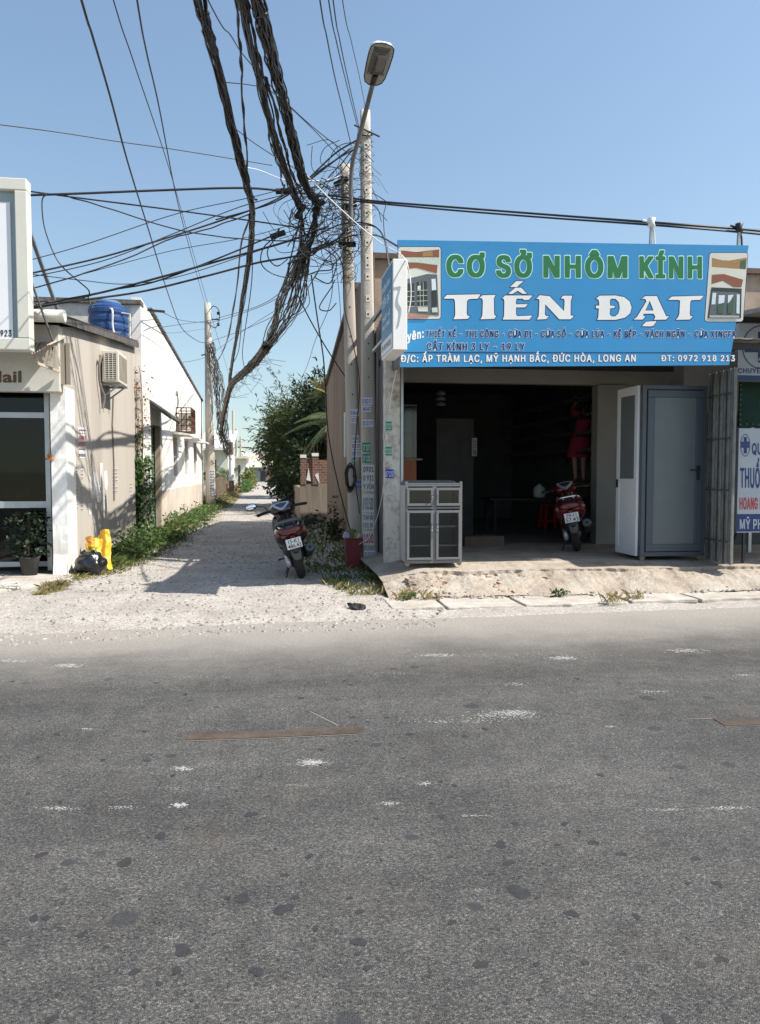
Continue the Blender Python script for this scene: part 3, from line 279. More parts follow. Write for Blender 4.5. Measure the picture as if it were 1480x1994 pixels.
# ================================================================== GROUND
def nz3(x, y, z=0.0, s=1.0): return mnoise.noise(Vector((x*s, y*s, z)))
def road_edge(x): return 7.84+0.045*x+0.12*nz3(x, 3.3, 0, 0.5)+0.05*nz3(x, 1.3, 0, 2.2)
def make_asphalt():
    m, n, b = newmat('asphalt'); L = n.links
    tc = N(n, 'ShaderNodeTexCoord'); P = tc.outputs['Object']
    sx = N(n, 'ShaderNodeSeparateXYZ'); L.new(P, sx.inputs[0])
    def noise(scale, det=6, rough=0.6, vec=None):
        q = N(n, 'ShaderNodeTexNoise'); q.inputs['Scale'].default_value = scale; q.inputs['Detail'].default_value = det
        q.inputs['Roughness'].default_value = rough; L.new(vec or P, q.inputs['Vector']); return q.outputs['Fac']
    def ramp(fac, stops):
        q = N(n, 'ShaderNodeValToRGB'); L.new(fac, q.inputs[0]); e = q.color_ramp.elements
        while len(e) < len(stops): e.new(0.5)
        for i, (p, c) in enumerate(stops): e[i].position = p; e[i].color = (c, c, c, 1) if not isinstance(c, tuple) else c+(1,)
        return q.outputs[0]
    def mix(fac, a, c, mode='MIX'):
        q = N(n, 'ShaderNodeMix', data_type='RGBA', blend_type=mode)
        if isinstance(fac, float): q.inputs[0].default_value = fac
        else: L.new(fac, q.inputs[0])
        for i, z in ((6, a), (7, c)):
            if isinstance(z, tuple): q.inputs[i].default_value = z+(1,)
            else: L.new(z, q.inputs[i])
        return q.outputs[2]
    vo = N(n, 'ShaderNodeTexVoronoi', voronoi_dimensions='2D'); vo.inputs['Scale'].default_value = 190; vo.inputs['Randomness'].default_value = 1; L.new(P, vo.inputs['Vector'])
    sp = N(n, 'ShaderNodeSeparateColor'); L.new(vo.outputs['Color'], sp.inputs[0])
    agg = ramp(sp.outputs[0], [(0, (0.048, 0.046, 0.044)), (0.4, (0.086, 0.083, 0.078)), (0.85, (0.13, 0.125, 0.116)), (1, (0.235, 0.225, 0.205))])
    gap = ramp(vo.outputs['Distance'], [(0.3, 1.0), (0.8, 0.55)])
    col = mix(0.85, agg, gap, 'MULTIPLY')
    pits = ramp(noise(75, 4, 0.75), [(0.36, 0.12), (0.5, 1.0)])
    col = mix(0.75, col, pits, 'MULTIPLY')
    big = ramp(noise(0.9, 7, 0.65), [(0.3, 0.72), (0.7, 1.22)]); col = mix(1.0, col, big, 'MULTIPLY')
    mid = ramp(noise(7, 5, 0.6), [(0.3, 0.8), (0.7, 1.15)]); col = mix(1.0, col, mid, 'MULTIPLY')
    # lengthways wear along the lanes
    mp = N(n, 'ShaderNodeMapping'); mp.inputs['Scale'].default_value = (0.12, 1.3, 1); mp.inputs['Rotation'].default_value = (0, 0, R(-2.5)); L.new(P, mp.inputs[0])
    col = mix(1.0, col, ramp(noise(1.2, 5, 0.6, mp.outputs[0]), [(0.3, 0.74), (0.72, 1.22)]), 'MULTIPLY')
    col = mix(ramp(noise(2.1, 5), [(0.56, 0.0), (0.75, 0.22)]), col, (0.17, 0.135, 0.1))
    # dark tar spots
    wv = N(n, 'ShaderNodeTexNoise'); wv.inputs['Scale'].default_value = 9; L.new(P, wv.inputs['Vector'])
    ad = N(n, 'ShaderNodeMix', data_type='VECTOR'); ad.inputs[0].default_value = 0.035; L.new(P, ad.inputs[4]); L.new(wv.outputs['Color'], ad.inputs[5])
    for sc, r0, am in ((1.9, 0.13, 0.8), (4.2, 0.13, 0.65), (9.0, 0.16, 0.45)):
        v2 = N(n, 'ShaderNodeTexVoronoi', voronoi_dimensions='2D'); v2.inputs['Scale'].default_value = sc; L.new(ad.outputs[1], v2.inputs['Vector'])
        s2 = N(n, 'ShaderNodeSeparateColor'); L.new(v2.outputs['Color'], s2.inputs[0])
        rr = N(n, 'ShaderNodeMath', operation='MULTIPLY_ADD'); L.new(s2.outputs[1], rr.inputs[0]); rr.inputs[1].default_value = r0*1.6; rr.inputs[2].default_value = -r0*0.8
        df = N(n, 'ShaderNodeMath', operation='SUBTRACT'); L.new(rr.outputs[0], df.inputs[0]); L.new(v2.outputs['Distance'], df.inputs[1])
        fac = ramp(df.outputs[0], [(0.0, 0.0), (0.02, am)])
        col = mix(fac, col, (0.035, 0.036, 0.038))
    # dust drifted on to the road edge
    yy = N(n, 'ShaderNodeMath', operation='MULTIPLY_ADD'); L.new(sx.outputs[0], yy.inputs[0]); yy.inputs[1].default_value = -0.045; L.new(sx.outputs[1], yy.inputs[2])
    y2 = N(n, 'ShaderNodeMath', operation='MULTIPLY_ADD'); L.new(noise(1.1, 6, 0.7), y2.inputs[0]); y2.inputs[1].default_value = 1.3; L.new(yy.outputs[0], y2.inputs[2])
    mr = N(n, 'ShaderNodeMapRange'); L.new(y2.outputs[0], mr.inputs[0]); mr.inputs[1].default_value = 6.3; mr.inputs[2].default_value = 8.25
    dustc = mix(ramp(noise(40, 4), [(0.3, 0.0), (0.7, 1.0)]), (0.27, 0.245, 0.215), (0.42, 0.39, 0.345))
    d1 = N(n, 'ShaderNodeMath', operation='MULTIPLY'); L.new(ramp(mr.outputs[0], [(0.0, 0.0), (0.35, 0.22), (0.7, 0.72), (1.0, 0.95)]), d1.inputs[0])
    L.new(ramp(noise(90, 3), [(0.3, 0.72), (0.65, 1.0)]), d1.inputs[1])
    col = mix(d1.outputs[0], col, dustc)
    L.new(col, b.inputs['Base Color']); b.inputs['Roughness'].default_value = 0.78; b.inputs['Specular IOR Level'].default_value = 0.35
    bp = N(n, 'ShaderNodeBump'); bp.inputs['Strength'].default_value = 0.55; bp.inputs['Distance'].default_value = 0.006
    hm = N(n, 'ShaderNodeMath', operation='ADD'); L.new(vo.outputs['Distance'], hm.inputs[0]); L.new(noise(60, 4), hm.inputs[1])
    L.new(hm.outputs[0], bp.inputs['Height']); bp.invert = True; L.new(bp.outputs[0], b.inputs['Normal'])
    return m
M_asph = make_asphalt()
xs = [-60, -30, -15]+[-8+0.1*i for i in range(171)]+[15, 30, 60]
b = MB()
vs = []; 
for x in xs: e = road_edge(x) if -8 <= x <= 9 else 7.84+0.045*x; vs += [(x, -14, 0.0), (x, e, 0.0)]
b.add(vs, [(2*i, 2*i+2, 2*i+3, 2*i+1) for i in range(len(xs)-1)])
b.build('road', M_asph, kind='structure')
MB().add([(-1500, -1500, -0.06), (1500, -1500, -0.06), (1500, 1500, -0.06), (-1500, 1500, -0.06)], [(0, 1, 2, 3)]).build(
    'ground', mat('dry_earth', (0.25, 0.23, 0.15), 0.95, var=0.3, scale=0.2), kind='structure')
M_gravel = mat('dusty_gravel', (0.4, 0.372, 0.335), 0.95, var=0.5, scale=34, bump=1.0, bscale=48, dirt=(0.25, 0.22, 0.19), damt=0.8, dscale=1.1, spec=0.2)
def gravel_h(x, y):
    h = 0.022*nz3(x, y, 0, 1.3)+0.014*nz3(x, y, 2, 5)+0.009*nz3(x, y, 5, 14)
    k = min(1, max(0, (y-road_edge(x)+0.1)/0.7))
    return -0.03+k*0.045+h*(0.15+0.85*k)-(0.03*min(1, max(0, (x-1.35)/.35)))
def alley_fn(i, j):
    y = 7.5+5.2*j if j <= 1 else 0
    return y
MB().grid(190, 90, lambda s, t: (-9+20*s, 7.5+6.0*t, gravel_h(-9+20*s, 7.5+6.0*t))).build('gravel_shoulder', M_gravel, kind='structure', smooth=True)
b = MB()
def al(s, t):
    y = 13.5+136.5*t**2; x = -3.4+5.6*s; return (x, y, gravel_h(x, min(y, 60))+0.0)
b.grid(56, 150, al).build('alley', M_gravel, kind='structure', smooth=True)
# fine stones lying about
M_stone = mat('grey_stones', (0.3, 0.275, 0.245), 0.9, var=0.45, scale=9, spec=0.2)
b = MB()
for k in range(12200):
    if k < 6200: x = rnd.uniform(-6, 1.7); y = road_edge(x)-0.5+rnd.random()**1.3*5.5
    else: y = 13+rnd.random()**1.6*22; x = rnd.uniform(-1.7, 1.1)
    if 8600 < k <= 9400: x = rnd.uniform(1.6, 6.8); y = 9.0+abs(rnd.gauss(0, .42))
    r = 0.005+0.02*rnd.random()**3.5; z = gravel_h(x, y) if y > road_edge(x) else 0.0
    if 8600 < k <= 9400: z = .02+.2*min(1, max(0, (y-9.2)/.6)); r *= 1.5
    a = rnd.uniform(0, 6.28); ca, sa = math.cos(a), math.sin(a); rx, ry, rz = r*rnd.uniform(0.7, 1.6), r*rnd.uniform(0.7, 1.1), r*rnd.uniform(0.45, 0.8)
    q = [(rx, 0), (rx*.3, ry), (-rx*.9, ry*.6), (-rx, -ry*.4), (rx*.2, -ry)]
    vs = [(x+p*ca-s*sa, y+p*sa+s*ca, z) for p, s in q]+[(x+.5*(p*ca-s*sa), y+.5*(p*sa+s*ca), z+rz) for p, s in q]
    b.add(vs, [(i, (i+1) % 5, (i+1) % 5+5, i+5) for i in range(5)]+[(5, 6, 7, 8, 9)])
tag(b.build('gravel_stones', M_stone), 'loose grey stones scattered over the dusty alley mouth', 'stones', kind='stuff')
b = MB()
M_dry = mat('dry_leaf', (0.13, 0.085, 0.045), 0.9, var=0.6, scale=14)
for k in range(420):
    if k < 240: x = rnd.uniform(-5, 2.2); y = road_edge(x)-0.3+rnd.random()**1.5*3.8
    else: x = rnd.gauss(-2.0, 0.35); y = rnd.uniform(9.8, 14)
    z = (gravel_h(x, y) if y > road_edge(x) else 0)+0.012; r = 0.008+.026*rnd.random()**2; a = rnd.uniform(0, 6.28)
    ca, sa = math.cos(a)*r, math.sin(a)*r
    b.add([(x-ca, y-sa, z), (x+sa*.45, y-ca*.45, z+rnd.uniform(.0, .02)), (x+ca, y+sa, z+rnd.uniform(0, .02)), (x-sa*.45, y+ca*.45, z)], [(0, 1, 2, 3)])
tag(b.build('dry_leaves', M_dry), 'brown dead leaves and scraps littering the gravel', 'dead leaves', kind='stuff')
# worn paint on the asphalt and the two filled trenches
b = MB()
def flecks(u, v, wd, ht, cnt, size=0.012):
    for _ in range(int(cnt*2.6)):
        g = gz(u+rnd.gauss(0, wd/3.2), v+rnd.gauss(0, ht/3.0)); r = size*rnd.uniform(.1, .5); zz = rnd.uniform(.0007, .0022); a = rnd.uniform(0, 3)
        pts = []
        for i in range(5):
            t = 6.283*i/5+a; q = r*rnd.uniform(.45, 1.1); pts.append((g.x+q*1.5*math.cos(t), g.y+q*math.sin(t), zz))
        b.poly(pts)
for a in [(985, 1392, 120, 14, 170), (1000, 1388, 60, 8, 120), (880, 1405, 170, 6, 40), (608, 1485, 42, 9, 110), (352, 1497, 34, 6, 50), (115, 1574, 64, 6, 60, .008),
          (235, 1573, 60, 5, 34, .008), (348, 1568, 22, 7, 45), (130, 1296, 44, 6, 70, .02), (30, 1287, 60, 5, 40, .02), (855, 1276, 60, 5, 60, .02), (1096, 1282, 52, 5, 66, .02),
          (1340, 1267, 56, 6, 66, .02), (1275, 1347, 50, 4, 34), (1003, 1333, 54, 4, 34), (1010, 1275, 300, 14, 60, .014), (760, 1565, 32, 5, 42, .008), (827, 1526, 28, 5, 34, .008),
          (920, 1589, 60, 3, 30, .007), (1300, 1577, 70, 5, 40, .007), (1415, 1574, 70, 7, 56, .008), (1450, 1315, 30, 3, 22), (580, 1530, 60, 4, 24, .007), (330, 1535, 40, 5, 20, .007),
          (330, 1283, 200, 9, 60, .012), (400, 1318, 120, 5, 24), (790, 1312, 90, 5, 20), (1190, 1415, 20, 3, 14), (170, 1420, 18, 3, 14), (700, 1420, 1200, 90, 260, .006), (740, 1330, 1300, 60, 200, .008), (330, 1828, 30, 6, 26, .004), (930, 1734, 20, 4, 18, .004), (740, 1650, 1400, 160, 160, .003)]: flecks(*a)
b.build('road_markings', mat('worn_white_paint', (0.36, 0.355, 0.335), 0.85, var=0.25, scale=40), kind='structure')
M_trench = mat('trench_fill', (0.06, 0.046, 0.034), 0.9, var=0.3, scale=9, bump=0.3, bscale=70, dirt=(0.13, 0.105, 0.085), damt=0.6, dscale=5)
b = MB()
b.poly([gz(*p, 0.0035) for p in [(362, 1441), (368, 1427), (540, 1421), (708, 1414), (711, 1427), (520, 1436)]])
b.poly([gz(*p, 0.0035) for p in [(1412, 1413), (1388, 1399), (1490, 1397), (1600, 1394), (1604, 1408), (1500, 1411)]])
b.build('road_patches', M_trench, kind='structure')
b = MB()
def spot(u, v, hw):
    g = gz(u, v); r = hw*(g.y*1.0)/FPX*1.05; a0 = rnd.uniform(0, 6.28); pts = []; z_ = rnd.uniform(.0008, .0016)
    for i in range(16): t = 6.2832*i/16; q = r*(1+.22*math.sin(2*t+a0)+.13*math.sin(3*t+2*a0)+.1*rnd.uniform(-1, 1)); pts.append((g.x+q*math.cos(t), g.y+q*1.05*math.sin(t), z_))
    b.poly(pts)
for q in [(552,1770,18),(1010,1737,22),(355,1851,17),(313,1628,11),(488,1586,11),(243,1680,14),(80,1665,10),(975,1645,13),(1155,1641,10),(1210,1663,9),(990,1680,10),(1113,1779,12),(1240,1785,8),(880,1796,8),(935,1878,13),(1405,1868,12),(472,1750,14),(443,1750,5),(602,1668,8),(555,1704,7),(66,1788,9),(90,1788,8),(500,1892,13),(1003,1604,8),(1100,1604,7),(1355,1672,9),(1395,1720,9),(1340,1720,6),(700,1835,14),(715,1885,9),(700,1775,8),(1302,1987,15),(1045,1878,7),(1140,1875,7),(262,1893,9),(345,1890,10),(310,1916,7),(160,1820,9),(575,1748,8),(100,1985,10),(885,1530,6),(1085,1645,5),(945,1420,7),(905,1434,7),(800,1430,6),(1170,1510,6),(860,1590,6),(625,1460,6),(75,1475,5)]: spot(*q)
for k in range(70): spot(rnd.uniform(-40, 1520), 1500+480*rnd.random(), rnd.uniform(2, 5.5))
for k in range(40): spot(rnd.uniform(-40, 1520), 1320+200*rnd.random(), rnd.uniform(2, 6))
b.build('tar_spots', mat('smooth_tar', (.03, .03, .031), .7, var=.25, scale=30, bump=.2, bscale=90), kind='structure')
b = MB()
for q in [[(362, 1442), (520, 1437), (711, 1428), (711, 1429.3), (520, 1438.3), (361, 1443.5)], [(1412, 1414), (1500, 1412), (1604, 1409), (1604, 1410), (1500, 1413), (1412, 1415)], [(1388, 1398), (1330, 1400), (1331, 1401), (1386, 1399.4)], [(660, 1412), (640, 1402), (605, 1385), (604, 1386.5), (638, 1403.6), (657, 1413.4)]]: b.poly([gz(*p, 0.0024) for p in q])
b.build('patch_edges', mat('pale_mortar', (0.17, 0.15, 0.125), 0.9), kind='structure')
# shop platform and broken concrete lip
M_plat = mat('worn_screed', (0.32, 0.27, 0.215), 0.9, var=0.3, scale=3.2, bump=0.8, bscale=26, dirt=(0.43, 0.395, 0.345), damt=0.95, dscale=1.9, spec=0.2)
def plat(s, t):
    x = 1.45+9.55*s; front = 9.2-0.03*(x-1.5)+0.12*nz3(x, 7, 0, 0.9)+0.06*nz3(x, 2, 0, 4)
    brk = 9.78-0.02*(x-1.5)+0.15*nz3(x, 11, 0, 1.1)+0.09*nz3(x, 13, 0, 3.7)+0.04*nz3(x, 15, 0, 11)     # where the screed has broken off
    y = lerp(front, brk-.03, t/.38) if t < .38 else lerp(brk-.03, brk+.012, (t-.38)/.22) if t < .6 else lerp(brk+.012, 10.5, (t-.6)/.25) if t < .85 else lerp(10.5, 13.3, (t-.85)/.15)
    if y < brk: k = (y-front)/(brk-front); z = 0.015+0.205*k**.9+(0.035*nz3(x, y, 0, 2.3)+0.022*nz3(x, y, 4, 6)+0.012*nz3(x, y, 4, 17)+.006*nz3(x, y, 4, 40))*(0.35+0.65*k)
    else: z = 0.25+0.05*min(1, (y-brk)/.5)+0.012*nz3(x, y, 9, 2)*max(0, 1-(y-brk))+.004*nz3(x, y, 4, 14)
    if x < 1.95: z *= max(.55, (x-1.45)/.5*.45+.55)
    return (x, y, z)
MB().grid(330, 90, plat).build('shop_platform', M_plat, kind='structure', smooth=False)
M_slab = mat('pale_concrete', (0.45, 0.415, 0.365), 0.9, var=0.2, scale=5, bump=0.5, bscale=45, dirt=(0.27, 0.225, 0.175), damt=0.8, dscale=2.6)
b = MB()
cuts = [1.35, 2.0, 2.93, 4.25, 5.15, 6.6, 8.4, 10.5]
for i in range(len(cuts)-1):
    xa, xb = cuts[i]+0.02, cuts[i+1]-0.03; dz = rnd.uniform(-.012, .015); n = 14
    top = []; 
    for k in range(n+1): x = lerp(xa, xb, k/n); top.append((x, 8.42+0.03*x+0.05*nz3(x, 0, 0, 3)+.02*nz3(x, 2, 0, 9), 0.0))
    for k in range(n+1): x = lerp(xb, xa, k/n); top.append((x, 9.18-0.02*x+0.1*nz3(x, 5, 0, 3), 0.0))
    b.prism([(p[0], p[1], -0.03) for p in top], (0, 0, 0.052+dz))
b.build('pavement', M_slab, kind='structure', bevel=0.012)
b = MB()
b.prism([(-9, 10.0, -.03), (-4.6, 10.02, -.03), (-3.55, 10.15, -.03), (-3.0, 10.75, -.03), (-2.72, 11.35, -.03), (-2.86, 11.9, -.03), (-9, 11.9, -.03)], (0, 0, 0.085))
b.build('entrance_paving', M_slab, kind='structure', bevel=0.02)
b = MB()
for k in range(130):
    x = 1.75+abs(rnd.gauss(0, .8)); y = 9.22+rnd.random()*.55; z = .03+.19*min(1, max(0, (y-9.2)/.58)); r = .007+.03*rnd.random()**3
    M_ = Matrix.Rotation(rnd.uniform(0, 6), 3, 'Z') @ Matrix.Rotation(rnd.uniform(-.6, .6), 3, 'X'); k0 = len(b.v); b.box((-r, -r*.7, -r*.4), (r, r*.7, r*.5))
    for i in range(k0, len(b.v)): b.v[i] = M_ @ (b.v[i]*rnd.uniform(.75, 1.2))+Vector((x, y, z))
tag(b.build('brick_rubble', mat('crushed_brick', (.33, .235, .175), .95, var=.35, scale=20)), 'reddish crushed brick rubble under the left edge of the shop platform', 'rubble', kind='stuff')
g_ = gz(695, 1187); b = MB(); b.ball((g_.x, g_.y, .03), (.1, .06, .045), 20, 12); b.v = [p+Vector((nz3(p.x*30, p.y*30, p.z*30), nz3(p.y*30, p.z*30, 5), nz3(p.z*30, p.x*30, 9)))*.045 for p in b.v]
tag(b.build('crumpled_rag', mat('black_rag', (.03, .028, .026), .9, var=.4)), 'crumpled black rag lying on the gravel by the road edge', 'rag')
# ================================================================== LEFT SIDE: shop, white house
def leafquad(b, p, r, d=None, asp=0.45, droop=0.0):
    """one pointed leaf at p, length 2r, pointing along d"""
    d = Vector(d) if d is not None else Vector((rnd.gauss(0, 1), rnd.gauss(0, 1), rnd.gauss(0, .7)))
    d = d.normalized() if d.length > 1e-6 else Vector((1, 0, 0))
    s = d.cross(Vector((rnd.gauss(0, 1), rnd.gauss(0, 1), rnd.gauss(0, 1)+1.2)))
    s = s.normalized()*r*asp if s.length > 1e-6 else Vector((0, 0, r*asp))
    p = Vector(p); b.add([p, p+d*r*.8+s, p+d*2*r-Vector((0, 0, droop*r)), p+d*r*.8-s], [(0, 1, 2, 3)])
def holed_wall(b, axis, c0, c1, a0, a1, z0, z1, holes):
    """wall between c0..c1 across, a0..a1 along, z0..z1 high; holes (a,b,z,z)"""
    A = sorted({a0, a1}|{h[0] for h in holes}|{h[1] for h in holes}); Z = sorted({z0, z1}|{h[2] for h in holes}|{h[3] for h in holes})
    for j in range(len(Z)-1):
        run = None
        for i in range(len(A)):
            solid = i < len(A)-1 and not any(h[0] <= (A[i]+A[i+1])/2 <= h[1] and h[2] <= (Z[j]+Z[j+1])/2 <= h[3] for h in holes)
            if solid and run is None: run = A[i]
            if not solid and run is not None:
                if axis == 'x': b.box((c0, run, Z[j]), (c1, A[i], Z[j+1]))
                else: b.box((run, c0, Z[j]), (A[i], c1, Z[j+1]))
                run = None
M_plaster = mat('grey_render', (0.46, 0.42, 0.365), 0.9, var=0.05, scale=2.5, bump=0.2, bscale=30, dirt=(0.27, 0.24, 0.2), damt=0.6, dscale=0.8, streak=True, spec=0.2)
M_whitewash = mat('whitewash', (0.8, 0.79, 0.75), 0.9, var=0.06, scale=3, bump=0.15, bscale=35, dirt=(0.42, 0.37, 0.3), damt=0.5, dscale=1.1, spec=0.2)
M_housewhite = mat('house_white', (0.76, 0.74, 0.69), 0.9, var=0.06, scale=3, bump=0.15, bscale=30, dirt=(0.45, 0.38, 0.31), damt=0.75, dscale=0.7, streak=False, spec=0.2)
M_beigeface = mat('beige_fascia', (0.56, 0.54, 0.48), 0.6, var=0.06, scale=4, dirt=(0.36, 0.33, 0.28), damt=0.4, dscale=3)
M_alu = mat('aluminium', (0.5, 0.52, 0.53), 0.4, metal=0.6, var=0.1, scale=8)
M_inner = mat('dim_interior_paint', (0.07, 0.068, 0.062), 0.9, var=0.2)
M_tin = mat('tin_sheet', (0.36, 0.35, 0.33), 0.55, metal=0.4, var=0.25, scale=5, dirt=(0.2, 0.15, 0.11), damt=0.6, dscale=3)
M_roofdark = mat('weathered_roof', (0.1, 0.09, 0.085), 0.85, var=0.4, scale=8)
M_glass = glassmat('shop_glass', (0.3, 0.33, 0.33), 0.03)
XW = -2.9                                   # side wall of the nail shop
nail = thing('nail_shop', 'low beige nail salon with dark glass front and grey side wall on the corner', 'shop', (-5, 11.75, 0))
b = MB(); px0 = at(100, 900, 11.75).x
b.grid(6, 40, lambda s, t: (lerp(px0, XW+0.01, s), 11.75-0.05*max(0, 1-t*8)+0.006*nz3(s*3, t*20), 2.78*t))
b.grid(6, 40, lambda s, t: (XW+0.01-0.0*s, 11.75-0.06*(1-s)*max(0, 1-t*8)+0.55*s, 2.78*t))
b.grid(4, 4, lambda s, t: (px0, 12.3-0.55*s, 2.78*t))
b.build('front_pillar', M_whitewash, nail, smooth=False)
zr0 = at(131, 611, 11.3).z; zr1 = atx(262, 665, XW).z
b = MB(); b.prism([(XW, 12.3, -.05), (XW, 17.9, -.05), (XW, 17.9, zr1-.12), (XW, 12.3, lerp(zr0, zr1, .16)-.12)], (-0.2, 0, 0))
b.prism([(XW-0.004, 11.75, 2.78), (XW-0.004, 12.3, 2.78), (XW-0.004, 12.3, lerp(zr0, zr1, .16)-.12), (XW-0.004, 11.75, zr0-.1)], (-0.15, 0, 0))
b.build('side_wall', M_plaster, nail)
b = MB(); n = 60
for k in range(n):                        # corrugated roof sheet
    xa, xb = lerp(-9, XW+0.09, k/n), lerp(-9, XW+0.09, (k+1)/n); za, zb = 0.018*(k % 2), 0.018*((k+1) % 2)
    b.add([(xa, 11.2, zr0+za-.02), (xb, 11.2, zr0+zb-.02), (xb, 17.85, zr1+zb), (xa, 17.85, zr1+za)], [(0, 1, 2, 3)])
b.build('roof', M_roofdark, nail, solid=0.02)
MB().prism([(XW+0.07, 11.22, zr0-.13), (XW+0.07, 17.85, zr1-.14), (XW+0.07, 17.85, zr1-.02), (XW+0.07, 11.22, zr0-.04)], (0.03, 0, 0)).build('verge_board', M_roofdark, nail)
g0 = at(55, 616, 11.15); g1 = at(127, 616, 11.15)
MB().cyl((g0.x-4, 11.15, g0.z), (g1.x, 11.15, g1.z), 0.085, n=18).build('gutter', mat('white_gutter', (0.62, 0.6, 0.53), 0.5, var=0.1, scale=6), nail, smooth=False, bevel=0.004)
b = MB(); fz0 = at(60, 762, 11.55).z; fx1 = at(115, 700, 11.55).x
b.box((-9, 11.55, fz0), (fx1, 11.75, 3.62)); b.build('fascia', M_beigeface, nail, bevel=0.006)
fl = b = None
M_brown = mat('bronze_letters', (0.12, 0.075, 0.04), 0.45, metal=0.3, var=0.2)
fn = lambda x, y: at(x, y, 11.545)
lettering('lettering', 'Nail', M_brown, nail, fn, -28, 42, 745, 722, bold=0.03, base_bold=0.03)
# glazed front
yg = 12.1; zt = lambda v: at(60, v, yg).z; jx = at(90, 900, yg).x
b = MB()
for v0, v1 in ((803, 814), (976, 989), (1093, 1103)): b.box((-9, yg-.03, zt(v1)), (jx, yg+.03, zt(v0)))
b.box((jx, yg-.05, 0.06), (jx+.07, yg+.05, 2.8)); b.box((-5.2, yg-.028, 0.1), (-5.13, yg+.028, 2.8)); b.build('shopfront_frame', M_alu, nail, bevel=0.004)
for v0, v1 in ((762, 803), (814, 976), (989, 1093)): MB().box((-9, yg-.004, zt(v1)), (jx, yg+.004, zt(v0))).build('glass_pane', M_glass, nail)
b = MB(); b.box((jx+.07, 12.05, 0), (px0+.02, 12.3, 2.8)); b.build('jamb', mat('stained_timber', (0.2, 0.16, 0.12), 0.8, var=0.3, streak=True), nail)
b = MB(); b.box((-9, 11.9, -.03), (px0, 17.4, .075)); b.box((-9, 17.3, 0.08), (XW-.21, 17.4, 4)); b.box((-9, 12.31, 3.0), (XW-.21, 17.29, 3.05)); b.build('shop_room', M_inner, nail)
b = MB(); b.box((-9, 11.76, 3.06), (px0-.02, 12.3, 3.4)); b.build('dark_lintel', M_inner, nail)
ct = MB().box(tuple(at(29, 1093, 12.42)), tuple(at(93, 991, 12.42)+Vector((0, .5, 0)))).build('reception_counter', mat('cream_board', (0.5, 0.43, 0.3), 0.6, var=0.08), bevel=0.01)
tag(ct, 'cream counter panel standing behind the lower glass of the nail shop', 'counter')
p = at(30, 975, 12.35); q = at(59, 955, 12.35)
bx = MB().box(tuple(p), (q.x, 12.55, q.z)).box((p.x-.02, 12.33, q.z), (q.x+.02, 12.57, q.z+.02)).build('cardboard_box', mat('cream_card', (0.55, 0.5, 0.4), 0.8), bevel=0.004)
tag(bx, 'small cream box with a lid on the counter behind the nail shop glass', 'box')
# lightbox sign
lb = thing('lightbox_sign', 'big beige framed lightbox sign with a blank pale panel over the nail shop', 'sign', (-4.5, 11.0, 3.19))
P1 = Plane(at(50, 348, 11.0), at(60, 680, 11.0), at(0, 348, 11.0))
T = [at(50, 347, 10.78), at(60, 682, 10.78)]; xr0, xr1, zt1, zb1 = T[0].x, T[1].x, T[0].z, T[1].z
xr = (xr0+xr1)/2; fw = 0.155
b = MB(); b.box((-9, 10.78, zb1), (xr, 10.98, zb1+fw)); b.box((-9, 10.78, zt1-fw), (xr, 10.98, zt1)); b.box((xr-fw, 10.78, zb1+fw+.002), (xr, 10.98, zt1-fw-.002))
b.build('frame', mat('ivory_sheet', (0.62, 0.61, 0.53), 0.45, var=0.05, scale=2, spec=0.5), lb, bevel=0.012)
MB().box((-9, 10.86, zb1+fw), (xr-fw, 10.9, zt1-fw)).build('backing_panel', mat('grey_blue_panel', (0.33, 0.4, 0.43), 0.4, var=0.06), lb)
pr = at(22, 500, 10.84).x
MB().box((-9, 10.835, zb1+fw+.002), (pr, 10.856, at(0, 393, 10.83).z)).build('face_panel', mat('white_acrylic', (0.76, 0.77, 0.78), 0.25, var=0.03, scale=.6, spec=0.6), lb)
poster('phone_number', '923', M_black, lb, lambda x, y: at(x, y, 10.83), 0.5, 22.5, 655.5, 642.5)
MB().beam(at(54, 440, 10.98), at(113, 606, 12.9), .045).build('sign_brace', M_steel).__class__
tag(bpy.data.objects['sign_brace'], 'grey steel stay rising from the roof gutter to behind the lightbox sign', 'brace')
o = MB().tube([at(54, 528, 11.0), at(78, 595, 11.03), at(103, 664, 11.05)], .017).build('sign_stay', M_darkmetal); tag(o, 'thin dark stay rod running down from the lightbox sign to the tin awning', 'brace')
# little truss awning under the sign
aw = thing('truss_awning', 'short rusty truss awning with a bent tin sheet beside the lightbox sign', 'awning', at(95, 690, 11.4))
ta = [at(60, 656, 11.75), at(136, 655, 11.75), at(118, 668, 11.35), at(88, 675, 11.2), at(60, 692, 11.15)]
b = MB(); c4_ = [at(60, 654, 11.8), at(137, 655, 11.8), at(92, 675, 11.2), at(60, 692, 11.15)]
b.grid(16, 10, lambda s, t: c4_[0].lerp(c4_[1], s).lerp(c4_[3].lerp(c4_[2], s), t)+Vector((0, 0, .012*math.sin(s*40))))
b.build('tin_sheet', mat('dirty_tin', (0.42, 0.35, 0.28), 0.7, var=0.35, scale=9, dirt=(0.15, 0.1, 0.07), damt=0.8, dscale=4), aw)
b = MB(); A0, A1, A2 = at(72, 707, 11.3), at(117, 724, 11.5), at(132, 662, 11.6)
b.beam(A0, A1, .035); b.beam(at(70, 690, 11.3), A0, .05)
for u, v, u2, v2 in ((80, 692, 92, 708), (92, 680, 90, 708), (103, 676, 94, 708), (103, 676, 106, 716), (107, 674, 117, 712)): b.beam(at(u, v, 11.36), at(u2, v2, 11.36), .028)
b.build('truss', mat('pale_iron', (0.42, 0.36, 0.3), 0.7, var=0.3, scale=12), aw)
b = MB()
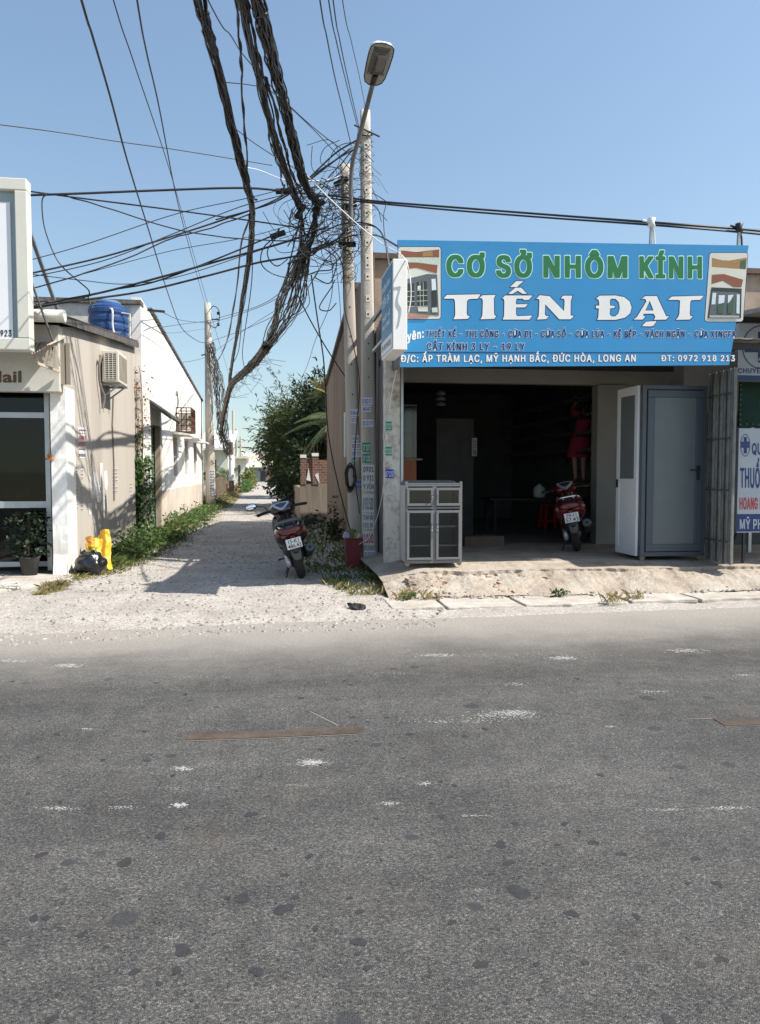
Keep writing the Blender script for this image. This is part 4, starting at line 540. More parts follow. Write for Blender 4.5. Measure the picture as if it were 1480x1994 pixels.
for u0, u1, dy in ((119, 124, 0), (124.5, 129, .03), (129.4, 135, .01)): b.box(tuple(at(u0, 748, 11.62+dy)), tuple(at(u1, 668, 11.62+dy)+Vector((0, .05, 0))))
b.build('side_boards', mat('old_boards', (0.3, 0.26, 0.21), 0.8, var=0.3, scale=3, streak=True), aw)
MB().box((at(60, 700, 11.9).x-1, 11.78, 3.3), (XW-.17, 11.86, zr0-.14)).build('shade_board', M_inner, aw)  # dark board standing in for the shaded recess under the roof
# potted plant at the door
pl = thing('potted_shrub', 'dark leafy potted shrub by the glass door of the nail shop', 'plant', (-3.45, 11.78, .05))
MB().lathe([(.1, .05), (.14, .3), (.155, .32), (.13, .32), (.12, .26)], (-3.42, 11.72, 0), 18).build('pot', mat('grey_pot', (0.05, 0.048, 0.045), 0.8), pl, smooth=True)
b = MB()
for k in range(420):
    a = rnd.uniform(0, 6.28); rr = rnd.random()**.6*.3; z = rnd.uniform(.3, .95)
    leafquad(b, (-3.44+rr*math.cos(a), 11.74+rr*.7*math.sin(a), z), rnd.uniform(.03, .06), asp=.5)
b.build('leaves', mat('dark_foliage', (0.022, 0.04, 0.018), 0.6, var=0.5, scale=9), pl)
MB().tube([(-3.42, 11.72, .25), (-3.44, 11.74, .6), (-3.42, 11.75, .85)], .012).build('stem', M_rust, pl)
# incense shelf
ic = thing('incense_holder', 'small orange incense holder fixed to the white pillar edge', 'incense holder', at(97, 897, 11.7))
c = at(97, 893, 11.69); MB().box((c.x-.045, 11.62, c.z-.02), (c.x+.045, 11.75, c.z+.01)).build('shelf', mat('orange_paint', (0.42, 0.15, 0.05), 0.6), ic)
MB().lathe([(.022, .01), (.034, .04), (.03, .06)], (c.x, 11.68, c.z), 12).build('cup', mat('orange_paint', None), ic); b = MB()
for k in range(4): b.tube([(c.x+.008*(k-1.5), 11.68, c.z+.05), (c.x+.016*(k-1.5), 11.68, c.z+.13+.01*k)], .0022, 4)
b.build('sticks', M_rust, ic)
# air conditioner on the grey wall
def aircon(x0, y0, z0, wx, ly, hz, label):
    t = thing('air_conditioner', label, 'air conditioner', (x0+wx/2, y0+ly/2, z0))
    MB().box((x0, y0, z0), (x0+wx, y0+ly, z0+hz)).build('casing', mat('ivory_casing', (0.6, 0.57, 0.49), 0.5, var=0.06), t, bevel=0.012)
    b = MB(); ns = 15
    for k in range(ns): z = lerp(z0+.05, z0+hz-.05, k/(ns-1)); b.box((x0+.05, y0-.012, z-.006), (x0+wx-.035, y0-.003, z+.006))
    for k in range(4): x = lerp(x0+.05, x0+wx-.035, k/3); b.box((x-.006, y0-.017, z0+.04), (x+.006, y0-.0125, z0+hz-.04))
    b.build('end_grille', mat('ivory_casing', None), t)
    MB().box((x0+.045, y0-.0025, z0+.04), (x0+wx-.03, y0-.0005, z0+hz-.04)).build('coil', M_black, t)
    b = MB()
    for k in range(17): y = lerp(y0+.06, y0+ly-.06, k/16); b.box((x0+wx+.001, y-.011, z0+.06), (x0+wx+.012, y+.011, z0+hz-.06))
    b.build('front_louvre', mat('dark_louvre', (0.3, 0.27, 0.22), 0.6), t)
    return t
ac = aircon(XW+.05, 14.15, 3.12, .28, .8, .55, 'ivory air conditioner unit bracketed to the grey nail shop wall')
for y in (14.3, 14.8):
    b = MB(); b.beam((XW, y, 3.09), (XW+.36, y, 3.09), .035); b.beam((XW, y, 2.85), (XW+.3, y, 3.08), .025); b.build('bracket', M_steel, ac)
b = MB(); b.tube(crom([(XW+.06, 14.12, 3.5), (XW+.09, 13.95, 3.55), (XW+.05, 13.9, 3.35), (XW+.05, 13.98, 3.05), (XW+.09, 14.1, 2.85), (XW+.05, 14.12, 2.65)], 6), .022, 8)
b.build('hose', mat('grey_lagging', (0.2, 0.18, 0.16), 0.85, var=0.3), ac)
o = MB().tube([atx(221, 770, XW+.02), atx(219, 830, XW+.02), atx(222, 905, XW+.02), atx(222.5, 975, XW+.02)], .014).build('drain_pipe', mat('brown_pipe', (0.16, 0.13, 0.1), 0.7)); tag(o, 'thin brown drain pipe running down the grey nail shop wall below the air conditioner', 'pipe')
# paper pasted on the grey wall
M_paper = mat('old_paper', (0.66, 0.64, 0.61), 0.9, var=0.12, scale=25); M_ink = mat('faded_ink', (0.12, 0.12, 0.14), 0.9); M_redink = mat('faded_red_ink', (0.5, 0.16, 0.12), 0.9)
def wallp(u, v, l=0.004): q = atx(u, v, XW); return Vector((XW+l, q.y, q.z))
o = MB().poly([wallp(*p) for p in ((151, 831), (166.5, 833), (168, 892), (153.5, 893))]).build('wall_poster', M_paper); tag(o, 'upright printed poster with red and black lines pasted near the front of the grey wall', 'poster')
for nm, rows, mm in (('text_lines', ((836, 839), (843, 844), (873, 876), (883, 889)), M_ink), ('red_numbers', ((848, 855), (860, 868)), M_redink)):
    b = MB()
    for v0, v1 in rows:
        for k in range(5): u = 153.2+k*2.7; b.poly([wallp(u, v0+k*.15, .007), wallp(u+2.1, v0+k*.15, .007), wallp(u+2.1, v1+k*.15, .007), wallp(u, v1+k*.15, .007)])
    bb = b.build(nm, mm, o); bb.location = -o.location
torn = [([(172, 930), (177, 926), (179, 945), (184, 950), (182, 972), (176, 968), (174, 950)], 'torn white paper strip, leftmost of the cluster on the grey wall'),
        ([(181, 921), (187, 918), (191, 938), (196, 952), (193, 962), (187, 966), (184, 945)], 'torn white paper scrap left of the tall white strip on the grey wall'),
        ([(194, 902), (200, 901), (201, 930), (199, 962), (194, 966), (195, 935)], 'tallest torn white paper strip in the cluster on the grey wall'),
        ([(202, 918), (208, 916), (210, 940), (207, 958), (203, 950)], 'short torn white paper just right of the tallest strip'),
        ([(187, 966), (198, 962), (204, 972), (196, 982), (188, 978)], 'crumpled grey paper patch under the torn strips on the grey wall'),
        ([(170, 981), (178, 979), (178, 1002), (174, 1004)], 'faded low paper strip left of the yellow sack on the grey wall'),
        ([(195, 978), (202, 976), (204, 994), (197, 997)], 'faded low paper strip above the yellow sack on the grey wall')]
for pts, lab in torn:
    o = MB().poly([wallp(u+rnd.uniform(-.4, .4), v+rnd.uniform(-1, 1), .005) for u, v in pts]).build('torn_paper', M_paper); tag(o, lab, 'paper', 'torn papers on the grey wall')
for i, (u, v, h, cols, lab) in enumerate([(146, 908, 22, 1, 'column of small printed stickers highest beside the white pillar'), (157, 907, 26, 1, 'column of small number stickers right of the highest column'), (147, 944, 44, 1, 'long worn sticker column low beside the white pillar'), (157, 940, 50, 1, 'long column of number stickers left of the torn papers'), (218, 912, 46, 2, 'grid of faded stickers beside the drain pipe'), (252, 940, 38, 1, 'narrow pale sticker strip near the vine')]):
    b = MB(); bi = MB(); k = 0
    while k*7 < h:
        for c in range(cols):
            uu, vv = u+c*5.5+rnd.uniform(-.5, .5), v+k*7
            if rnd.random() < .85:
                b.poly([wallp(uu, vv), wallp(uu+4.8, vv+.3), wallp(uu+4.9, vv+5.6), wallp(uu+.1, vv+5.4)])
                for e in range(3): bi.poly([wallp(uu+.5+e*1.4, vv+1.4, .007), wallp(uu+1.4+e*1.4, vv+1.4, .007), wallp(uu+1.4+e*1.4, vv+4.2, .007), wallp(uu+.5+e*1.4, vv+4.2, .007)])
        k += 1
    o = b.build('sticker_column', M_paper); tag(o, lab, 'stickers', 'sticker columns on the grey wall'); q = bi.build('print', M_ink, o); q.location = -o.location
# sack, bin bag, scraps
sk = thing('yellow_sack', 'bright yellow printed feed sack leaning on the grey wall', 'sack', (-2.62, 12.55, 0))
c0 = gz(193, 1108); yy = 12.35
def sackf(s, t):
    u = lerp(165, 216, s) if t > .5 else lerp(174, 219, s); v = lerp(1108, 1046-8*(s > .6), t)
    bulge = math.sin(math.pi*s)*.13*(1-.6*t); fold = .035*math.cos(9*(s-.62))*math.exp(-((s-.65)*5)**2)
    u = lerp(lerp(176, 165, t), lerp(219, 213, t), s)+1.5*math.sin(7*t+s*3); q = at(u, v-(6 if s > .55 else 0)*t-2*math.sin(s*9)*t, yy+.15*t)
    return q+Vector((.008*nz3(s*9, t*11, 4), -bulge+fold*2+.03*nz3(s*5, t*6)+.01*nz3(s*11, t*13, 2), .008*nz3(s*8, t*5, 7)))
def sackmat():
    m = mat('yellow_sack_print', (0.72, 0.43, 0.03), 0.45, var=0.18, scale=7, dirt=(0.62, 0.2, 0.02), damt=.6, dscale=7, bump=.35, bscale=14, spec=.5); return m
b = MB(); b.grid(36, 36, sackf); b.grid(36, 36, lambda s, t: sackf(1-s, t)+Vector((0, .02+.22*math.sin(math.pi*s)*(1-t*.9), 0)))
b.build('sack_body', sackmat(), sk, smooth=True)
M_greenink = mat('green_ink', (0.03, 0.12, 0.02), 0.6)
def sackpt(x, y):
    s = (x-169)/48; t = (1108-y)/62; q = sackf(s, t); return q+Vector((.006, -.035, 0))
poster('printed_word', 'MIX', M_greenink, sk, sackpt, 175, 193, 1072.5, 1063.5)
b = MB()
for v0, a0, a1 in ((1050, 170, 188), (1055, 171, 184), (1059, 172, 180)):
    b.grid(8, 1, lambda s, t: sackpt(lerp(a0, a1, s), v0+2.0*t))
b.build('red_bands', M_redink, sk)
bg_ = thing('garbage_bag', 'tied black plastic garbage bag in front of the yellow sack', 'garbage bag', gz(172, 1122))
b = MB(); cb = gz(174, 1124); b.ball((cb.x, cb.y+.12, .175), (.225, .19, .165), 40, 28)
for i, p in enumerate(b.v):
    q = p-Vector((cb.x, cb.y+.12, .175)); k = 1+.16*nz3(q.x*9, q.y*9, q.z*9)+.1*abs(nz3(q.x*17, q.y*17, q.z*17)); p2 = q*k
    if p2.z > .12: p2 += Vector((0, 0, .02))
    p2.z = max(p2.z, -.17); b.v[i] = Vector((cb.x, cb.y+.12, .175))+p2
b.build('bag', mat('black_plastic', (0.012, 0.012, 0.013), 0.22, var=0.2, bump=.6, bscale=11, spec=.6), bg_, smooth=True)
b = MB()
for du in (-14, 2): q = Vector((cb.x+du*.008, cb.y+.1, .31)); b.tube([q, q+Vector((.0, 0, .05)), q+Vector((.03, .01, .075)), q+Vector((.05, 0, .04))], [.03, .025, .02, .012], 7)
b.build('tied_ears', mat('black_plastic', None), bg_, smooth=True)
b = MB()
for k in range(6):
    pass
cs = gz(20, 1142, .066); b.tube(crom([cs+Vector((.16*math.cos(k*1.3)*rnd.uniform(.4, 1.1), .1*math.sin(k*1.3)*rnd.uniform(.4, 1.2), rnd.uniform(0, .05))) for k in range(16)], 5), .006, 5)
tag(b.build('tangled_strap', mat('pale_strap', (0.55, 0.56, 0.52), .5)), 'tangled pale plastic strap lying on the nail shop paving', 'strap')

# ------------------------------------------------------------------ white house behind
XH = -2.76; YH = 17.92
hs = thing('white_house', 'long whitewashed house along the alley with a stained parapet and small windows', 'house', (-5, 26, 0))
def hz(u, v): q = atx(u, v, XH); return q
ytop0 = hz(292, 604); ytop1 = hz(394, 783)
doorY = (19.15, 20.75); dz_ = 2.72
wins = [(23.6, 24.6), (26.8, 27.7), (30.0, 30.9)]
b = MB(); holes = [(doorY[0], doorY[1], -.05, dz_)]+[(a, c, 1.42, 2.6) for a, c in wins]
holed_wall(b, 'x', XH-.2, XH, YH, 34.2, -.05, 3.6, holes)
b.prism([(XH-.2, YH, 3.6), (XH-.2, 34.2, 3.6), (XH-.2, 34.2, ytop1.z-.0), (XH-.2, YH, ytop0.z)], (.2, 0, 0))
b.build('side_wall', M_housewhite, hs)
zp = at(280, 592, YH).z
b = MB(); b.box((-11, YH, -.05), (XH-.201, YH+.2, zp-.02)); b.build('front_wall', mat('stained_whitewash', (0.62, 0.6, 0.55), .9, var=.1, scale=3, dirt=(0.24, 0.215, 0.18), damt=.95, dscale=1.4, bump=.2), hs)
b = MB(); b.box((-11, YH-.09, zp-.02), (XH+.02, YH+.3, zp+.07)); b.build('parapet_cap', mat('dark_cap', (0.13, 0.11, 0.1), .9, var=.5, scale=14), hs)
b = MB(); d = (ytop1-ytop0)
for k in range(44):
    a = ytop0+d*(k/44); c = ytop0+d*((k+.8)/44); b.beam((XH-.05, a.y, a.z+.03), (XH-.05, c.y, c.z+.05), .2, .06)
b.build('verge_tiles', mat('grey_tiles', (0.12, 0.105, 0.1), .85, var=.5, scale=7), hs)
b = MB(); b.add([(XH-.15, YH+.2, ytop0.z-.03), (XH-.15, 34.2, ytop1.z-.03), (-11, 34.2, ytop1.z-.03), (-11, YH+.2, ytop0.z-.03)], [(0, 1, 2, 3)]); b.build('roof', M_roofdark, hs)
sh = MB(); ns = 30
sh.grid(1, ns*2, lambda s, t: (XH-.14+.02*(int(round(t*ns*2)) % 2), lerp(doorY[0], doorY[1], s), lerp(0, dz_, t))); sh.build('roller_shutter', mat('green_shutter', (0.12, 0.2, 0.155), .5, var=.15, metal=.2, scale=6), hs)
b = MB(); b.box((XH-.1, doorY[1]-.28, 0), (XH+.03, doorY[1]-.02, dz_-.02)); b.build('door_jamb', mat('tan_render', (0.36, 0.29, 0.22), .9, var=.2), hs)
b = MB(); b.prism([(XH, 19.0, dz_+.55), (XH, 19.0, dz_+.5), (XH+.5, 19.0, dz_+.12), (XH+.5, 19.0, dz_+.17)], (0, 2.0, 0))
for y in (19.05, 20.1, 20.95): b.beam((XH, y, dz_+.44), (XH+.48, y, dz_+.1), .03)
b.build('door_awning', mat('dark_awning', (0.09, 0.085, 0.08), .7, var=.2), hs)
for a, c in wins:
    f = MB(); f.box((XH-.12, a, 1.42), (XH-.1, c, 2.6)); f = f.build('window', mat('dark_window', (0.04, 0.045, 0.05), .15, spec=.6), hs)
    MB().box((XH-.095, (a+c)/2-.03, 1.42), (XH-.06, (a+c)/2+.03, 2.6)).box((XH-.095, a, 1.98), (XH-.06, c, 2.03)).build('frame', M_whitewash, f)
    MB().prism([(XH, a-.2, 2.66), (XH+.5, a-.2, 2.62), (XH+.5, a-.2, 2.67), (XH, a-.2, 2.74)], (0, c-a+.4, 0)).build('window_hood', M_housewhite, hs)
MB().box((XH+.001, 17.95, 0), (XH+.012, 34.1, 1.05)).box((XH+.001, 17.95, 1.05), (XH+.006, 19.0, 1.1)).build('plinth', mat('beige_plinth', (0.56, 0.48, 0.4), .9, var=.15, scale=2, dirt=(0.36, .3, .25), damt=.6), hs)
ob = bpy.data.objects['plinth']; me = ob.data        # keep the doorway clear
b = MB(); b.box((XH+.001, 20.78, 0), (XH+.012, 34.1, 1.05)); b.box((XH+.001, 17.95, 0), (XH+.012, 19.12, 1.05)); nm = MB()
bpy.data.objects.remove(ob); b.build('plinth', mat('beige_plinth', None), hs)
# caged air conditioner on the house
ac2 = aircon(XH+.06, 24.55, 2.86, .3, .75, .5, 'ivory air conditioner inside the rusty wall cage of the white house')
cg = thing('wall_cage', 'rusty iron cage bolted to the white house wall around an air conditioner', 'cage', (XH+.2, 24.9, 2.75))
b = MB(); x0, x1, y0, y1, z0, z1 = XH, XH+.46, 24.3, 25.6, 2.78, 3.5
for z in [lerp(z0, z1, k/4) for k in range(5)]: b.beam((x0, y0, z), (x1, y0, z), .03); b.beam((x1, y0, z), (x1, y1, z), .03); b.beam((x0, y1, z), (x1, y1, z), .03)
for k in range(4): x = lerp(x0+.02, x1, k/3); b.beam((x, y0, z0), (x, y0, z1), .03)
for k in range(6): y = lerp(y0, y1, k/5); b.beam((x1, y, z0), (x1, y, z1), .025); b.beam((x0, y, z0), (x1, y, z0), .025)
b.build('bars', M_rust, cg)
MB().tube(crom([(XH+.03, 24.6, 3.5), (XH+.05, 24.5, 3.8), (XH+.04, 24.35, 4.0), (XH+.05, 24.2, 3.85)], 5), .02).build('cable_loop', M_rust, cg)
# blue water tank
tk = thing('water_tank', 'blue plastic water tank on the roof against the house parapet', 'water tank', at(212, 655, 17.2))
tc_ = at(212, 650, 17.25); r = .41; z0 = tc_.z-.15; z1 = at(212, 600, 17.2).z; M_blue = mat('blue_plastic', (0.018, 0.055, 0.17), .35, var=.15, spec=.5, dirt=(.1, .16, .3), damt=.3, dscale=6)
prof = [(r, z0)]
for k in range(4):
    z = lerp(z0, z1, k/4); h = (z1-z0)/4; prof += [(r, z+.04), (r, z+h-.05), (r-.015, z+h-.03), (r-.015, z+h)]
prof += [(r-.02, z1), (r-.1, z1+.06), (.25, z1+.085)]
MB().lathe(prof, (tc_.x, tc_.y, 0), 32).build('tank_body', M_blue, tk, smooth=False)
MB().lathe([(.24, z1+.086), (.255, z1+.09), (.255, z1+.12), (.2, z1+.15), (.0, z1+.16)], (tc_.x, tc_.y, 0), 28).build('lid', mat('dull_blue_lid', (0.1, 0.19, 0.3), .5), tk)
MB().tube(crom([at(222, 650, 16.8), at(219, 632, 16.8), at(219, 605, 16.8), at(213, 600, 16.9)], 4), .022).build('inlet_pipe', mat('white_pvc', (.65, .65, .62), .4), tk)
MB().tube([at(253, 660, 17.0), at(253, 612, 17.0), at(222, 607, 17.0)], .02).build('outlet_pipe', mat('white_pvc', None), tk)
o = MB().beam(at(287, 604, 18.1), at(321, 607, 18.1), .05).build('roof_purlin', M_darkmetal); tag(o, 'short dark purlin end poking out beyond the white house parapet', 'beam')
# climbing vine on the house corner
vn = thing('climbing_vine', 'climbing vine on the house corner, dry and brown above, green below', 'vine', (-2.85, 17.8, 0))
M_leaf = mat('vine_green', (0.055, 0.11, 0.03), .55, var=.5, scale=6, transl=.25); M_dead = mat('dead_vine', (0.22, 0.13, 0.075), .9, var=.5, scale=8)
b = MB()
for k in range(1500):
    z = rnd.random()**.9*(1.9 if rnd.random() < .85 else 2.5); wid = .34-.1*z/1.9; x = -2.88+rnd.gauss(0, wid*.55); x = max(-3.3, min(-2.3, x)); y = 17.82-rnd.random()*.14
    if x > XH: y = 17.85+rnd.random()*.5; x = XH+rnd.random()*.16
    leafquad(b, (x, y, z), rnd.uniform(.035, .075), (rnd.gauss(0, .6), -.5, -.8), asp=.65)
b.build('green_leaves', M_leaf, vn)
b = MB()
for k in range(520):
    z = rnd.uniform(1.25, 3.9); x = -2.93+rnd.gauss(0, .13); leafquad(b, (x, 17.84-rnd.random()*.1, z), rnd.uniform(.02, .05), asp=.6)
for k in range(120): z = rnd.uniform(2.0, 3.6); leafquad(b, (XH+rnd.random()*.08, 18+abs(rnd.gauss(0, .5)), z), rnd.uniform(.015, .04), asp=.5)
b.build('dry_leaves', M_dead, vn)
b = MB()
for k in range(9):
    x = -2.9+rnd.gauss(0, .1); pts = [(x+.07*nz3(k, z, 1, 1.7), 17.86-.03*rnd.random(), z) for z in [i*.35 for i in range(3+rnd.randint(5, 9))]]; b.tube(pts, .009, 5)
b.build('stems', M_dead, vn)
# ================================================================== ALLEY: plants, trees, far houses
M_grass = mat('weed_green', (0.085, 0.125, 0.035), .7, var=.55, scale=5, transl=.3, spec=.2)
M_grassdry = mat('dry_grass', (0.33, 0.265, 0.13), .85, var=.4, scale=5, transl=.25, spec=.2)
M_weedleaf = mat('weed_leaf', (0.075, 0.13, 0.035), .6, var=.5, scale=4, transl=.3, spec=.3)
M_bamboo = mat('bamboo_leaf', (0.075, 0.095, 0.03), .6, var=.6, scale=1.2, transl=.28, spec=.3)
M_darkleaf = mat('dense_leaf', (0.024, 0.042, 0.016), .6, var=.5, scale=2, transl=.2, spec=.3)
M_trunk = mat('bark', (0.16, 0.125, 0.09), .95, var=.3, scale=8, bump=.5)
M_palm = mat('palm_frond', (0.085, 0.115, 0.045), .5, var=.35, scale=2, transl=.25, spec=.4)
M_palmpale = mat('pale_frond', (0.3, 0.28, 0.12), .55, var=.25, scale=2, transl=.35)
def blade(b, x, y, z, h, wd, lean):
    a = rnd.uniform(0, 6.28); dx, dy = math.cos(a), math.sin(a); lx, ly = rnd.gauss(0, lean)*h, rnd.gauss(0, lean)*h
    b.add([(x-dx*wd, y-dy*wd, z), (x+dx*wd, y+dy*wd, z), (x+lx*.45+dx*wd*.6, y+ly*.45+dy*wd*.6, z+h*.6), (x+lx, y+ly, z+h*rnd.uniform(.7, 1))], [(0, 1, 2), (0, 2, 3)])
def gedge(y): # right edge of the left verge
    pts = [(9.6, -2.72), (10.6, -2.62), (11.8, -2.3), (13.9, -1.72), (17, -1.5), (26, -1.45), (60, -1.7), (130, -2.2)]
    for (a, p), (c, q) in zip(pts, pts[1:]):
        if a <= y <= c: return lerp(p, q, (y-a)/(c-a))
    return -2.5
b = MB(); bd = MB()
for k in range(30000):
    y = 10.0+rnd.random()**2.4*75; e = gedge(y)+.22*nz3(0, y, 0, 1.1)+.1*nz3(3, y, 0, 4); l = -2.95 if y > 11.8 else -2.85
    t = rnd.random(); x = lerp(e, l, t**.8)
    cl = nz3(x, y, 8, 1.6)
    if cl < -.28 and rnd.random() < .75: continue
    h = (.04+.15*min(1, t*1.3))*rnd.uniform(.5, 1.4)*(1+.6*cl); h *= 1 if y > 11.8 else .55
    dry = (y < 12.0 and rnd.random() < .8-.3*(y-10)/2) or (t < .16 and rnd.random() < .5) or rnd.random() < .1
    if 34 < y < 52: dry = dry or rnd.random() < .55; h *= 1.9
    blade(bd if dry else b, x, y, -.01, h, rnd.uniform(.004, .009)*(1+y/28), .5)
for k in range(9000):                        # right verge in the building's shade
    y = 9.5+rnd.random()**2*26; x = rnd.uniform(.62+.35*max(0, 1-(y-9.5)/1.6), 1.72)+.14*nz3(4, y, 0, 1.2)
    if nz3(x, y, 4, 1.8) < -.1 and rnd.random() < .75: continue
    if abs(x-.55) < .2 and y < 11.5: continue
    blade(bd if rnd.random() < (.5 if y < 10.6 else .1) else b, x, y, -.01, rnd.uniform(.03, .15), rnd.uniform(.004, .009)*(1+y/34), .5)
tag(b.build('verge_grass', M_grass), 'green weeds and grass along both sides of the gravel alley', 'grass', kind='stuff')
tag(bd.build('dry_verge_grass', M_grassdry), 'straw coloured dry grass at the edges of the alley', 'grass', kind='stuff')
def bush(name, label, c, r, n, size, m, group=None, stems=6):
    t = thing(name, label, 'bush', c, group); b = MB()
    cl = [(rnd.gauss(0, .5), rnd.gauss(0, .5), abs(rnd.gauss(.35, .35))) for _ in range(max(5, n//45))]
    for k in range(n):
        q = rnd.choice(cl); p = Vector((c[0]+r[0]*(q[0]+rnd.gauss(0, .23)), c[1]+r[1]*(q[1]+rnd.gauss(0, .23)), max(.01, c[2]+r[2]*(q[2]+rnd.gauss(0, .16)))))
        leafquad(b, p, rnd.uniform(.6, 1.3)*size, (rnd.gauss(0, 1), rnd.gauss(0, 1), rnd.gauss(.15, .5)), asp=.5)
    b.build('leaves', m, t); s = MB()
    for k in range(stems):
        q = rnd.choice(cl); s.tube([(c[0]+rnd.gauss(0, .1)*r[0], c[1]+rnd.gauss(0, .1)*r[1], -.02), (c[0]+q[0]*r[0]*.6, c[1]+q[1]*r[1]*.6, c[2]+q[2]*r[2]*.6), (c[0]+q[0]*r[0], c[1]+q[1]*r[1], c[2]+q[2]*r[2])], .008, 5)
    s.build('stems', M_trunk, t); return t
G = 'weeds growing along the foot of the left walls'
for c, r, n, lab in [((-2.45, 14.0, 0), (.42, .5, .33), 520, 'leafy weed clump just behind the yellow sack'), ((-2.45, 15.6, 0), (.45, .8, .42), 700, 'big leafy weed clump in front of the green vine'), ((-2.15, 17.3, 0), (.45, .9, .36), 600, 'dark weed clump at the edge of the shade by the house corner'),
                     ((-2.4, 21.6, 0), (.4, 1.0, .4), 360, 'weed clump beside the green shutter door'), ((-2.3, 25.5, 0), (.45, 1.8, .42), 460, 'sunny weed clump below the first house window'), ((-2.2, 30, 0), (.5, 2.0, .42), 380, 'far weed clump before the round alley pole'), ((-2.5, 12.9, 0), (.25, .3, .18), 160, 'small weed tuft between the garbage bag and the wall')]:
    bush('weed_clump', lab, c, r, n, .045 if c[1] < 20 else .055, M_weedleaf, G)
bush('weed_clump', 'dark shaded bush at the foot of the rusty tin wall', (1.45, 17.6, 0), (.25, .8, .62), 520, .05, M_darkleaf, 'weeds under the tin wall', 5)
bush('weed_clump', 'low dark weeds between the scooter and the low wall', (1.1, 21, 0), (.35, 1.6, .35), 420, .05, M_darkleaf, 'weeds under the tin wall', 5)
bush('weed_clump', 'sprig of weeds at the foot of the concrete porch pillar', tuple(gz(757, 1100, .05)), (.17, .1, .17), 120, .03, M_weedleaf, 'weeds by the platform', 6)
bush('weed_clump', 'small weed tuft under the left end of the broken platform', tuple(gz(800, 1166, .03)), (.14, .09, .08), 90, .028, M_weedleaf, 'weeds by the platform', 4)
bush('weed_clump', 'tiny weed tuft in the middle of the platform edge', tuple(gz(1085, 1156, .05)), (.16, .06, .045), 70, .024, M_weedleaf, 'weeds by the platform', 4)
b = MB()
for u, v in ((800, 1158), (780, 1166), (838, 1166), (1190, 1170), (1240, 1164)):
    g = gz(u, v, .03)
    for k in range(46): blade(b, g.x+rnd.gauss(0, .06), g.y+rnd.gauss(0, .04), .02, rnd.uniform(.04, .16), .004, .5)
tag(b.build('kerb_grass', M_grassdry), 'dry grass tufts growing in the cracks before the shop platform', 'grass', kind='stuff')
# ---- trees
def tree(name, label, base, height, crown, n, size, m, asp=.3, trunk_r=.12, group=None, limbs=8, droop=.3, top=None):
    t = thing(name, label, 'tree', base, group); s = MB(); c, r = Vector(crown[0]), crown[1]
    s.tube(crom([base, (base[0]+.1, base[1], height*.3), tuple(c-Vector((0, 0, r[2]*.4)))], 5), [trunk_r*lerp(1, .55, k/10) for k in range(11)], 8)
    cl = []
    for k in range(max(14, n//130)):
        d = Vector((rnd.gauss(0, 1), rnd.gauss(0, 1), rnd.gauss(0, 1))).normalized(); q = rnd.uniform(.35, 1)**.6*rnd.uniform(.85, 1.12)
        cl.append(c+Vector((d.x*r[0]*q, d.y*r[1]*q, d.z*r[2]*q)))
    for k in range(limbs): q = rnd.choice(cl); s.tube([tuple(c-Vector((0, 0, r[2]*.5))), tuple((c+q)/2-Vector((0, 0, .15))), tuple(q)], [trunk_r*.45, trunk_r*.3, trunk_r*.1], 6)
    s.build('trunk', M_trunk, t); b = MB(); k = 0
    while k < n:
        q = rnd.choice(cl); sp = .2*(r[0]+r[2])/2*rnd.uniform(.6, 1.4)
        tw = q+Vector((rnd.gauss(0, sp), rnd.gauss(0, sp), rnd.gauss(0, sp))); td = ((tw-c).normalized()+Vector((rnd.gauss(0, .5), rnd.gauss(0, .5), rnd.gauss(0, .4)))).normalized()
        for e in range(7):
            leafquad(b, tw+td*size*.5*e, size*rnd.uniform(.6, 1.2), td+Vector((rnd.gauss(0, .7), rnd.gauss(0, .7), rnd.gauss(-droop, .5))), asp=asp); k += 1
    b.build('crown', m, t); return t
tree('bamboo_clump', 'bushy bamboo clump leaning over the alley, dark underneath', (2.0, 34, 0), 4, ((1.6, 34, 2.95), (1.75, 2.2, 1.75)), 21000, .13, M_bamboo, .2, .07, limbs=14)
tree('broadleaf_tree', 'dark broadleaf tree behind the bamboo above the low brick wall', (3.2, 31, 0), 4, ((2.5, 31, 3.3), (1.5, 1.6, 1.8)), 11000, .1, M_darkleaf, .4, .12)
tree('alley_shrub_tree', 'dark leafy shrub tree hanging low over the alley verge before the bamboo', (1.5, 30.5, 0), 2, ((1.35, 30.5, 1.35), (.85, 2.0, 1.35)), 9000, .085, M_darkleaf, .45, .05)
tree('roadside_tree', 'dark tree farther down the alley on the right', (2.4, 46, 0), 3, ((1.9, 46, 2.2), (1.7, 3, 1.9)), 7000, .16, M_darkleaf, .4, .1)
# thin bamboo tops against the sky
bt = thing('bamboo_shoot', 'thin bare bamboo shoot with sparse leaves rising above the clump', 'bamboo', (1.7, 34.5, 0)); b = MB(); lf = MB()
stem = crom([(1.5, 34.5, 0), (1.2, 34.5, 3.2), (at(558, 800, 34.5)), (at(545, 748, 34.5)), (at(527, 718, 34.5))], 8); b.tube(stem, [lerp(.03, .006, k/(len(stem)-1)) for k in range(len(stem))], 6)
for k in range(20):
    p = stem[-1-k]; d = Vector((rnd.gauss(-.3, .8), rnd.gauss(0, .4), rnd.uniform(-.1, .8)))*.3*(.5+k/16); b.tube([p, p+d], .004, 4)
    for e in range(9): leafquad(lf, p+d*rnd.uniform(.3, 1.1), .075, (d.x+rnd.gauss(0, .3), rnd.gauss(0, .3), -.15+rnd.gauss(0, .3)), asp=.2)
b.build('stem', M_trunk, bt); lf.build('leaves', M_bamboo, bt)
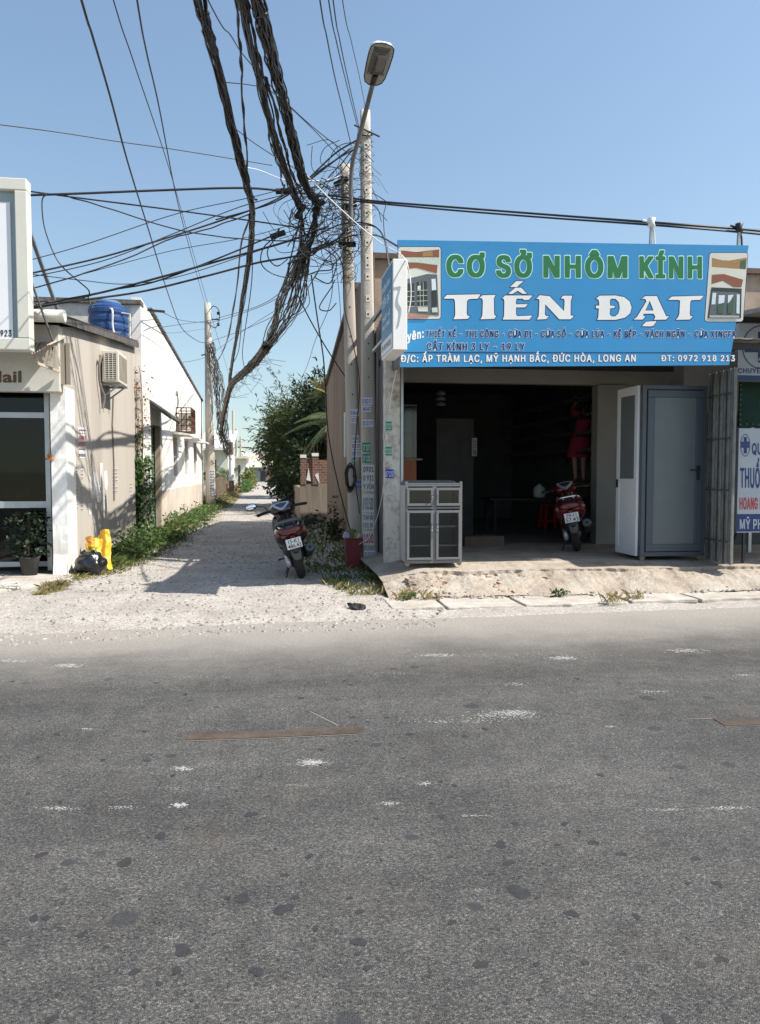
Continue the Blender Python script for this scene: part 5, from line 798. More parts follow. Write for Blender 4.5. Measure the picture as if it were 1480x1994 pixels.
def frond(b, base, d, L, sag, m=26, leaf=.32):
    base = Vector(base); d = Vector(d).normalized(); pts = []
    for k in range(m+1): t = k/m; pts.append(base+d*L*t-Vector((0, 0, sag*t*t)))
    b.tube(pts, [lerp(.02, .004, k/m) for k in range(m+1)], 5); sd_ = d.cross(Vector((0, 0, 1))).normalized()
    for k in range(3, m+1):
        t = k/m; tg = (pts[k]-pts[k-1]).normalized(); l = leaf*(math.sin(math.pi*min(1, t*.86+.12)))+.04
        for s in (-1, 1):
            for e in (0, .5):
                dd = (tg*.65+sd_*s*.9-Vector((0, 0, .45+.25*rnd.random()))).normalized(); p = pts[k]-tg*(L/m)*e; q = tg*.012
                b.add([p-q, p+q, p+dd*l*.6+q, p+dd*l], [(0, 1, 2, 3)])
pm = thing('coconut_palm', 'young coconut palm with arching feathery fronds behind the tin wall', 'palm', (2.75, 27, 0)); s = MB()
s.tube([(2.75, 27, 0), (2.65, 27, 1.8), (2.6, 27, 3.3)], [.14, .11, .09], 10); s.build('trunk', M_trunk, pm)
for k, (d, L, sag) in enumerate([((-.85, -.3, .45), 2.0, 1.0), ((-.7, -.75, .2), 1.9, 1.55), ((-.95, .1, .25), 2.2, 1.1), ((-.4, -.85, .5), 1.9, 1.3), ((.7, -.2, .6), 2, 1), ((.2, .8, .6), 2, 1), ((-.6, .6, .6), 2, .9), ((.6, .5, .5), 2, 1.2), ((-.75, -.5, .05), 1.7, 1.25), ((-.3, -.2, 1), 1.9, .35)]):
    b = MB(); frond(b, (2.6, 27, 3.3), d, L, sag); b.build('frond', M_palm, pm)
pf = thing('fan_palm', 'pale dry palm head fanning out above the tin roof edge', 'palm', (2.5, 29.5, 0)); MB().tube([(2.5, 29.5, 0), (2.3, 29.5, 4.4)], [.12, .08], 8).build('trunk', M_trunk, pf)
hb = at(637, 765, 29.5)
for k in range(11):
    a = lerp(1.75, 3.1, k/10)+rnd.gauss(0, .06); b = MB(); frond(b, (hb.x+.15, 29.5, hb.z-.05), (math.cos(a), rnd.gauss(-.1, .25), math.sin(a)), rnd.uniform(.75, 1.1), .1, 14, .2); b.build('frond', M_palmpale, pf)
# ---- low wall with brick gate posts
M_oldwall = mat('mouldy_wall', (0.26, 0.215, 0.17), .95, var=.3, scale=5, streak=True, dirt=(.1, .085, .07), damt=.9, dscale=2.4, bump=.3)
def brickmat():
    m, n, b = newmat('red_brick'); L = n.links; tc = N(n, 'ShaderNodeTexCoord'); mp = N(n, 'ShaderNodeMapping'); mp.inputs['Rotation'].default_value = (R(90), 0, 0); L.new(tc.outputs['Object'], mp.inputs[0])
    br = N(n, 'ShaderNodeTexBrick'); br.inputs['Scale'].default_value = 3.2; br.inputs[1].default_value = (.22, .1, .065, 1); br.inputs[2].default_value = (.13, .062, .042, 1); br.inputs[3].default_value = (.24, .2, .17, 1); br.inputs['Mortar Size'].default_value = .03
    L.new(mp.outputs[0], br.inputs[0]); L.new(br.outputs[0], b.inputs['Base Color']); b.inputs['Roughness'].default_value = .95; MATS['red_brick'] = m; return m
M_brick = brickmat()
lw = thing('garden_wall', 'mouldy low wall topped by unfinished red brick posts beside the tin wall', 'wall', (1.5, 24, 0))
yw = 24.0; zl = at(610, 943, yw).z; xl = at(584, 940, yw).x; zb_ = at(610, 886, yw).z
MB().box((xl, yw, -.05), (2.2, yw+.18, zl)).box((xl, yw+.18, -.05), (xl+.15, 40, zl-.1)).build('low_wall', M_oldwall, lw)
for u0, u1, dz2 in ((585.5, 596, 0), (608.5, 620, .05)):
    x0, x1 = at(u0, 900, yw).x, at(u1, 900, yw).x; p_ = MB().box((x0, yw-.02, zl), (x1, yw+.16, zb_+dz2)).build('brick_post', M_brick, lw)
    MB().box((x0-.01, yw-.035, zb_+dz2-.09), (x1+.01, yw+.17, zb_+dz2+.01)).build('mortar_cap', M_whitewash, p_)
    b = MB(); 
    for q in (x0+.03, x1-.03): b.cyl((q, yw+.05, zb_), (q, yw+.05, zb_+.3), .006, n=5)
    b.build('rebar', M_rust, p_)
x0, x1, x2 = at(596.5, 900, yw).x, at(608, 900, yw).x, at(637, 900, yw).x
MB().box((x0, yw+.03, zl+.002), (x1, yw+.12, zb_-.08)).build('brick_panel', M_brick, lw); MB().box((at(620.5, 900, yw).x, yw+.03, zl+.002), (x2+.4, yw+.12, zb_-.15)).build('brick_panel', M_brick, lw)
b = MB(); b.prism([at(596.5, 935, yw-.004), at(605.5, 937, yw-.004), at(601, 911, yw-.004)], (0, .03, 0)); b.build('painted_sun_patch', M_whitewash, lw)  # pale triangle painted in for sunlight falling on the brick panel
b = MB(); b.prism([at(613, 925, yw-.03), at(622.5, 943, yw-.03), at(620, 920, yw-.03)], (0, .008, 0)); b.build('painted_sun_patch', M_whitewash, lw)  # same painted sunlight, on the right brick post
# ---- left of the alley, far
def fence(name, label, p, q, h, m, n):
    t = thing(name, label, 'fence', p); p, q = Vector(p), Vector(q)
    for k in (0, .5, 1): c = p.lerp(q, k); MB().beam(c, c+Vector((0, 0, h+.1)), .1).build('post', m, t)
    b = MB()
    for z in (.15, h*.5, h-.05): b.beam(p+Vector((0, 0, z)), q+Vector((0, 0, z)), .04)
    for k in range(n): c = p.lerp(q, (k+.5)/n); b.beam(c+Vector((0, 0, .05)), c+Vector((0, 0, h*rnd.uniform(.93, 1.03))), .06)
    b.build('pickets', m, t); return t
fence('picket_fence', 'brown weathered fence behind the leaning round pole', (-2.45, 35.2, 0), (-2.45, 46, 0), 1.25, mat('brown_fence', (.2, .15, .11), .9, var=.3), 40)
def house(name, label, x0, x1, y0, y1, h, mw, mr, roof='shed', rh=1.0):
    t = thing(name, label, 'house', ((x0+x1)/2, y0, 0)); MB().box((x0, y0, -.05), (x1, y1, h)).build('wall', mw, t); b = MB()
    if roof == 'gable': b.prism([(x0-.3, y0-.4, h), ((x0+x1)/2, y0-.4, h+rh), (x1+.3, y0-.4, h), (x1+.3, y0-.4, h+.1), ((x0+x1)/2, y0-.4, h+rh+.12), (x0-.3, y0-.4, h+.1)], (0, y1-y0+.8, 0))
    else: b.prism([(x0-.4, y0-.8, h-.1), (x0-.4, y1, h+rh), (x0-.4, y1, h+rh+.12), (x0-.4, y0-.8, h+.05)], (x1-x0+.8, 0, 0))
    b.build('roof', mr, t); MB().box((lerp(x0, x1, .35), y0-.02, 0), (lerp(x0, x1, .52), y0+.01, h*.75)).build('door', M_darkmetal, t); return t
M_pale = mat('pale_wall', (.6, .6, .52), .9, var=.15, dirt=(.3, .3, .25), damt=.6); M_zinc = mat('pale_zinc', (.66, .66, .64), .5, var=.1, metal=.2)
hh = house('white_roof_house', 'far house with bright white sheet roof behind the round pole', at(396, 900, 56).x, at(444, 900, 56).x, 56, 64, at(430, 874, 56).z, M_pale, M_zinc, 'shed', 1.6)
house('pale_green_house', 'small pale green house with flat roof behind the palms', at(455, 900, 75).x, at(480, 900, 75).x, 75, 84, at(470, 891, 75).z, M_pale, M_pale, 'shed', .1)
eh = house('alley_end_house', 'low house with layered yellowish roofs closing the end of the alley', at(486, 900, 118).x, at(545, 900, 118).x, 118, 128, at(500, 909, 118).z, mat('blue_grey_wall', (.2, .23, .25), .8, var=.3), mat('cream_roof', (.66, .6, .46), .6, var=.1), 'shed', 1.0)
MB().prism([(at(480, 900, 129).x, 129, at(500, 899, 129).z), (at(480, 900, 129).x, 137, at(500, 888, 129).z), (at(480, 900, 129).x, 137, at(500, 886, 129).z)], (6, 0, 0)).build('rear_roof', mat('ochre_roof', (.5, .42, .28), .7, var=.2), eh)
house('distant_shed', 'far pale roof above the end of the alley', at(470, 900, 170).x, at(560, 900, 170).x, 170, 180, at(500, 889, 170).z, M_pale, mat('pinkish_roof', (.5, .42, .38), .7, var=.2), 'shed', 1.0)
fence('board_fence', 'reddish board fence on the right at the far end of the alley', (at(519, 920, 112).x, 112, 0), (at(540, 920, 80).x, 80, 0), 2.1, mat('red_boards', (.24, .13, .09), .9, var=.3), 30)
for lab, bx_, by_, sc in (('spiky small palm behind the picket fence', -3.0, 44, 1.0), ('spiky small palm in front of the pale green house', -2.75, 55, 1.15), ('spiky dark palm farthest back beside the short post', -3.3, 50, .9)):
    t = thing('small_palm', lab, 'palm', (bx_, by_, 0), 'small palms left of the alley'); MB().cyl((bx_, by_, 0), (bx_, by_, 1.1*sc), .12, .09, 8).build('trunk', M_trunk, t)
    for k in range(12): a = 6.28*k/12+rnd.gauss(0, .15); b = MB(); frond(b, (bx_, by_, 1.1*sc), (math.cos(a), math.sin(a), rnd.uniform(.5, 1.4)), 1.25*sc, .5, 12, .3); b.build('frond', M_palm, t)
bush('hedge_bush', 'yellowish green bush at the far left bend of the alley', (at(486, 920, 70).x, 70, 0), (.7, 2.5, 1.5), 900, .16, mat('yellow_green', (.14, .16, .04), .6, var=.4, transl=.3))
bush('hedge_bush', 'dark green hedge bush left of the far alley surface', (at(478, 925, 60).x, 60, 0), (.5, 3, .9), 600, .13, M_weedleaf)
bush('reddish_bush', 'dry reddish bush by the short brown post', (-2.3, 49, 0), (.45, 2, 1.0), 500, .1, mat('dry_red', (.22, .13, .07), .8, var=.4))
bush('hedge_bush', 'green undergrowth on the right verge far down the alley', (1.35, 56, 0), (.5, 5, 1.0), 800, .14, M_darkleaf)
# ================================================================== THE GLASS SHOP
XS = 1.74
M_tinwall = mat('rusty_tin_wall', (0.22, 0.172, 0.138), .8, var=.25, scale=6, streak=True, dirt=(.13, .085, .06), damt=.85, dscale=2.5, spec=.3)
M_greytin = mat('grey_tin_wall', (0.13, 0.135, 0.14), .55, metal=.3, var=.15, scale=5, streak=True)
M_upwall = mat('brown_render', (0.3, 0.24, 0.19), .95, var=.2, scale=3, dirt=(.15, .115, .09), damt=.7, dscale=1.6, bump=.3)
M_colm = mat('grey_column', (0.3, 0.285, 0.26), .9, var=.12, scale=4, dirt=(.2, .18, .16), damt=.6, dscale=2)
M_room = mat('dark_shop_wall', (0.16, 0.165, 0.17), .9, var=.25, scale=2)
shop = thing('glass_shop', 'single storey workshop with a wide open dark garage front behind the blue sign', 'shop', (4, 13, 0))
rt0 = at(672, 590, 17.0); ztop0 = at(727, 497, 13).z; zback = atx(637, 752, XS).z; Yb = atx(637, 752, XS).y
b = MB(); n = 60                          # corrugated side wall
for k in range(n):
    y0, y1 = lerp(12.6, Yb, k/n), lerp(12.6, Yb, (k+1)/n); f = lambda y: min(ztop0-.1, lerp(ztop0+.35, zback, (y-12.6)/(Yb-12.6)))
    xa, xb = XS+.022*(k % 2), XS+.022*((k+1) % 2); b.add([(xa, y0, -.05), (xb, y1, -.05), (xb, y1, f(y1)), (xa, y0, f(y0))], [(0, 1, 2, 3)])
b.build('side_wall', M_tinwall, shop, solid=.02)
b = MB(); q0, q1 = Vector((XS-.08, 15.2, f(15.2)+.06)), Vector((XS-.08, Yb+.15, zback-.02)); b.prism([q0, q1, q1+Vector((0, 0, .1)), q0+Vector((0, 0, .12))], (5.5, 0, 0))
b.build('roof', M_roofdark, shop)
MB().box((XS+.05, 13.0, 3.3), (10, 13.2, ztop0-.07)).build('upper_wall', M_upwall, shop)
MB().box((XS+.0, 12.9, ztop0-.069), (10, 13.3, ztop0+.02)).build('roof_edge', mat('dark_red_edge', (.1, .065, .05), .8, var=.3), shop)
b = MB(); n = 42
for k in range(n):
    y0, y1 = lerp(9.6, 12.95, k/n), lerp(9.6, 12.95, (k+1)/n); xa, xb = XS+.03+.018*(k % 2), XS+.03+.018*((k+1) % 2)
    zl_ = .05 if y0 > 11.15 else 2.98; b.add([(xa, y0, zl_), (xb, y1, zl_), (xb, y1, 4.05-.14*(y1-11.2)), (xa, y0, 4.05-.14*(y0-11.2))], [(0, 1, 2, 3)])
b.build('porch_side_panel', M_greytin, shop, solid=.02)
xo0, xo1 = at(783, 900, 12.6).x, at(1160, 900, 12.6).x; zo = at(900, 745, 12.6).z
MB().box((XS+.05, 12.6, zo), (7.2, 12.78, 3.29)).build('lintel', M_colm, shop, bevel=.01)
MB().box((xo1, 12.55, .25), (xo1+.55, 12.8, zo-.002)).build('column', M_colm, shop, bevel=.01)
MB().box((xo1+.55, 12.6, .25), (7.2, 12.78, zo-.002)).build('front_wall', M_colm, shop); MB().box((XS+.05, 12.6, .2), (xo0, 12.78, zo-.002)).build('front_wall', M_colm, shop)
b = MB(); b.box((XS+.1, 12.8, .28), (9, 20.5, .302)); b.build('room_floor', mat('dark_tiles', (.28, .27, .255), .35, var=.15, scale=1.5, spec=.4), shop)
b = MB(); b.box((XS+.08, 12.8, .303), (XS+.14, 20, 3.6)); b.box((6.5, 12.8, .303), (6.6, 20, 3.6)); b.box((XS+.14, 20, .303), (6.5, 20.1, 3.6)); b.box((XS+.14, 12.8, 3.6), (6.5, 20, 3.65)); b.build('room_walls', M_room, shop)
b = MB(); n = 50
for k in range(n): xa, xb = lerp(XS, 6.75, k/n), lerp(XS, 6.75, (k+1)/n); za, zb = 3.32+.012*(k % 2), 3.32+.012*((k+1) % 2); b.add([(xa, 9.58, za), (xb, 9.58, zb), (xb, 12.98, zb+.25), (xa, 12.98, za+.25)], [(0, 1, 2, 3)])
b.build('porch_roof', M_tin, shop, solid=.015)
b = MB()
for y in (9.75, 10.9, 12.1): b.beam((XS, y, 3.25), (6.7, y, 3.25), .05, .09)
b.build('porch_beams', M_darkmetal, shop)
# peeling pillar with shutter rail
pl = bpy.data.objects.get('left'); u0, u1 = at(750, 1000, 10.95).x, at(777.5, 1000, 10.95).x
M_peel = mat('peeling_pillar', (.66, .63, .57), .9, var=.12, scale=6, dirt=(.17, .12, .085), damt=1.0, dscale=6, bump=.5, bscale=22)
b = MB()
def pilf(x0, y0, x1, y1): b.grid(5, 50, lambda s, t: (lerp(x0, x1, s)+.007*nz3(s*3, t*26), lerp(y0, y1, s)+.007*nz3(s*3+5, t*26), .05+3.2*t))
pilf(u0, 10.9, u1, 10.9); pilf(u1, 10.9, u1, 11.14); pilf(u0, 11.14, u0, 10.9); b.build('porch_pillar', M_peel, shop)
MB().box((u1+.012, 10.9, .2), (u1+.05, 10.98, 3.2)).box((u1+.012, 11.0, .2), (u1+.05, 11.03, 3.2)).build('shutter_rail', M_alu, shop)
# ------------------------------------------------------------------ main sign
SP = Plane(at(775, 467, 9.36), at(1458, 478, 9.36), at(780, 715, 9.5))
sg = thing('shop_signboard', 'wide blue signboard with green and white lettering leaning over the garage front', 'sign', SP(1100, 713))
M_blue_s = mat('sign_blue', (0.03, 0.25, 0.53), .35, var=.08, scale=.9, spec=.5, dirt=(.06, .27, .5), damt=.6, dscale=1.4)
cn = [SP(775, 467), SP(780, 715), SP(1420, 711), SP(1458, 478)]
MB().prism(cn, -SP.n*.05).build('board', M_blue_s, sg)
b = MB(); bl = lambda u, v: SP(u, v, -.075)
for (a, c) in (((782, 473), (1450, 484)), ((786, 708), (1414, 705)), ((785, 590), (1436, 592))): b.beam(bl(*a), bl(*c), .045)
for u in (790, 950, 1110, 1270, 1415): b.beam(bl(u, 476+(u-780)*.016), bl(u, 706), .045)
b.build('back_frame', M_steel, sg)
b = MB()
for u in (800, 1100, 1400): p = SP(u, 520, -.1); b.beam(p, (p.x, 12.98, p.z), .05)
b.build('stays', M_steel, sg)
M_green = mat('sign_green', (0.022, 0.17, 0.06), .4, var=.05); M_mint = mat('mint_outline', (.58, .9, .78), .4, var=.03); M_lightblue = mat('pale_blue_outline', (.68, .8, .9), .4, var=.03); M_navysign = mat('sign_navy', (.008, .01, .09), .4, var=.05)
def sfn(l, sl=.0): return lambda x, y: SP(x, y+(x-868)*sl, l*.4)
def stext(s, x0, x1, yb, yt, m, mo, wt, grow, sl=0.0, lift=.004, track=.03, fat=0):
    if mo: poster('outline', s, mo, sg, sfn(lift, sl), x0, x1, yb, yt, wt, grow, track)
    poster('lettering', s, m, sg, sfn(lift+.004, sl), x0, x1, yb, yt, wt, fat, track)
for s, x0, x1 in (('CƠ', 869, 944), ('SỞ', 966, 1036), ('NHÔM', 1058, 1222), ('KÍNH', 1245, 1367)): stext(s, x0, x1, 539.5, 496.5, M_green, M_mint, 'h', .022, sl=.006)
LET = [(850, [[(75,610),(110,572),(470,566),(440,612),(345,617),(325,640),(322,770),(330,795),(358,798),(330,828),(180,832),(196,800),(200,770),(196,640),(185,612),(110,612)]]),
 (850, [[(455,605),(490,575),(630,572),(612,610),(614,770),(620,792),(640,795),(615,828),(468,832),(484,805),(490,780),(494,640),(486,608)]]),
 (850, [[(700,612),(730,578),(1025,578),(985,625),(935,628),(920,612),(858,612),(848,630),(848,672),(975,670),(945,705),(848,706),(848,780),(860,798),(1022,792),(990,835),(705,835),(720,800),(724,640),(716,612)]]),
 (850, [[(765,560),(840,495),(905,495),(965,560),(920,560),(865,528),(808,562)]]), (850, [[(785,488),(850,425),(930,425),(880,465),(860,488)]]),
 (850, [[(1062,615),(1100,575),(1205,585),(1360,745),(1366,640),(1360,612),(1325,610),(1350,580),(1450,580),(1432,640),(1430,790),(1465,795),(1430,832),(1310,832),(1160,672),(1156,780),(1170,798),(1200,795),(1170,830),(1070,835),(1090,800),(1098,640),(1090,615)]]),
 (1120, [[(222,612),(260,580),(430,578),(520,595),(580,640),(602,705),(585,770),(530,815),(430,838),(232,838),(245,815),(252,718),(220,712),(220,686),(255,686),(255,650),(248,622)], [(370,630),(385,612),(430,614),(465,650),(475,710),(460,770),(425,802),(385,800),(368,780),(372,716),(420,710),(420,688),(372,686)]]),
 (1120, [[(708,618),(745,585),(870,583),(970,800),(1002,798),(968,835),(840,838),(855,805),(835,772),(730,772),(722,792),(748,800),(720,835),(622,835),(660,805),(760,640),(745,612)], [(795,635),(748,738),(835,738)]]),
 (1120, [[(712,905),(755,858),(870,850),(835,900),(800,908)]]), (1120, [[(990,625),(1030,590),(1372,580),(1335,625),(1240,628),(1228,645),(1222,780),(1230,798),(1255,798),(1222,835),(1075,838),(1100,805),(1112,770),(1118,640),(1110,626)]])]
K = 5.4815
for u0_, loops in LET:
    for nm, mm, lf_, d in (('letter_outline', M_navysign, .004, 1.5), ('big_letter', M_white, .008, 0)):
        lp = [[(u0_+x/K, -(470+y/K)) for x, y in l] for l in loops]
        lp = [offp(l, d if i == 0 else -d*.8) for i, l in enumerate(lp)] if d else lp
        v, f = outline2d(lp); MB().add([SP(p[0], -p[1], lf_*.4) for p in v], f).build(nm, mm, sg)
stext('THIẾT KẾ - THI CÔNG - CỬA ĐI - CỬA SỔ - CỬA LÙA - KỆ BẾP - VÁCH NGĂN - CỬA XINGFA', 829, 1433, 656.5, 643.5, M_navysign, M_lightblue, 'b', .032, sl=.001, track=.05)
stext('CẮT KÍNH 3 LY - 19 LY', 831, 1022, 682, 668, M_navysign, M_lightblue, 'b', .032, track=.05)
stext('Đ/C: ẤP TRÀM LẠC, MỸ HẠNH BẮC, ĐỨC HÒA, LONG AN', 780, 1238, 705, 691, M_white, M_navysign, 'b', .024, sl=-.002)
stext('ĐT: 0972 918 213', 1287, 1431, 703.5, 691.5, M_white, M_navysign, 'b', .024)
stext('Chuyên:', 762, 825, 648, 631, M_white, M_lightblue, 'b', .01, sl=-.22)
MB().poly([SP(781, 685.5, .003), SP(1434, 686, .003), SP(1434, 687.4, .003), SP(781, 687, .003)]).build('rule_line', M_navysign, sg)
def rrect(x0, y0, x1, y1, r=5, sk=(0, 0)):
    out = []
    for cx_, cy_, a0 in ((x1-r, y0+r, -90), (x1-r, y1-r, 0), (x0+r, y1-r, 90), (x0+r, y0+r, 180)):
        for k in range(5): a = R(a0+22.5*k); x, y = cx_+r*math.cos(a), cy_+r*math.sin(a); t = (y-y0)/(y1-y0); out.append((x+sk[0]*t, y))
    return out
PC = {'cream': (.62, .62, .55), 'rust': (.24, .09, .05), 'tan': (.34, .2, .08), 'grey': (.11, .125, .14), 'dark': (.03, .04, .04), 'palegreen': (.5, .58, .5), 'sky': (.62, .7, .74), 'brick': (.36, .2, .16), 'leaf': (.06, .11, .07), 'ground': (.4, .42, .4)}
def picture(frame, layers, nm):
    b = MB(); b.poly([SP(x, y, .001) for x, y in offp(frame, 1.1)]); b.build('picture_border', M_navysign, sg)
    f = MB().poly([SP(x, y, .0018) for x, y in frame]).build('picture', mat('print_cream', PC['cream'], .4, var=.06), sg); l = .0026
    for c, pts in layers:
        MB().poly([SP(x, y, l) for x, y in pts]).build('printed_shape', mat('print_'+c, PC[c], .4, var=.15, scale=60), f); l += .0008
c3 = lambda pts: [(770+x/11.73, 470+y/11.73) for x, y in pts]; c4 = lambda pts: [(1365+x/11.73, 470+y/11.73) for x, y in pts]
picture(rrect(775.5, 481, 858, 621), [('rust', c3([(130,205),(470,245),(1000,185),(1000,365),(200,365),(130,300)])), ('tan', c3([(620,250),(850,215),(850,340),(620,345)])), ('palegreen', c3([(80,370),(990,370),(990,545),(470,480),(80,480)])), ('rust', c3([(80,490),(470,485),(960,550),(945,730),(470,600),(80,660)])), ('grey', c3([(80,905),(730,745),(950,760),(990,1700),(80,1610)])),
  ('dark', c3([(80,985),(425,960),(435,1500),(80,1490)])), ('dark', c3([(480,935),(710,910),(735,1480),(500,1490)])), ('sky', c3([(820,860),(915,855),(930,1110),(830,1120)])), ('dark', c3([(825,1130),(935,1120),(950,1480),(830,1500)])), ('sky', c3([(505,1020),(575,1015),(575,1105),(505,1110)])), ('palegreen', c3([(510,1510),(735,1500),(740,1605),(515,1600)])), ('palegreen', c3([(830,1520),(950,1510),(965,1620),(835,1625)])), ('brick', c3([(80,1630),(790,1690),(720,1760),(80,1760)]))]+
  [('cream', c3([(552+k*72, 930), (560+k*72, 930), (568+k*72, 1480), (560+k*72, 1480)])) for k in (0, 1)]+[('cream', c3([(490, 1120+k*122), (730, 1110+k*122), (730, 1119+k*122), (490, 1130+k*122)])) for k in range(4)]+[('cream', c3([(80, 1150+k*115), (430, 1140+k*115), (430, 1149+k*115), (80, 1160+k*115)])) for k in range(4)], 'l')
picture([(p[0], p[1]) for p in rrect(1382, 492.5, 1456, 626, 5, (-9.5, 0))], [('tan', c4([(250,375),(470,430),(650,440),(1050,370),(1020,640),(250,580)])), ('leaf', c4([(900,440),(1030,420),(1020,630),(880,610)])), ('rust', c4([(250,765),(510,745),(960,875),(920,1045),(740,1040),(500,895),(245,970)])), ('dark', c4([(235,1050),(925,1080),(910,1755),(150,1750)])), ('grey', c4([(245,1140),(880,1170),(870,1745),(180,1740)])), ('sky', c4([(262,1175),(345,1180),(320,1440),(235,1440)])), ('sky', c4([(400,1230),(540,1230),(520,1420),(390,1430)])), ('sky', c4([(610,1230),(740,1220),(640,1400),(605,1420)])), ('sky', c4([(810,1210),(880,1215),(870,1660),(800,1640)])), ('leaf', c4([(370,1440),(520,1400),(500,1650),(370,1640)])), ('leaf', c4([(600,1420),(740,1300),(720,1640),(600,1640)])), ('ground', c4([(190,1690),(860,1700),(870,1745),(180,1740)]))], 'r')
# ------------------------------------------------------------------ blade sign
XB = at(765, 683, 8.85).x; bs = thing('blade_sign', 'narrow blue lightbox sign with white front edge sticking out toward the road', 'sign', (XB, 9.3, 2.9))
zb0, zb1, yb0 = at(779, 681, 8.85).z, at(779, 504, 8.85).z, 9.73; xb1 = at(793, 600, 8.85).x
MB().box((XB, 8.85, zb0), (xb1, yb0, zb1)).build('case', mat('white_case', (.78, .77, .73), .45, var=.03), bs, bevel=.006)
MB().box((XB-.004, 8.88, zb0+.03), (XB-.0005, yb0-.02, zb1-.03)).build('blue_face', mat('blade_blue', (.03, .15, .3), .35, var=.15, scale=1.5), bs)
MB().box((XB-.008, 8.88, zb0+.032), (XB-.0045, yb0-.02, zb0+.2)).build('white_band', M_white, bs)
def bfn(x, y): return Vector((XB-.011, lerp(yb0-.06, 8.92, x), lerp(zb0, zb1, y)))
poster('lettering', 'TIẾN ĐẠT', M_lightblue, bs, bfn, .03, .97, .58, .68); poster('lettering', 'NHÔM KÍNH', M_lightblue, bs, bfn, .08, .92, .76, .83)
poster('lettering', 'THIẾT KẾ', M_lightblue, bs, bfn, .1, .9, .42, .47); poster('lettering', 'THI CÔNG', M_lightblue, bs, bfn, .1, .9, .32, .37); poster('lettering', 'ĐT: 0972 918 213', M_navysign, bs, bfn, .05, .95, .08, .14)
MB().beam((XB+.06, yb0, zb1-.3), (XB+.06, 10.9, zb1-.3), .04).beam((XB+.06, yb0, zb0+.3), (XB+.06, 10.9, zb0+.3), .04).build('bracket', M_steel, bs)
for u, lab in ((1269, 'white wire spool bracket above the middle of the big sign'), (1440, 'dark wire clamp hooked on the top right corner of the big sign')):
    t = thing('wire_anchor', lab, 'bracket', SP(u, 470)); m1 = M_white if u < 1400 else M_darkmetal
    tp = SP(u, 474+(u-1269)*.02, -.03); hi = SP(u+2, 432+(u-1269)*.06, -.03); MB().beam(tp, hi, .03).build('stem', M_steel, t)
    b = MB(); b.lathe([(.02, -.06), (.05, -.05), (.035, 0), (.05, .05), (.02, .06)], hi, 12); b.build('spool', m1, t, smooth=True)
    MB().tube([hi+Vector((-.12, 0, .02)), hi, hi+Vector((.05, .02, -.12)), hi+Vector((.07, .03, -.3))], .014).build('tail', m1, t)
# ------------------------------------------------------------------ aluminium kitchen cabinet on castors
PZ = .3
M_aluc = mat('grey_anodised', (.17, .172, .175), .45, metal=.25, var=.06, scale=8); M_cglass = glassmat('cabinet_glass', (.62, .64, .64), .04, .08)
cb = thing('aluminium_cabinet', 'grey aluminium glass door cabinet on castors at the left of the shop platform', 'cabinet', (2.15, 10.0, PZ))
yc = 9.93; cx = lambda u: at(u, 1000, yc).x; cz = lambda v: at(845, v, yc).z; x0, x1 = cx(789), cx(900); D = .42
b = MB()
for x in (x0, x1-.035):
    for y in (yc, yc+D-.035): b.box((x, y, cz(1098)), (x+.035, y+.035, cz(938)))
b.build('posts', M_aluc, cb, bevel=.004)
b = MB()
for v, h in ((945, .03), (989, .028), (1094, .04)): b.box((x0+.036, yc+.002, cz(v)-h/2), (x1-.036, yc+.03, cz(v)+h/2))
xm = cx(846); b.box((xm-.028, yc+.004, cz(1092)), (xm+.028, yc+.03, cz(947))); b.build('front_frame', M_aluc, cb, bevel=.003)
MB().box((x0+.036, yc, cz(945)+.016), (x1-.036, yc+D, cz(945)+.03)).build('top_panel', M_aluc, cb); MB().box((x0+.036, yc+D-.02, cz(945)+.031), (x1-.036, yc+D-.008, cz(936))).build('back_rail', mat('dark_anodised', (.1, .105, .11), .4, metal=.4), cb)
b = MB(); b.box((x0+.002, yc+.036, cz(1094)), (x0+.008, yc+D-.036, cz(945))); b.box((x1-.008, yc+.036, cz(1094)), (x1-.002, yc+D-.036, cz(945))); b.box((x0+.036, yc+D-.008, cz(1094)), (x1-.036, yc+D-.003, cz(945))); b.box((x0+.036, yc+.04, cz(1094)-.01), (x1-.036, yc+D-.01, cz(1094))); b.build('carcass_panels', mat('grey_panel', (.34, .345, .345), .5, var=.05), cb)
for v in (1026, 1063): 
    b = MB(); z = cz(v)
    for k in range(26): x = lerp(x0+.05, x1-.05, k/25); b.beam((x, yc+.06, z), (x, yc+D-.03, z), .008)
    b.beam((x0+.03, yc+.055, z), (x1-.03, yc+.055, z), .014, .022); b.build('rack_shelf', M_alu, cb)
MB().box((x0+.036, yc+.04, cz(989)-.006), (x1-.036, yc+D-.01, cz(989)+.004)).build('mid_shelf', M_aluc, cb)
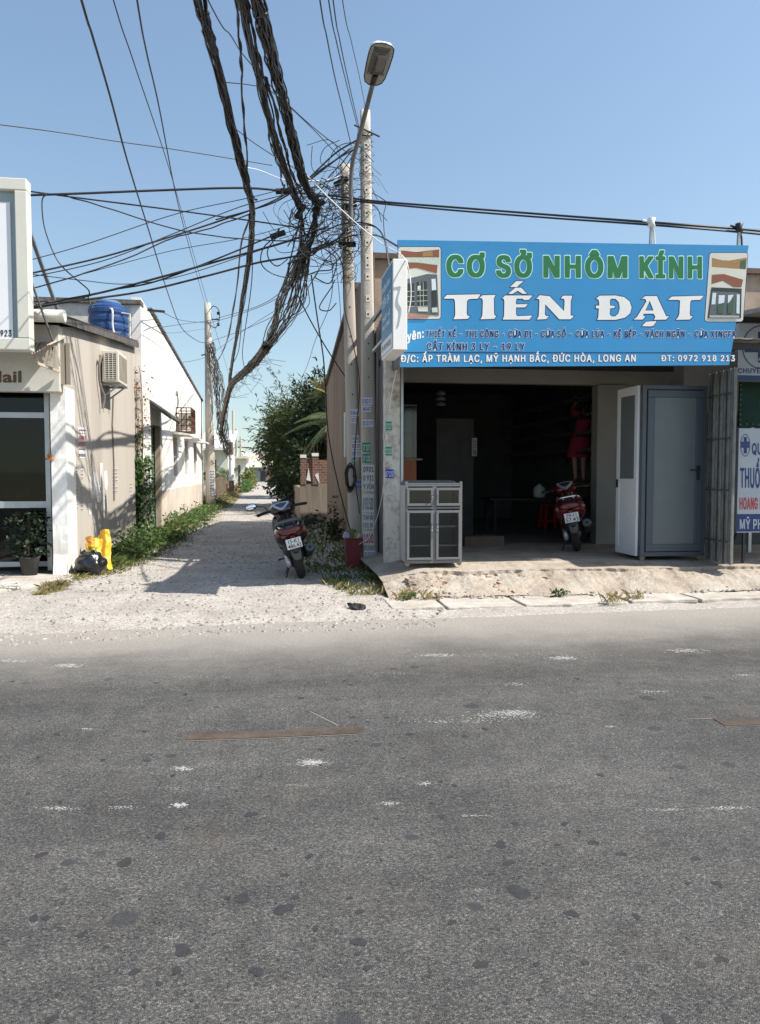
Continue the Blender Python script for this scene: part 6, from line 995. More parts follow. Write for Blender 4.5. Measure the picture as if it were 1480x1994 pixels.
for ua, ub, va, vb in ((792, 843, 950, 985), (849, 897, 950, 985), (792, 843, 994, 1090), (849, 897, 994, 1090)):
    xa, xb, za, zb = cx(ua), cx(ub), cz(vb), cz(va); w_ = .032
    d = MB().box((xa, yc-.018, za), (xb, yc-.001, za+w_)).box((xa, yc-.018, zb-w_), (xb, yc-.001, zb)).box((xa, yc-.018, za+w_), (xa+w_, yc-.001, zb-w_)).box((xb-w_, yc-.018, za+w_), (xb, yc-.001, zb-w_)).build('door', M_aluc, cb, bevel=.003)
    MB().box((xa+w_, yc-.011, za+w_), (xb-w_, yc-.007, zb-w_)).build('pane', M_cglass, d)
    hx = xb-.016 if ua < 840 else xa+.016; zc = (za+zb)/2+(.1 if vb > 1000 else 0)
    MB().tube(crom([(hx, yc-.018, zc-.06 if vb > 1000 else zc-.02), (hx, yc-.05, zc-.03 if vb > 1000 else zc-.01), (hx, yc-.05, zc+.03 if vb > 1000 else zc+.01), (hx, yc-.018, zc+.06 if vb > 1000 else zc+.02)], 4), .008).build('handle', M_chrome, d)
for x in (x0+.03, x1-.03):
    for y in (yc+.03, yc+D-.03):
        c_ = MB().cyl((x, y-.012, PZ+.035), (x, y+.012, PZ+.035), .033, n=14).build('castor', mat('tan_castor', (.3, .2, .12), .5), cb); MB().beam((x, y, PZ+.03), (x, y, cz(1098)), .02).build('fork', M_steel, c_)
# ------------------------------------------------------------------ door display stand
M_greydoor = mat('slate_powder_coat', (.062, .074, .092), .4, var=.05, spec=.5); M_greypanel = mat('grey_green_panel', (.115, .135, .14), .35, var=.06, spec=.5); M_whitedoor = mat('white_powder_coat', (.68, .69, .72), .4, var=.04)
ds = thing('door_display_stand', 'wheeled display box with a slate grey door in front and a white side door', 'display stand', (5.65, 10.4, PZ))
ya = 10.12; dx = lambda u: at(u, 900, ya).x; dzv = lambda v: at(1300, v, ya).z; x0, x1 = dx(1250), dx(1375); z0, z1 = dzv(1083), dzv(750); yb_ = ya+.72
b = MB(); b.box((x0, ya, z0), (x0+.06, ya+.06, z1)); b.box((x1-.06, ya, z0), (x1, ya+.06, z1)); b.box((x0, yb_, z0), (x0+.06, yb_+.06, z1)); b.box((x1-.06, yb_, z0), (x1, yb_+.06, z1))
for z in (z0, z1-.06): b.box((x0+.06, ya, z), (x1-.06, ya+.06, z+.06)); b.box((x0, ya+.06, z), (x0+.06, yb_, z+.06)); b.box((x1-.06, ya+.06, z), (x1, yb_, z+.06)); b.box((x0+.06, yb_, z), (x1-.06, yb_+.06, z+.06))
b.build('box_frame', M_greydoor, ds, bevel=.004)
gd = MB(); fx = lambda u: dx(u); q0, q1, q2, q3 = x0+.07, x1-.07, z0+.07, z1-.07; w_ = .1
gd.box((q0, ya-.02, q2), (q1, ya+.03, q2+w_)).box((q0, ya-.02, q3-w_), (q1, ya+.03, q3)).box((q0, ya-.02, q2+w_), (q0+w_, ya+.03, q3-w_)).box((q1-w_, ya-.02, q2+w_), (q1, ya+.03, q3-w_)); gd = gd.build('grey_door', M_greydoor, ds, bevel=.006)
MB().box((q0+w_, ya-.005, q2+w_), (q1-w_, ya+.015, q3-w_)).build('door_panel', M_greypanel, gd, bevel=.002)
hx, hz_ = dx(1358), dzv(918); b = MB(); b.box((hx-.025, ya-.032, hz_-.12), (hx+.025, ya-.021, hz_+.08)); b.build('lock_plate', M_black, gd, bevel=.004)
MB().tube([(hx, ya-.03, hz_+.02), (hx, ya-.075, hz_+.02), (hx-.14, ya-.075, hz_+.02)], .011).build('lever_handle', M_black, gd)
wx = x0-.02; wd = MB(); y0_, y1_ = ya+.07, yb_-.01
for (a0, a1, c0, c1) in ((y0_, y1_, z0+.0, z0+.1), (y0_, y1_, z1-.12, z1), (y0_, y0_+.09, z0+.1, z1-.12), (y1_-.09, y1_, z0+.1, z1-.12), (y0_+.09, y1_-.09, lerp(z0, z1, .43), lerp(z0, z1, .43)+.06)): wd.box((wx-.02, a0, c0), (wx+.015, a1, c1))
wd = wd.build('white_door', M_whitedoor, ds, bevel=.004); MB().box((wx-.008, y0_+.09, z0+.1), (wx+.005, y1_-.09, lerp(z0, z1, .43))).build('lower_panel', M_whitedoor, wd)
MB().box((wx-.008, y0_+.09, lerp(z0, z1, .43)+.06), (wx+.005, y1_-.09, z1-.12)).build('frosted_glass', mat('frosted_glass', (.15, .165, .17), .3, var=.05, spec=.5), wd); MB().box((wx-.04, y1_-.07, lerp(z0, z1, .4)), (wx-.021, y1_-.03, lerp(z0, z1, .45))).build('lock', M_darkmetal, wd)
for x in (x0+.05, x1-.05):
    for y in (ya+.05, yb_): c_ = MB().cyl((x, y-.014, PZ+.04), (x, y+.014, PZ+.04), .038, n=14).build('castor', mat('tan_castor', None), ds); MB().beam((x, y, PZ+.04), (x, y, z0), .02).build('fork', M_steel, c_)
MB().box((x0+.07, ya+.08, z0+.01), (x1-.07, yb_-.02, z0+.03)).build('bottom_panel', M_greydoor, ds)
# ------------------------------------------------------------------ folding gate
M_gate = mat('gate_steel', (.15, .155, .15), .45, metal=.5, var=.35, scale=7, dirt=(.06, .05, .04), damt=.6)
fg = thing('folding_gate', 'folded steel concertina gate standing at the right edge of the shop platform', 'gate', (6.15, 9.8, PZ)); zt_ = 2.93; ng = 15
gA, gB = at(1381, 1000, 10.2), at(1429, 1000, 9.5); gp = lambda k: Vector((lerp(gA.x, gB.x, k/(ng-1))+(.028 if k % 2 else -.028), lerp(10.2, 9.5, k/(ng-1)), 0))
for k in range(ng-1):
    p, q = gp(k), gp(k+1); b = MB(); b.add([(p.x, p.y, .3), (q.x, q.y, .3), (q.x, q.y, zt_), (p.x, p.y, zt_)], [(0, 1, 2, 3)]); b.build('folded_leaf', M_gate, fg, solid=.006)
for k in range(0, ng, 2): p = gp(k); MB().beam((p.x-.012, p.y, .3), (p.x-.012, p.y, zt_), .014).build('edge_bar', M_alu if k % 4 == 0 else M_gate, fg)
for z in (.6, 1.3, 2.0, 2.6):
    b = MB(); b.beam(gp(0)+Vector((-.035, 0, z)), gp(ng-1)+Vector((-.035, 0, z)), .006, .02); b.build('tie_bar', M_gate, fg)
# ================================================================== PHARMACY NEXT DOOR
ph = thing('pharmacy_building', 'neighbouring pharmacy building with a projecting tin awning at the right edge', 'shop', (9, 13, 0))
MB().box((6.95, 12.2, -.05), (13, 20, 4.2)).build('wall', M_colm, ph)
b = MB(); b.prism([(6.78, 8.75, 3.66), (6.78, 12.6, 4.0), (6.78, 12.6, 4.06), (6.78, 8.75, 3.72)], (6, 0, 0)); b.build('awning', M_tin, ph)
b = MB()
for y in (8.9, 10.6, 12.0): b.beam((6.85, y, 3.63+.088*(y-8.75)), (12.7, y, 3.63+.088*(y-8.75)), .05, .08)
b.build('awning_beams', M_darkmetal, ph); b = MB()
for x in (8.8, 12.5): b.beam((x, 8.95, 0), (x, 8.95, 3.65), .07)
b.build('awning_posts', M_steel, ph)
MB().box((6.97, 12.13, .3), (12, 12.19, 2.5)).build('shutter', mat('dark_shutter', (.05, .055, .055), .6), ph)
M_phwhite = mat('pharmacy_white', (.42, .45, .49), .45, var=.06); M_phblue = mat('pharmacy_navy', (.02, .045, .16), .4, var=.08); M_phred = mat('pharmacy_red', (.45, .05, .04), .45, var=.08)
yp = 10.5; pf2 = lambda l: (lambda x, y: at(x, y, yp-l)); zz = lambda v: at(1460, v, yp).z
p1 = thing('pharmacy_fascia_sign', 'white pharmacy board with a navy cross in a circle, right of the blue sign', 'sign', (8, yp, zz(740))); xa = at(1437, 700, yp).x
MB().box((xa, yp, zz(741)), (xa+3.4, yp+.08, zz(630))).build('board', M_phwhite, p1); MB().box((xa+.001, yp-.004, zz(741)), (xa+3.39, yp-.0005, zz(731))).build('blue_band', M_phblue, p1)
def ring(cx_, cy_, rx, ry, w, fn, seg=40):
    b = MB(); 
    for k in range(seg):
        a, c = 6.2832*k/seg, 6.2832*(k+1)/seg; b.add([fn(cx_+rx*math.cos(a), cy_+ry*math.sin(a)), fn(cx_+rx*math.cos(c), cy_+ry*math.sin(c)), fn(cx_+(rx-w)*math.cos(c), cy_+(ry-w)*math.sin(c)), fn(cx_+(rx-w)*math.cos(a), cy_+(ry-w)*math.sin(a))], [(0, 1, 2, 3)])
    return b
f0 = pf2(.004); f1 = pf2(.008)
ring(1484, 676, 39, 43, 2.0, f0).build('circle', M_phblue, p1)
MB().poly([f0(*q) for q in ((1476, 646), (1492, 646), (1492, 667), (1518, 667), (1518, 686), (1492, 686), (1492, 706), (1476, 706), (1476, 686), (1450, 686), (1450, 667), (1476, 667))]).build('cross', M_phblue, p1)
b = MB(); b.poly([f1(*q) for q in ((1462, 672), (1506, 672), (1498, 680), (1488, 682), (1488, 698), (1496, 702), (1472, 702), (1480, 698), (1480, 682), (1470, 680))]); b.build('chalice', M_phwhite, p1)
MB().tube([f1(1484+7*math.sin(k*.75), 655+k*3.1)+Vector((0, -.004, 0)) for k in range(15)], .012, 6).build('snake', M_phwhite, p1)
poster('lettering', 'CHUYÊN', M_phblue, p1, f0, 1437.5, 1489, 726.5, 717)
ys = 9.85; fs = lambda l: (lambda x, y: at(x, y, ys-l)); zs = lambda v: at(1460, v, ys).z; xs_ = at(1437.5, 900, ys).x
p2 = thing('pharmacy_stand_sign', 'standing white pharmacy sign with navy and red lettering beside the folding gate', 'sign', (xs_+.6, ys, .25))
MB().box((xs_, ys, zs(1037)), (xs_+1.15, ys+.05, zs(834))).build('panel', M_phwhite, p2, bevel=.004); MB().box((xs_+.001, ys-.004, zs(1035)), (xs_+1.149, ys-.0005, zs(1001))).build('blue_band', M_phblue, p2)
g0, g1 = fs(.004), fs(.008)
poster('lettering', 'QUẦY', M_phblue, p2, g0, 1464.5, 1503, 885, 863); poster('lettering', 'THUỐC', M_phblue, p2, g0, 1441.5, 1490, 950, 911)
poster('lettering', 'HOANG K', M_phred, p2, g0, 1440.5, 1486, 992, 969); poster('lettering', 'MỸ PHẨM', M_phwhite, p2, g1, 1440.5, 1506, 1030, 1011)
ring(1451.5, 867, 9.5, 22, 1.2, g0, 30).build('emblem_circle', M_phblue, p2); MB().poly([g0(*q) for q in ((1448.5, 851), (1454.5, 851), (1454.5, 860), (1459, 860), (1459, 872), (1454.5, 872), (1454.5, 883), (1448.5, 883), (1448.5, 872), (1444, 872), (1444, 860), (1448.5, 860))]).build('emblem_cross', M_phblue, p2)
for x in (xs_+.12, xs_+1.05): b = MB(); b.beam((x, ys+.02, .12), (x, ys+.02, zs(1037)), .03); b.beam((x, ys+.02, .9), (x, ys+.55, .14), .025); b.beam((x, ys-.15, .14), (x, ys+.55, .14), .03); b.build('leg', M_darkmetal, p2)
t = thing('green_awning_blind', 'dark green blind edged with a string of small lights under the pharmacy sign', 'blind', (7.5, 10.9, 2.0)); yk = 10.9; zk = lambda v: at(1460, v, yk).z; xk = at(1440, 780, yk).x
MB().box((xk, yk, zk(832)), (xk+2.5, yk+.03, zk(744))).build('cloth', mat('dark_green_cloth', (.012, .045, .032), .8, var=.2), t)
b = MB()
for k in range(24): b.ball((xk+.02+k*.1, yk-.012, zk(827)+.01*math.sin(k)), .01, 6, 4)
for k in range(9): b.ball((xk+.012, yk-.012, lerp(zk(827), zk(750), k/8)), .01, 6, 4)
b.build('bulb_string', mat('pale_green_bulb', (.2, .5, .35), .4), t)
MB().beam((xk+.25, yk+.05, .2), (xk+.25, yk+.05, zk(832)), .05).build('post', M_alu, t)
MB().box((6.55, 9.35, -.02), (13, 12.2, .12)).build('pharmacy_paving', M_slab, kind='structure')
# ================================================================== INSIDE THE GARAGE
def single(o, lab, cat, g=None): return tag(o, lab, cat, g)
M_orange = mat('orange_wood', (.4, .12, .05), .5, var=.15, scale=4, streak=True)
c_ = thing('wooden_counter', 'orange brown wooden counter standing left inside the garage behind the cabinet', 'counter', (2.4, 13.2, PZ)); xa, xb = at(786, 900, 13.1).x, at(822, 900, 13.1).x; zt_ = at(800, 893, 13.1).z
MB().box((xa, 13.1, PZ), (xb-.1, 13.7, zt_-.03)).build('body', M_orange, c_); MB().box((xa-.02, 13.08, zt_-.028), (xb, 13.75, zt_)).build('top', mat('tan_top', (.3, .2, .12), .4), c_)
c_ = thing('glass_showcase', 'dim glass showcase on top of the orange wooden counter', 'showcase', (2.4, 13.3, zt_)); z2 = at(800, 790, 13.1).z
b = MB()
for x in (xa+.01, xb-.12):
    for y in (13.14, 13.6): b.box((x, y, zt_), (x+.03, y+.03, z2))
for z in (zt_, lerp(zt_, z2, .5), z2): b.box((xa+.01, 13.14, z), (xb-.09, 13.63, z+.02))
b.build('frame', M_aluc, c_); MB().box((xa+.015, 13.13, zt_+.021), (xb-.095, 13.135, z2)).build('pane', M_cglass, c_); MB().box((xa+.03, 13.61, zt_+.021), (xb-.12, 13.62, z2)).build('back_panel', mat('pale_grey_board', (.2, .22, .23), .6), c_)
o = MB().box((at(850, 900, 15).x, 15.0, PZ), (at(922, 900, 15).x, 15.05, 2.6)).build('partition_panel', mat('partition_grey', (.09, .09, .088), .7)); single(o, 'dark grey partition panel standing in the middle of the garage', 'partition')
cl = thing('wall_calendar', 'small pale calendar hanging on the edge of the partition panel', 'calendar', at(924, 888, 14.9)); MB().box(tuple(at(919, 888, 14.95)), tuple(at(929, 853, 14.95)+Vector((0, .01, 0)))).build('sheet', mat('calendar_paper', (.8, .78, .68), .8), cl)
b = MB()
for v in range(856, 872, 3):
    for u in (920.5, 923.5, 926): b.poly([at(u, v, 14.94), at(u+1.8, v, 14.94), at(u+1.8, v+1.6, 14.94), at(u, v+1.6, 14.94)])
for u in (920.5, 923, 925.5): b.poly([at(u, 875, 14.94), at(u+1, 875, 14.94), at(u+2, 886, 14.94), at(u+1, 886, 14.94)])
b.build('print', M_ink, cl)
ch = thing('swivel_chair', 'dark swivel chair with a chrome foot deep in the garage', 'chair', gz(975, 1003, PZ)); p = gz(980, 1003, PZ); 
MB().box((p.x-.25, p.y-.25, PZ+.45), (p.x+.25, p.y+.25, PZ+.55)).build('seat', M_black, ch, bevel=.03); MB().box((p.x-.24, p.y+.2, PZ+.6), (p.x+.24, p.y+.28, PZ+1.1)).build('backrest', M_black, ch, bevel=.03); MB().cyl((p.x, p.y, PZ+.05), (p.x, p.y, PZ+.45), .035).build('column', M_chrome, ch); MB().lathe([(.24, PZ), (.23, PZ+.03), (.05, PZ+.05)], (p.x, p.y, 0), 20).build('foot', M_chrome, ch)
p = gz(905, 1065, PZ); q = gz(985, 1065, PZ); o = MB().box((p.x, p.y, PZ), (q.x, p.y+.4, PZ+.17)).build('floor_step', mat('brown_step', (.12, .085, .06), .8)); single(o, 'low brown wooden step on the floor just behind the aluminium cabinet', 'step')
st = thing('plastic_stool', 'red plastic stool standing left of the red motorbike in the garage', 'stool', gz(1070, 1030, PZ)); p = gz(1071, 1029, PZ); M_redpl = mat('red_plastic', (.65, .03, .03), .35, var=.06, spec=.5); h = .54
MB().box((p.x-.16, p.y-.16, PZ+h-.03), (p.x+.16, p.y+.16, PZ+h)).build('seat', M_redpl, st, bevel=.015)
for sx in (-1, 1):
    for sy in (-1, 1): b = MB(); b.beam((p.x+sx*.19, p.y+sy*.19, PZ), (p.x+sx*.14, p.y+sy*.14, PZ+h-.03), .055); b.build('leg', M_redpl, st)
for sy in (-1, 1): MB().beam((p.x-.165, p.y+sy*.165, PZ+.16), (p.x+.165, p.y+sy*.165, PZ+.16), .02, .04).build('crossbar', M_redpl, st)
jg = thing('white_jug', 'pale plastic jug on the bench left of the motorbike', 'jug', at(1048, 968, 14)); q = at(1050, 969, 14.0)
MB().lathe([(.09, 0), (.11, .03), (.11, .18), (.05, .23), (.04, .25)], q, 16).build('body', mat('milky_plastic', (.4, .42, .38), .5), jg, smooth=True); MB().lathe([(.042, .251), (.042, .275)], q, 12).build('cap', M_black, jg)
bn = thing('work_bench', 'dark work bench along the right of the garage under the metal bars', 'bench', (4.8, 14.2, PZ)); zbn = q.z-.002
MB().box((4.1, 13.85, zbn-.05), (6.2, 14.5, zbn)).build('top', mat('dark_wood', (.015, .012, .01), .7, var=.3), bn)
for x in (4.2, 6.1):
    for y in (13.92, 14.42): MB().beam((x, y, PZ), (x, y, zbn-.05), .06).build('leg', mat('dark_wood', None), bn)
rk = thing('bar_rack', 'wall rack of long aluminium bars high on the right garage wall', 'rack', (6.2, 15, 1.8)); 
for k in range(4):
    b = MB()
    for e in range(5): b.beam((6.12-.06*e+.01*k, 13.4+.3*rnd.random(), 1.95+.33*k+.03*(e % 2)), (6.12-.06*e, 18.5, 1.95+.33*k+.03*(e % 2)), .035)
    b.build('bar_bundle', mat('dull_bar', (.3, .31, .32), .35, metal=.7), rk)
for y in (14, 16, 18):
    MB().beam((6.42, y, 1.7), (6.42, y, 3.2), .05).build('upright', M_darkmetal, rk)
    for k in range(4): MB().beam((6.42, y, 1.9+.33*k), (5.8, y, 1.9+.33*k), .035).build('arm', M_darkmetal, rk)
hl = thing('hanging_lamp', 'stacked pale lamp shades hanging from the garage ceiling at the left', 'lamp', at(860, 790, 14.2)); q = at(858, 790, 14.2); MB().tube([q+Vector((0, 0, .3)), (q.x, q.y, 3.6)], .006).build('cord', M_black, hl)
for k in range(3): MB().lathe([(.1, 0), (.08, .05), (.03, .08)], q+Vector((0, 0, .1*k)), 16).build('shade', mat('frosted_shade', (.2, .21, .2), .4), hl, smooth=True)
# ================================================================== POLES AND STREET LAMP
M_hole = mat('hole_dark', (.012, .012, .012), .9)
M_conclight = mat('smooth_concrete', (.52, .48, .42), .85, var=.1, scale=6)
def square_pole(label, base, top, wb, wt, holes, Y):
    t = thing('utility_pole', label, 'utility pole', base, 'square concrete poles'); base, top = Vector(base), Vector(top); b = MB(); n = 30; fl = []
    for k in range(n+1):
        s = k/n; c = base.lerp(top, s); a = lerp(wb, wt, s)/2; d = a*.85; n8 = 20
        for j in range(n8): t_ = 6.2832*(j+.5)/n8; b.v.append(c+Vector((a*math.copysign(abs(math.cos(t_))**.62, math.cos(t_)), d*math.copysign(abs(math.sin(t_))**.62, math.sin(t_)), 0)))
    for k in range(n):
        for j in range(20): p = k*20+j; q = k*20+(j+1) % 20; b.f.append((p, q, q+20, p+20))
    b.f.append(tuple(range(n*20, n*20+20))); b.build('shaft', M_conc, t, smooth=True)
    for u, v, full in holes:
        z = at(u, v, Y).z; s = (z-base.z)/(top.z-base.z); c = base.lerp(top, s); a = lerp(wb, wt, s)/2; yf = c.y-a*.85
        if full: pl = MB().box((c.x-.036, yf-.004, z-.055), (c.x+.036, yf+.01, z+.055)).build('hole_plate', M_conclight, t, bevel=.003)
        MB().cyl((c.x, yf-.0055, z), (c.x, yf+.0, z), .016 if full else .012, n=10).build('hole', M_hole, pl if full else t)
    return t
PF0, PF1 = Vector((at(721, 1100, 12.3).x, 12.3, -.05)), at(711, 216, 12.3); PB0, PB1 = Vector((at(695, 1090, 12.75).x, 12.75, -.05)), at(672, 321, 12.75)
square_pole('taller square concrete pole carrying the street lamp, covered in stickers', PF0, PF1, .27, .155, [(711, v, v < 620) for v in (286, 308, 330, 373, 396, 418, 446, 475, 505, 519, 541, 584, 614)]+[(716, v, 0) for v in (671, 700, 736)], 12.3)
square_pole('shorter square concrete pole leaning left behind the lamp pole', PB0, PB1, .25, .16, [(676, v, v < 500) for v in (371, 431, 451, 470, 490)]+[(684, v, 0) for v in (543, 600, 656, 711, 769)], 12.75)
def poleface(P0, P1, wb, wt, u, v, Y):
    """point on the road side face of a pole seen at pixel u,v"""
    q = at(u, v, Y); s = (q.z-P0.z)/(P1.z-P0.z); a = lerp(wb, wt, s)/2; c = P0.lerp(P1, s); return at(u, v, c.y-a*.85-.003)
lpb = gz(411, 989); rp = thing('round_pole', 'tall round weathered concrete pole on the left of the alley with hanging wires', 'utility pole', (lpb.x, lpb.y, 0)); YL = lpb.y
lt = at(404, 590, YL); b = MB(); b.tube([Vector((lpb.x, YL, -.05)).lerp(lt, k/14) for k in range(15)], [lerp(.215, .13, k/14) for k in range(15)], 20); b.build('shaft', M_conc, rp, smooth=True)
MB().beam(at(400, 690, YL-.16), at(392, 692, YL-.2), .05).beam(at(412, 622, YL-.1), at(426, 622, YL-.15), .05).build('cross_arm', M_darkmetal, rp)
b = MB()
for v in (610, 632): b.lathe([(.05, -.06), (.075, -.03), (.04, 0), (.075, .03), (.05, .06)], at(425, v, YL-.2), 10)
b.build('insulator', M_darkmetal, rp)
b = MB(); b.tube(crom([at(408, 604, YL-.1), at(416, 596, YL-.3), at(426, 604, YL-.3), at(427, 622, YL-.2), at(420, 638, YL-.3), at(410, 634, YL-.1)], 6), .018, 6); b.build('jumper_wire', M_cable, rp)
b = MB(); 
for k in range(9): b.poly([at(408+rnd.uniform(-.4, .4), 916+k*5.4, YL-.235), at(417.5, 916+k*5.4+.5, YL-.235), at(417.6, 920+k*5.4, YL-.235), at(408, 919.6+k*5.4, YL-.235)])
o = b.build('pole_stickers', mat('pale_blue_sticker', (.6, .68, .72), .7), rp); b = MB()
for k in range(9):
    for e in range(3): u = 409+e*2.8; b.poly([at(u, 917+k*5.4, YL-.24), at(u+1.9, 917+k*5.4, YL-.24), at(u+1.9, 919.2+k*5.4, YL-.24), at(u, 919.2+k*5.4, YL-.24)])
b.build('print', M_navy, o)
# far poles along the alley
for lab, u, vt, Y, r in (('short brown post with a white stripe farther down the alley', 450, 861, 48, .13), ('thin pole behind the short brown post', 454, 800, 62, .1), ('distant thin pole beside the bamboo gap', 460, 835, 80, .11), ('farthest pole with a cross arm at the end of the alley', 468.5, 850, 100, .12)):
    p = at(u, vt, Y); t = thing('far_pole', lab, 'pole', (p.x, Y, 0), 'far poles along the alley'); MB().cyl((p.x, Y, -.05), p, r*1.2, r, 10).build('shaft', M_trunk if Y < 50 else M_conc, t)
    if Y < 50: MB().cyl((p.x, Y, 1.0), (p.x, Y, 2.6), r*1.2+.006, r*1.1+.006, 10).build('white_band', M_whitewash, t)
    if Y > 90: MB().beam(p+Vector((-.9, 0, -1.4)), p+Vector((.9, 0, -1.4)), .12).build('cross_arm', M_darkmetal, t)
# ---- street lamp
sl = thing('street_lamp', 'street lamp on a bent steel arm clamped to the taller concrete pole', 'street lamp', at(684, 430, 12.05))
arm = crom([at(684, 440, 12.05), at(683.5, 380, 12.0), at(686, 320, 11.9), at(700, 265, 11.65), at(714, 210, 11.3), at(726, 163, 10.9)], 8)
MB().tube(arm, .034, 12).build('arm', mat('dark_galvanised', (.16, .155, .15), .5, metal=.5, var=.2), sl, smooth=True)
d = Vector((.075, -.62, .26)).normalized(); side = Vector((1, .12, 0)); side = (side-d*side.dot(d)).normalized(); upv = side.cross(d); upv = upv if upv.z > 0 else -upv
H0 = arm[-1]-d*.02
def head(t, x, z): return H0+d*t+side*x+upv*z
prof = [(0, .055, .03), (.04, .115, .05), (.12, .145, .075), (.3, .16, .105), (.48, .165, .11), (.58, .155, .095), (.63, .11, .06), (.645, .05, .02)]
b = MB(); nn = 20; k0 = 0
for t, hw_, ht in prof:
    for j in range(nn): a = math.pi*j/(nn-1); cx_, sx_ = math.cos(a), math.sin(a); b.v.append(head(t, hw_*math.copysign(abs(cx_)**.45, cx_), ht*abs(sx_)**.55))
for i in range(len(prof)-1):
    for j in range(nn-1): p = i*nn+j; b.f.append((p, p+1, p+nn+1, p+nn))
b.build('shell', mat('lamp_shell_white', (.68, .67, .63), .4, var=.05), sl, smooth=True)
b = MB(); b.poly([head(t, -hw_, -.002) for t, hw_, ht in prof]+[head(t, hw_, -.002) for t, hw_, ht in reversed(prof)]); b.build('base_plate', mat('lamp_grey', (.33, .32, .28), .5), sl)
MB().tube([head(t, -hw_*1.01, 0) for t, hw_, ht in prof]+[head(t, hw_*1.01, 0) for t, hw_, ht in reversed(prof)]+[head(*prof[0][:1], -prof[0][1]*1.01, 0)], .008, 6).build('gasket', M_black, sl)
b = MB(); b.grid(14, 14, lambda s, q: head(.17+.42*q, lerp(-.118, .118, s), -.006-.06*(max(0, 1-(2*s-1)**4)*max(0, 1-(2*q-1)**4))**.6)); b.build('glass_bowl', mat('smoked_bowl', (.07, .065, .055), .15, spec=.7, var=.1), sl, smooth=True)
MB().tube([head(.0, 0, .01), head(.17, 0, -.01)], .04, 10).build('socket', M_darkmetal, sl)
b = MB(); c = PF0.lerp(PF1, .9); zc = at(711, 256, 12.2).z; c = PF0.lerp(PF1, (zc-PF0.z)/(PF1.z-PF0.z)); b.tube([c+Vector((.11*math.cos(a), .1*math.sin(a)-.0, .06*math.sin(a))) for a in [6.2832*k/16 for k in range(17)]], .012, 6); b.tube([c+Vector((-.2, -.25, .02)), c+Vector((.02, -.12, 0)), c+Vector((.22, -.02, -.03))], .014, 6); b.build('clamp', M_black, sl)
# ---- stickers on poles and pillar
def on_front(l): return lambda x, y: poleface(PF0, PF1, .27, .155, x, y, 12.2)+Vector((0, -l, 0))
def on_back(l): return lambda x, y: poleface(PB0, PB1, .25, .16, x, y, 12.65)+Vector((0, -l, 0))
def on_pillar(l): return lambda x, y: at(x, y, 10.9-.012-l)
M_blueink = mat('blue_ink', (.02, .05, .4), .6); M_greenlbl = mat('green_label', (.015, .26, .17), .6); M_lbl = mat('label_white', (.7, .7, .7), .7, var=.06, scale=30); M_lblue = mat('label_lightblue', (.5, .6, .75), .7)
def sticker(face, x0, x1, y0, y1, lines, ink, lab, paper=None, grp='number stickers on the poles'):
    f0, f1 = face(0), face(.003); o = MB().poly([f0(x0, y1), f0(x1, y1), f0(x1, y0), f0(x0, y0)]).build('number_sticker', paper or M_lbl); off = o.location.copy(); tag(o, lab, 'sticker', grp)
    h = (y1-y0)/len(lines)
    for i, s in enumerate(lines):
        q = poster('print', s, ink, o, f1, x0+(x1-x0)*.06, x1-(x1-x0)*.06, y0+h*(i+.84), y0+h*(i+.2)); q.location = -off
S = 'sticker on the lamp pole'
sticker(on_front, 704.5, 725, 774, 788, ['02 532 571'], M_blueink, 'topmost blue 02 532 571 '+S); sticker(on_front, 706, 722, 790, 802, ['440 487'], M_blueink, 'blue 440 487 '+S+' under the topmost one'); sticker(on_front, 705, 727, 817, 831, ['02 532 579'], M_blueink, 'blue 02 532 579 '+S+' above the green ones')
sticker(on_front, 705, 721, 862, 880, ['17 127'], M_lbl, 'green 17 127 '+S, M_greenlbl); sticker(on_front, 705.5, 722, 884, 901, ['17 123'], M_lbl, 'green 17 123 '+S, M_greenlbl)
sticker(on_front, 706, 729, 905, 956, ['0901', '0 931', 'Y VỐN'], M_ink, 'tall worn white poster in the middle of the lamp pole', M_paper); sticker(on_front, 706, 728, 962, 998, ['0 931 520'], M_ink, 'torn white paper below the tall poster on the lamp pole', M_paper); sticker(on_front, 706, 728, 1000, 1030, ['TƯ VAY VỐN', '0 931 394'], M_ink, 'white loan advert reading TU VAY VON low on the lamp pole', M_paper)
sticker(on_front, 707, 728, 1034, 1062, ['1000'], mat('red_ink', (.5, .05, .04), .6), 'white poster with red 1000 near the foot of the lamp pole', M_paper); sticker(on_front, 709, 731, 1072, 1087, ['02 532 571'], M_blueink, 'lowest blue 02 532 571 '+S)
S = 'sticker on the leaning pole'
sticker(on_back, 681.5, 699, 797, 810, ['02 440 487'], M_blueink, 'topmost blue 02 440 487 '+S); sticker(on_back, 682, 693, 812, 824, ['2 571'], M_blueink, 'small blue 2 571 '+S); sticker(on_back, 684, 700, 848, 859, ['0 476 423'], M_navy, 'dark blue 0 476 423 '+S); sticker(on_back, 684.5, 702, 862, 875, ['0975 727'], M_navy, 'dark blue 0975 727 '+S); sticker(on_back, 685, 703, 877, 890, ['097 777'], M_blueink, 'blue 097 777 '+S); sticker(on_back, 686, 693, 892, 905, ['17'], M_lbl, 'small green 17 '+S, M_greenlbl); sticker(on_back, 690, 704, 934, 952, ['0988', '123'], M_blueink, 'lowest light blue '+S, M_lblue)
S = 'sticker on the porch pillar'
sticker(on_pillar, 750.5, 763, 821, 838, ['17 127'], M_lbl, 'green 17 127 '+S, M_greenlbl); sticker(on_pillar, 750.5, 763, 870, 887, ['17 123'], M_lbl, 'green 17 123 '+S, M_greenlbl); sticker(on_pillar, 751, 766, 914, 931, ['17 123'], M_lbl, 'blue 17 123 '+S, M_blueink)
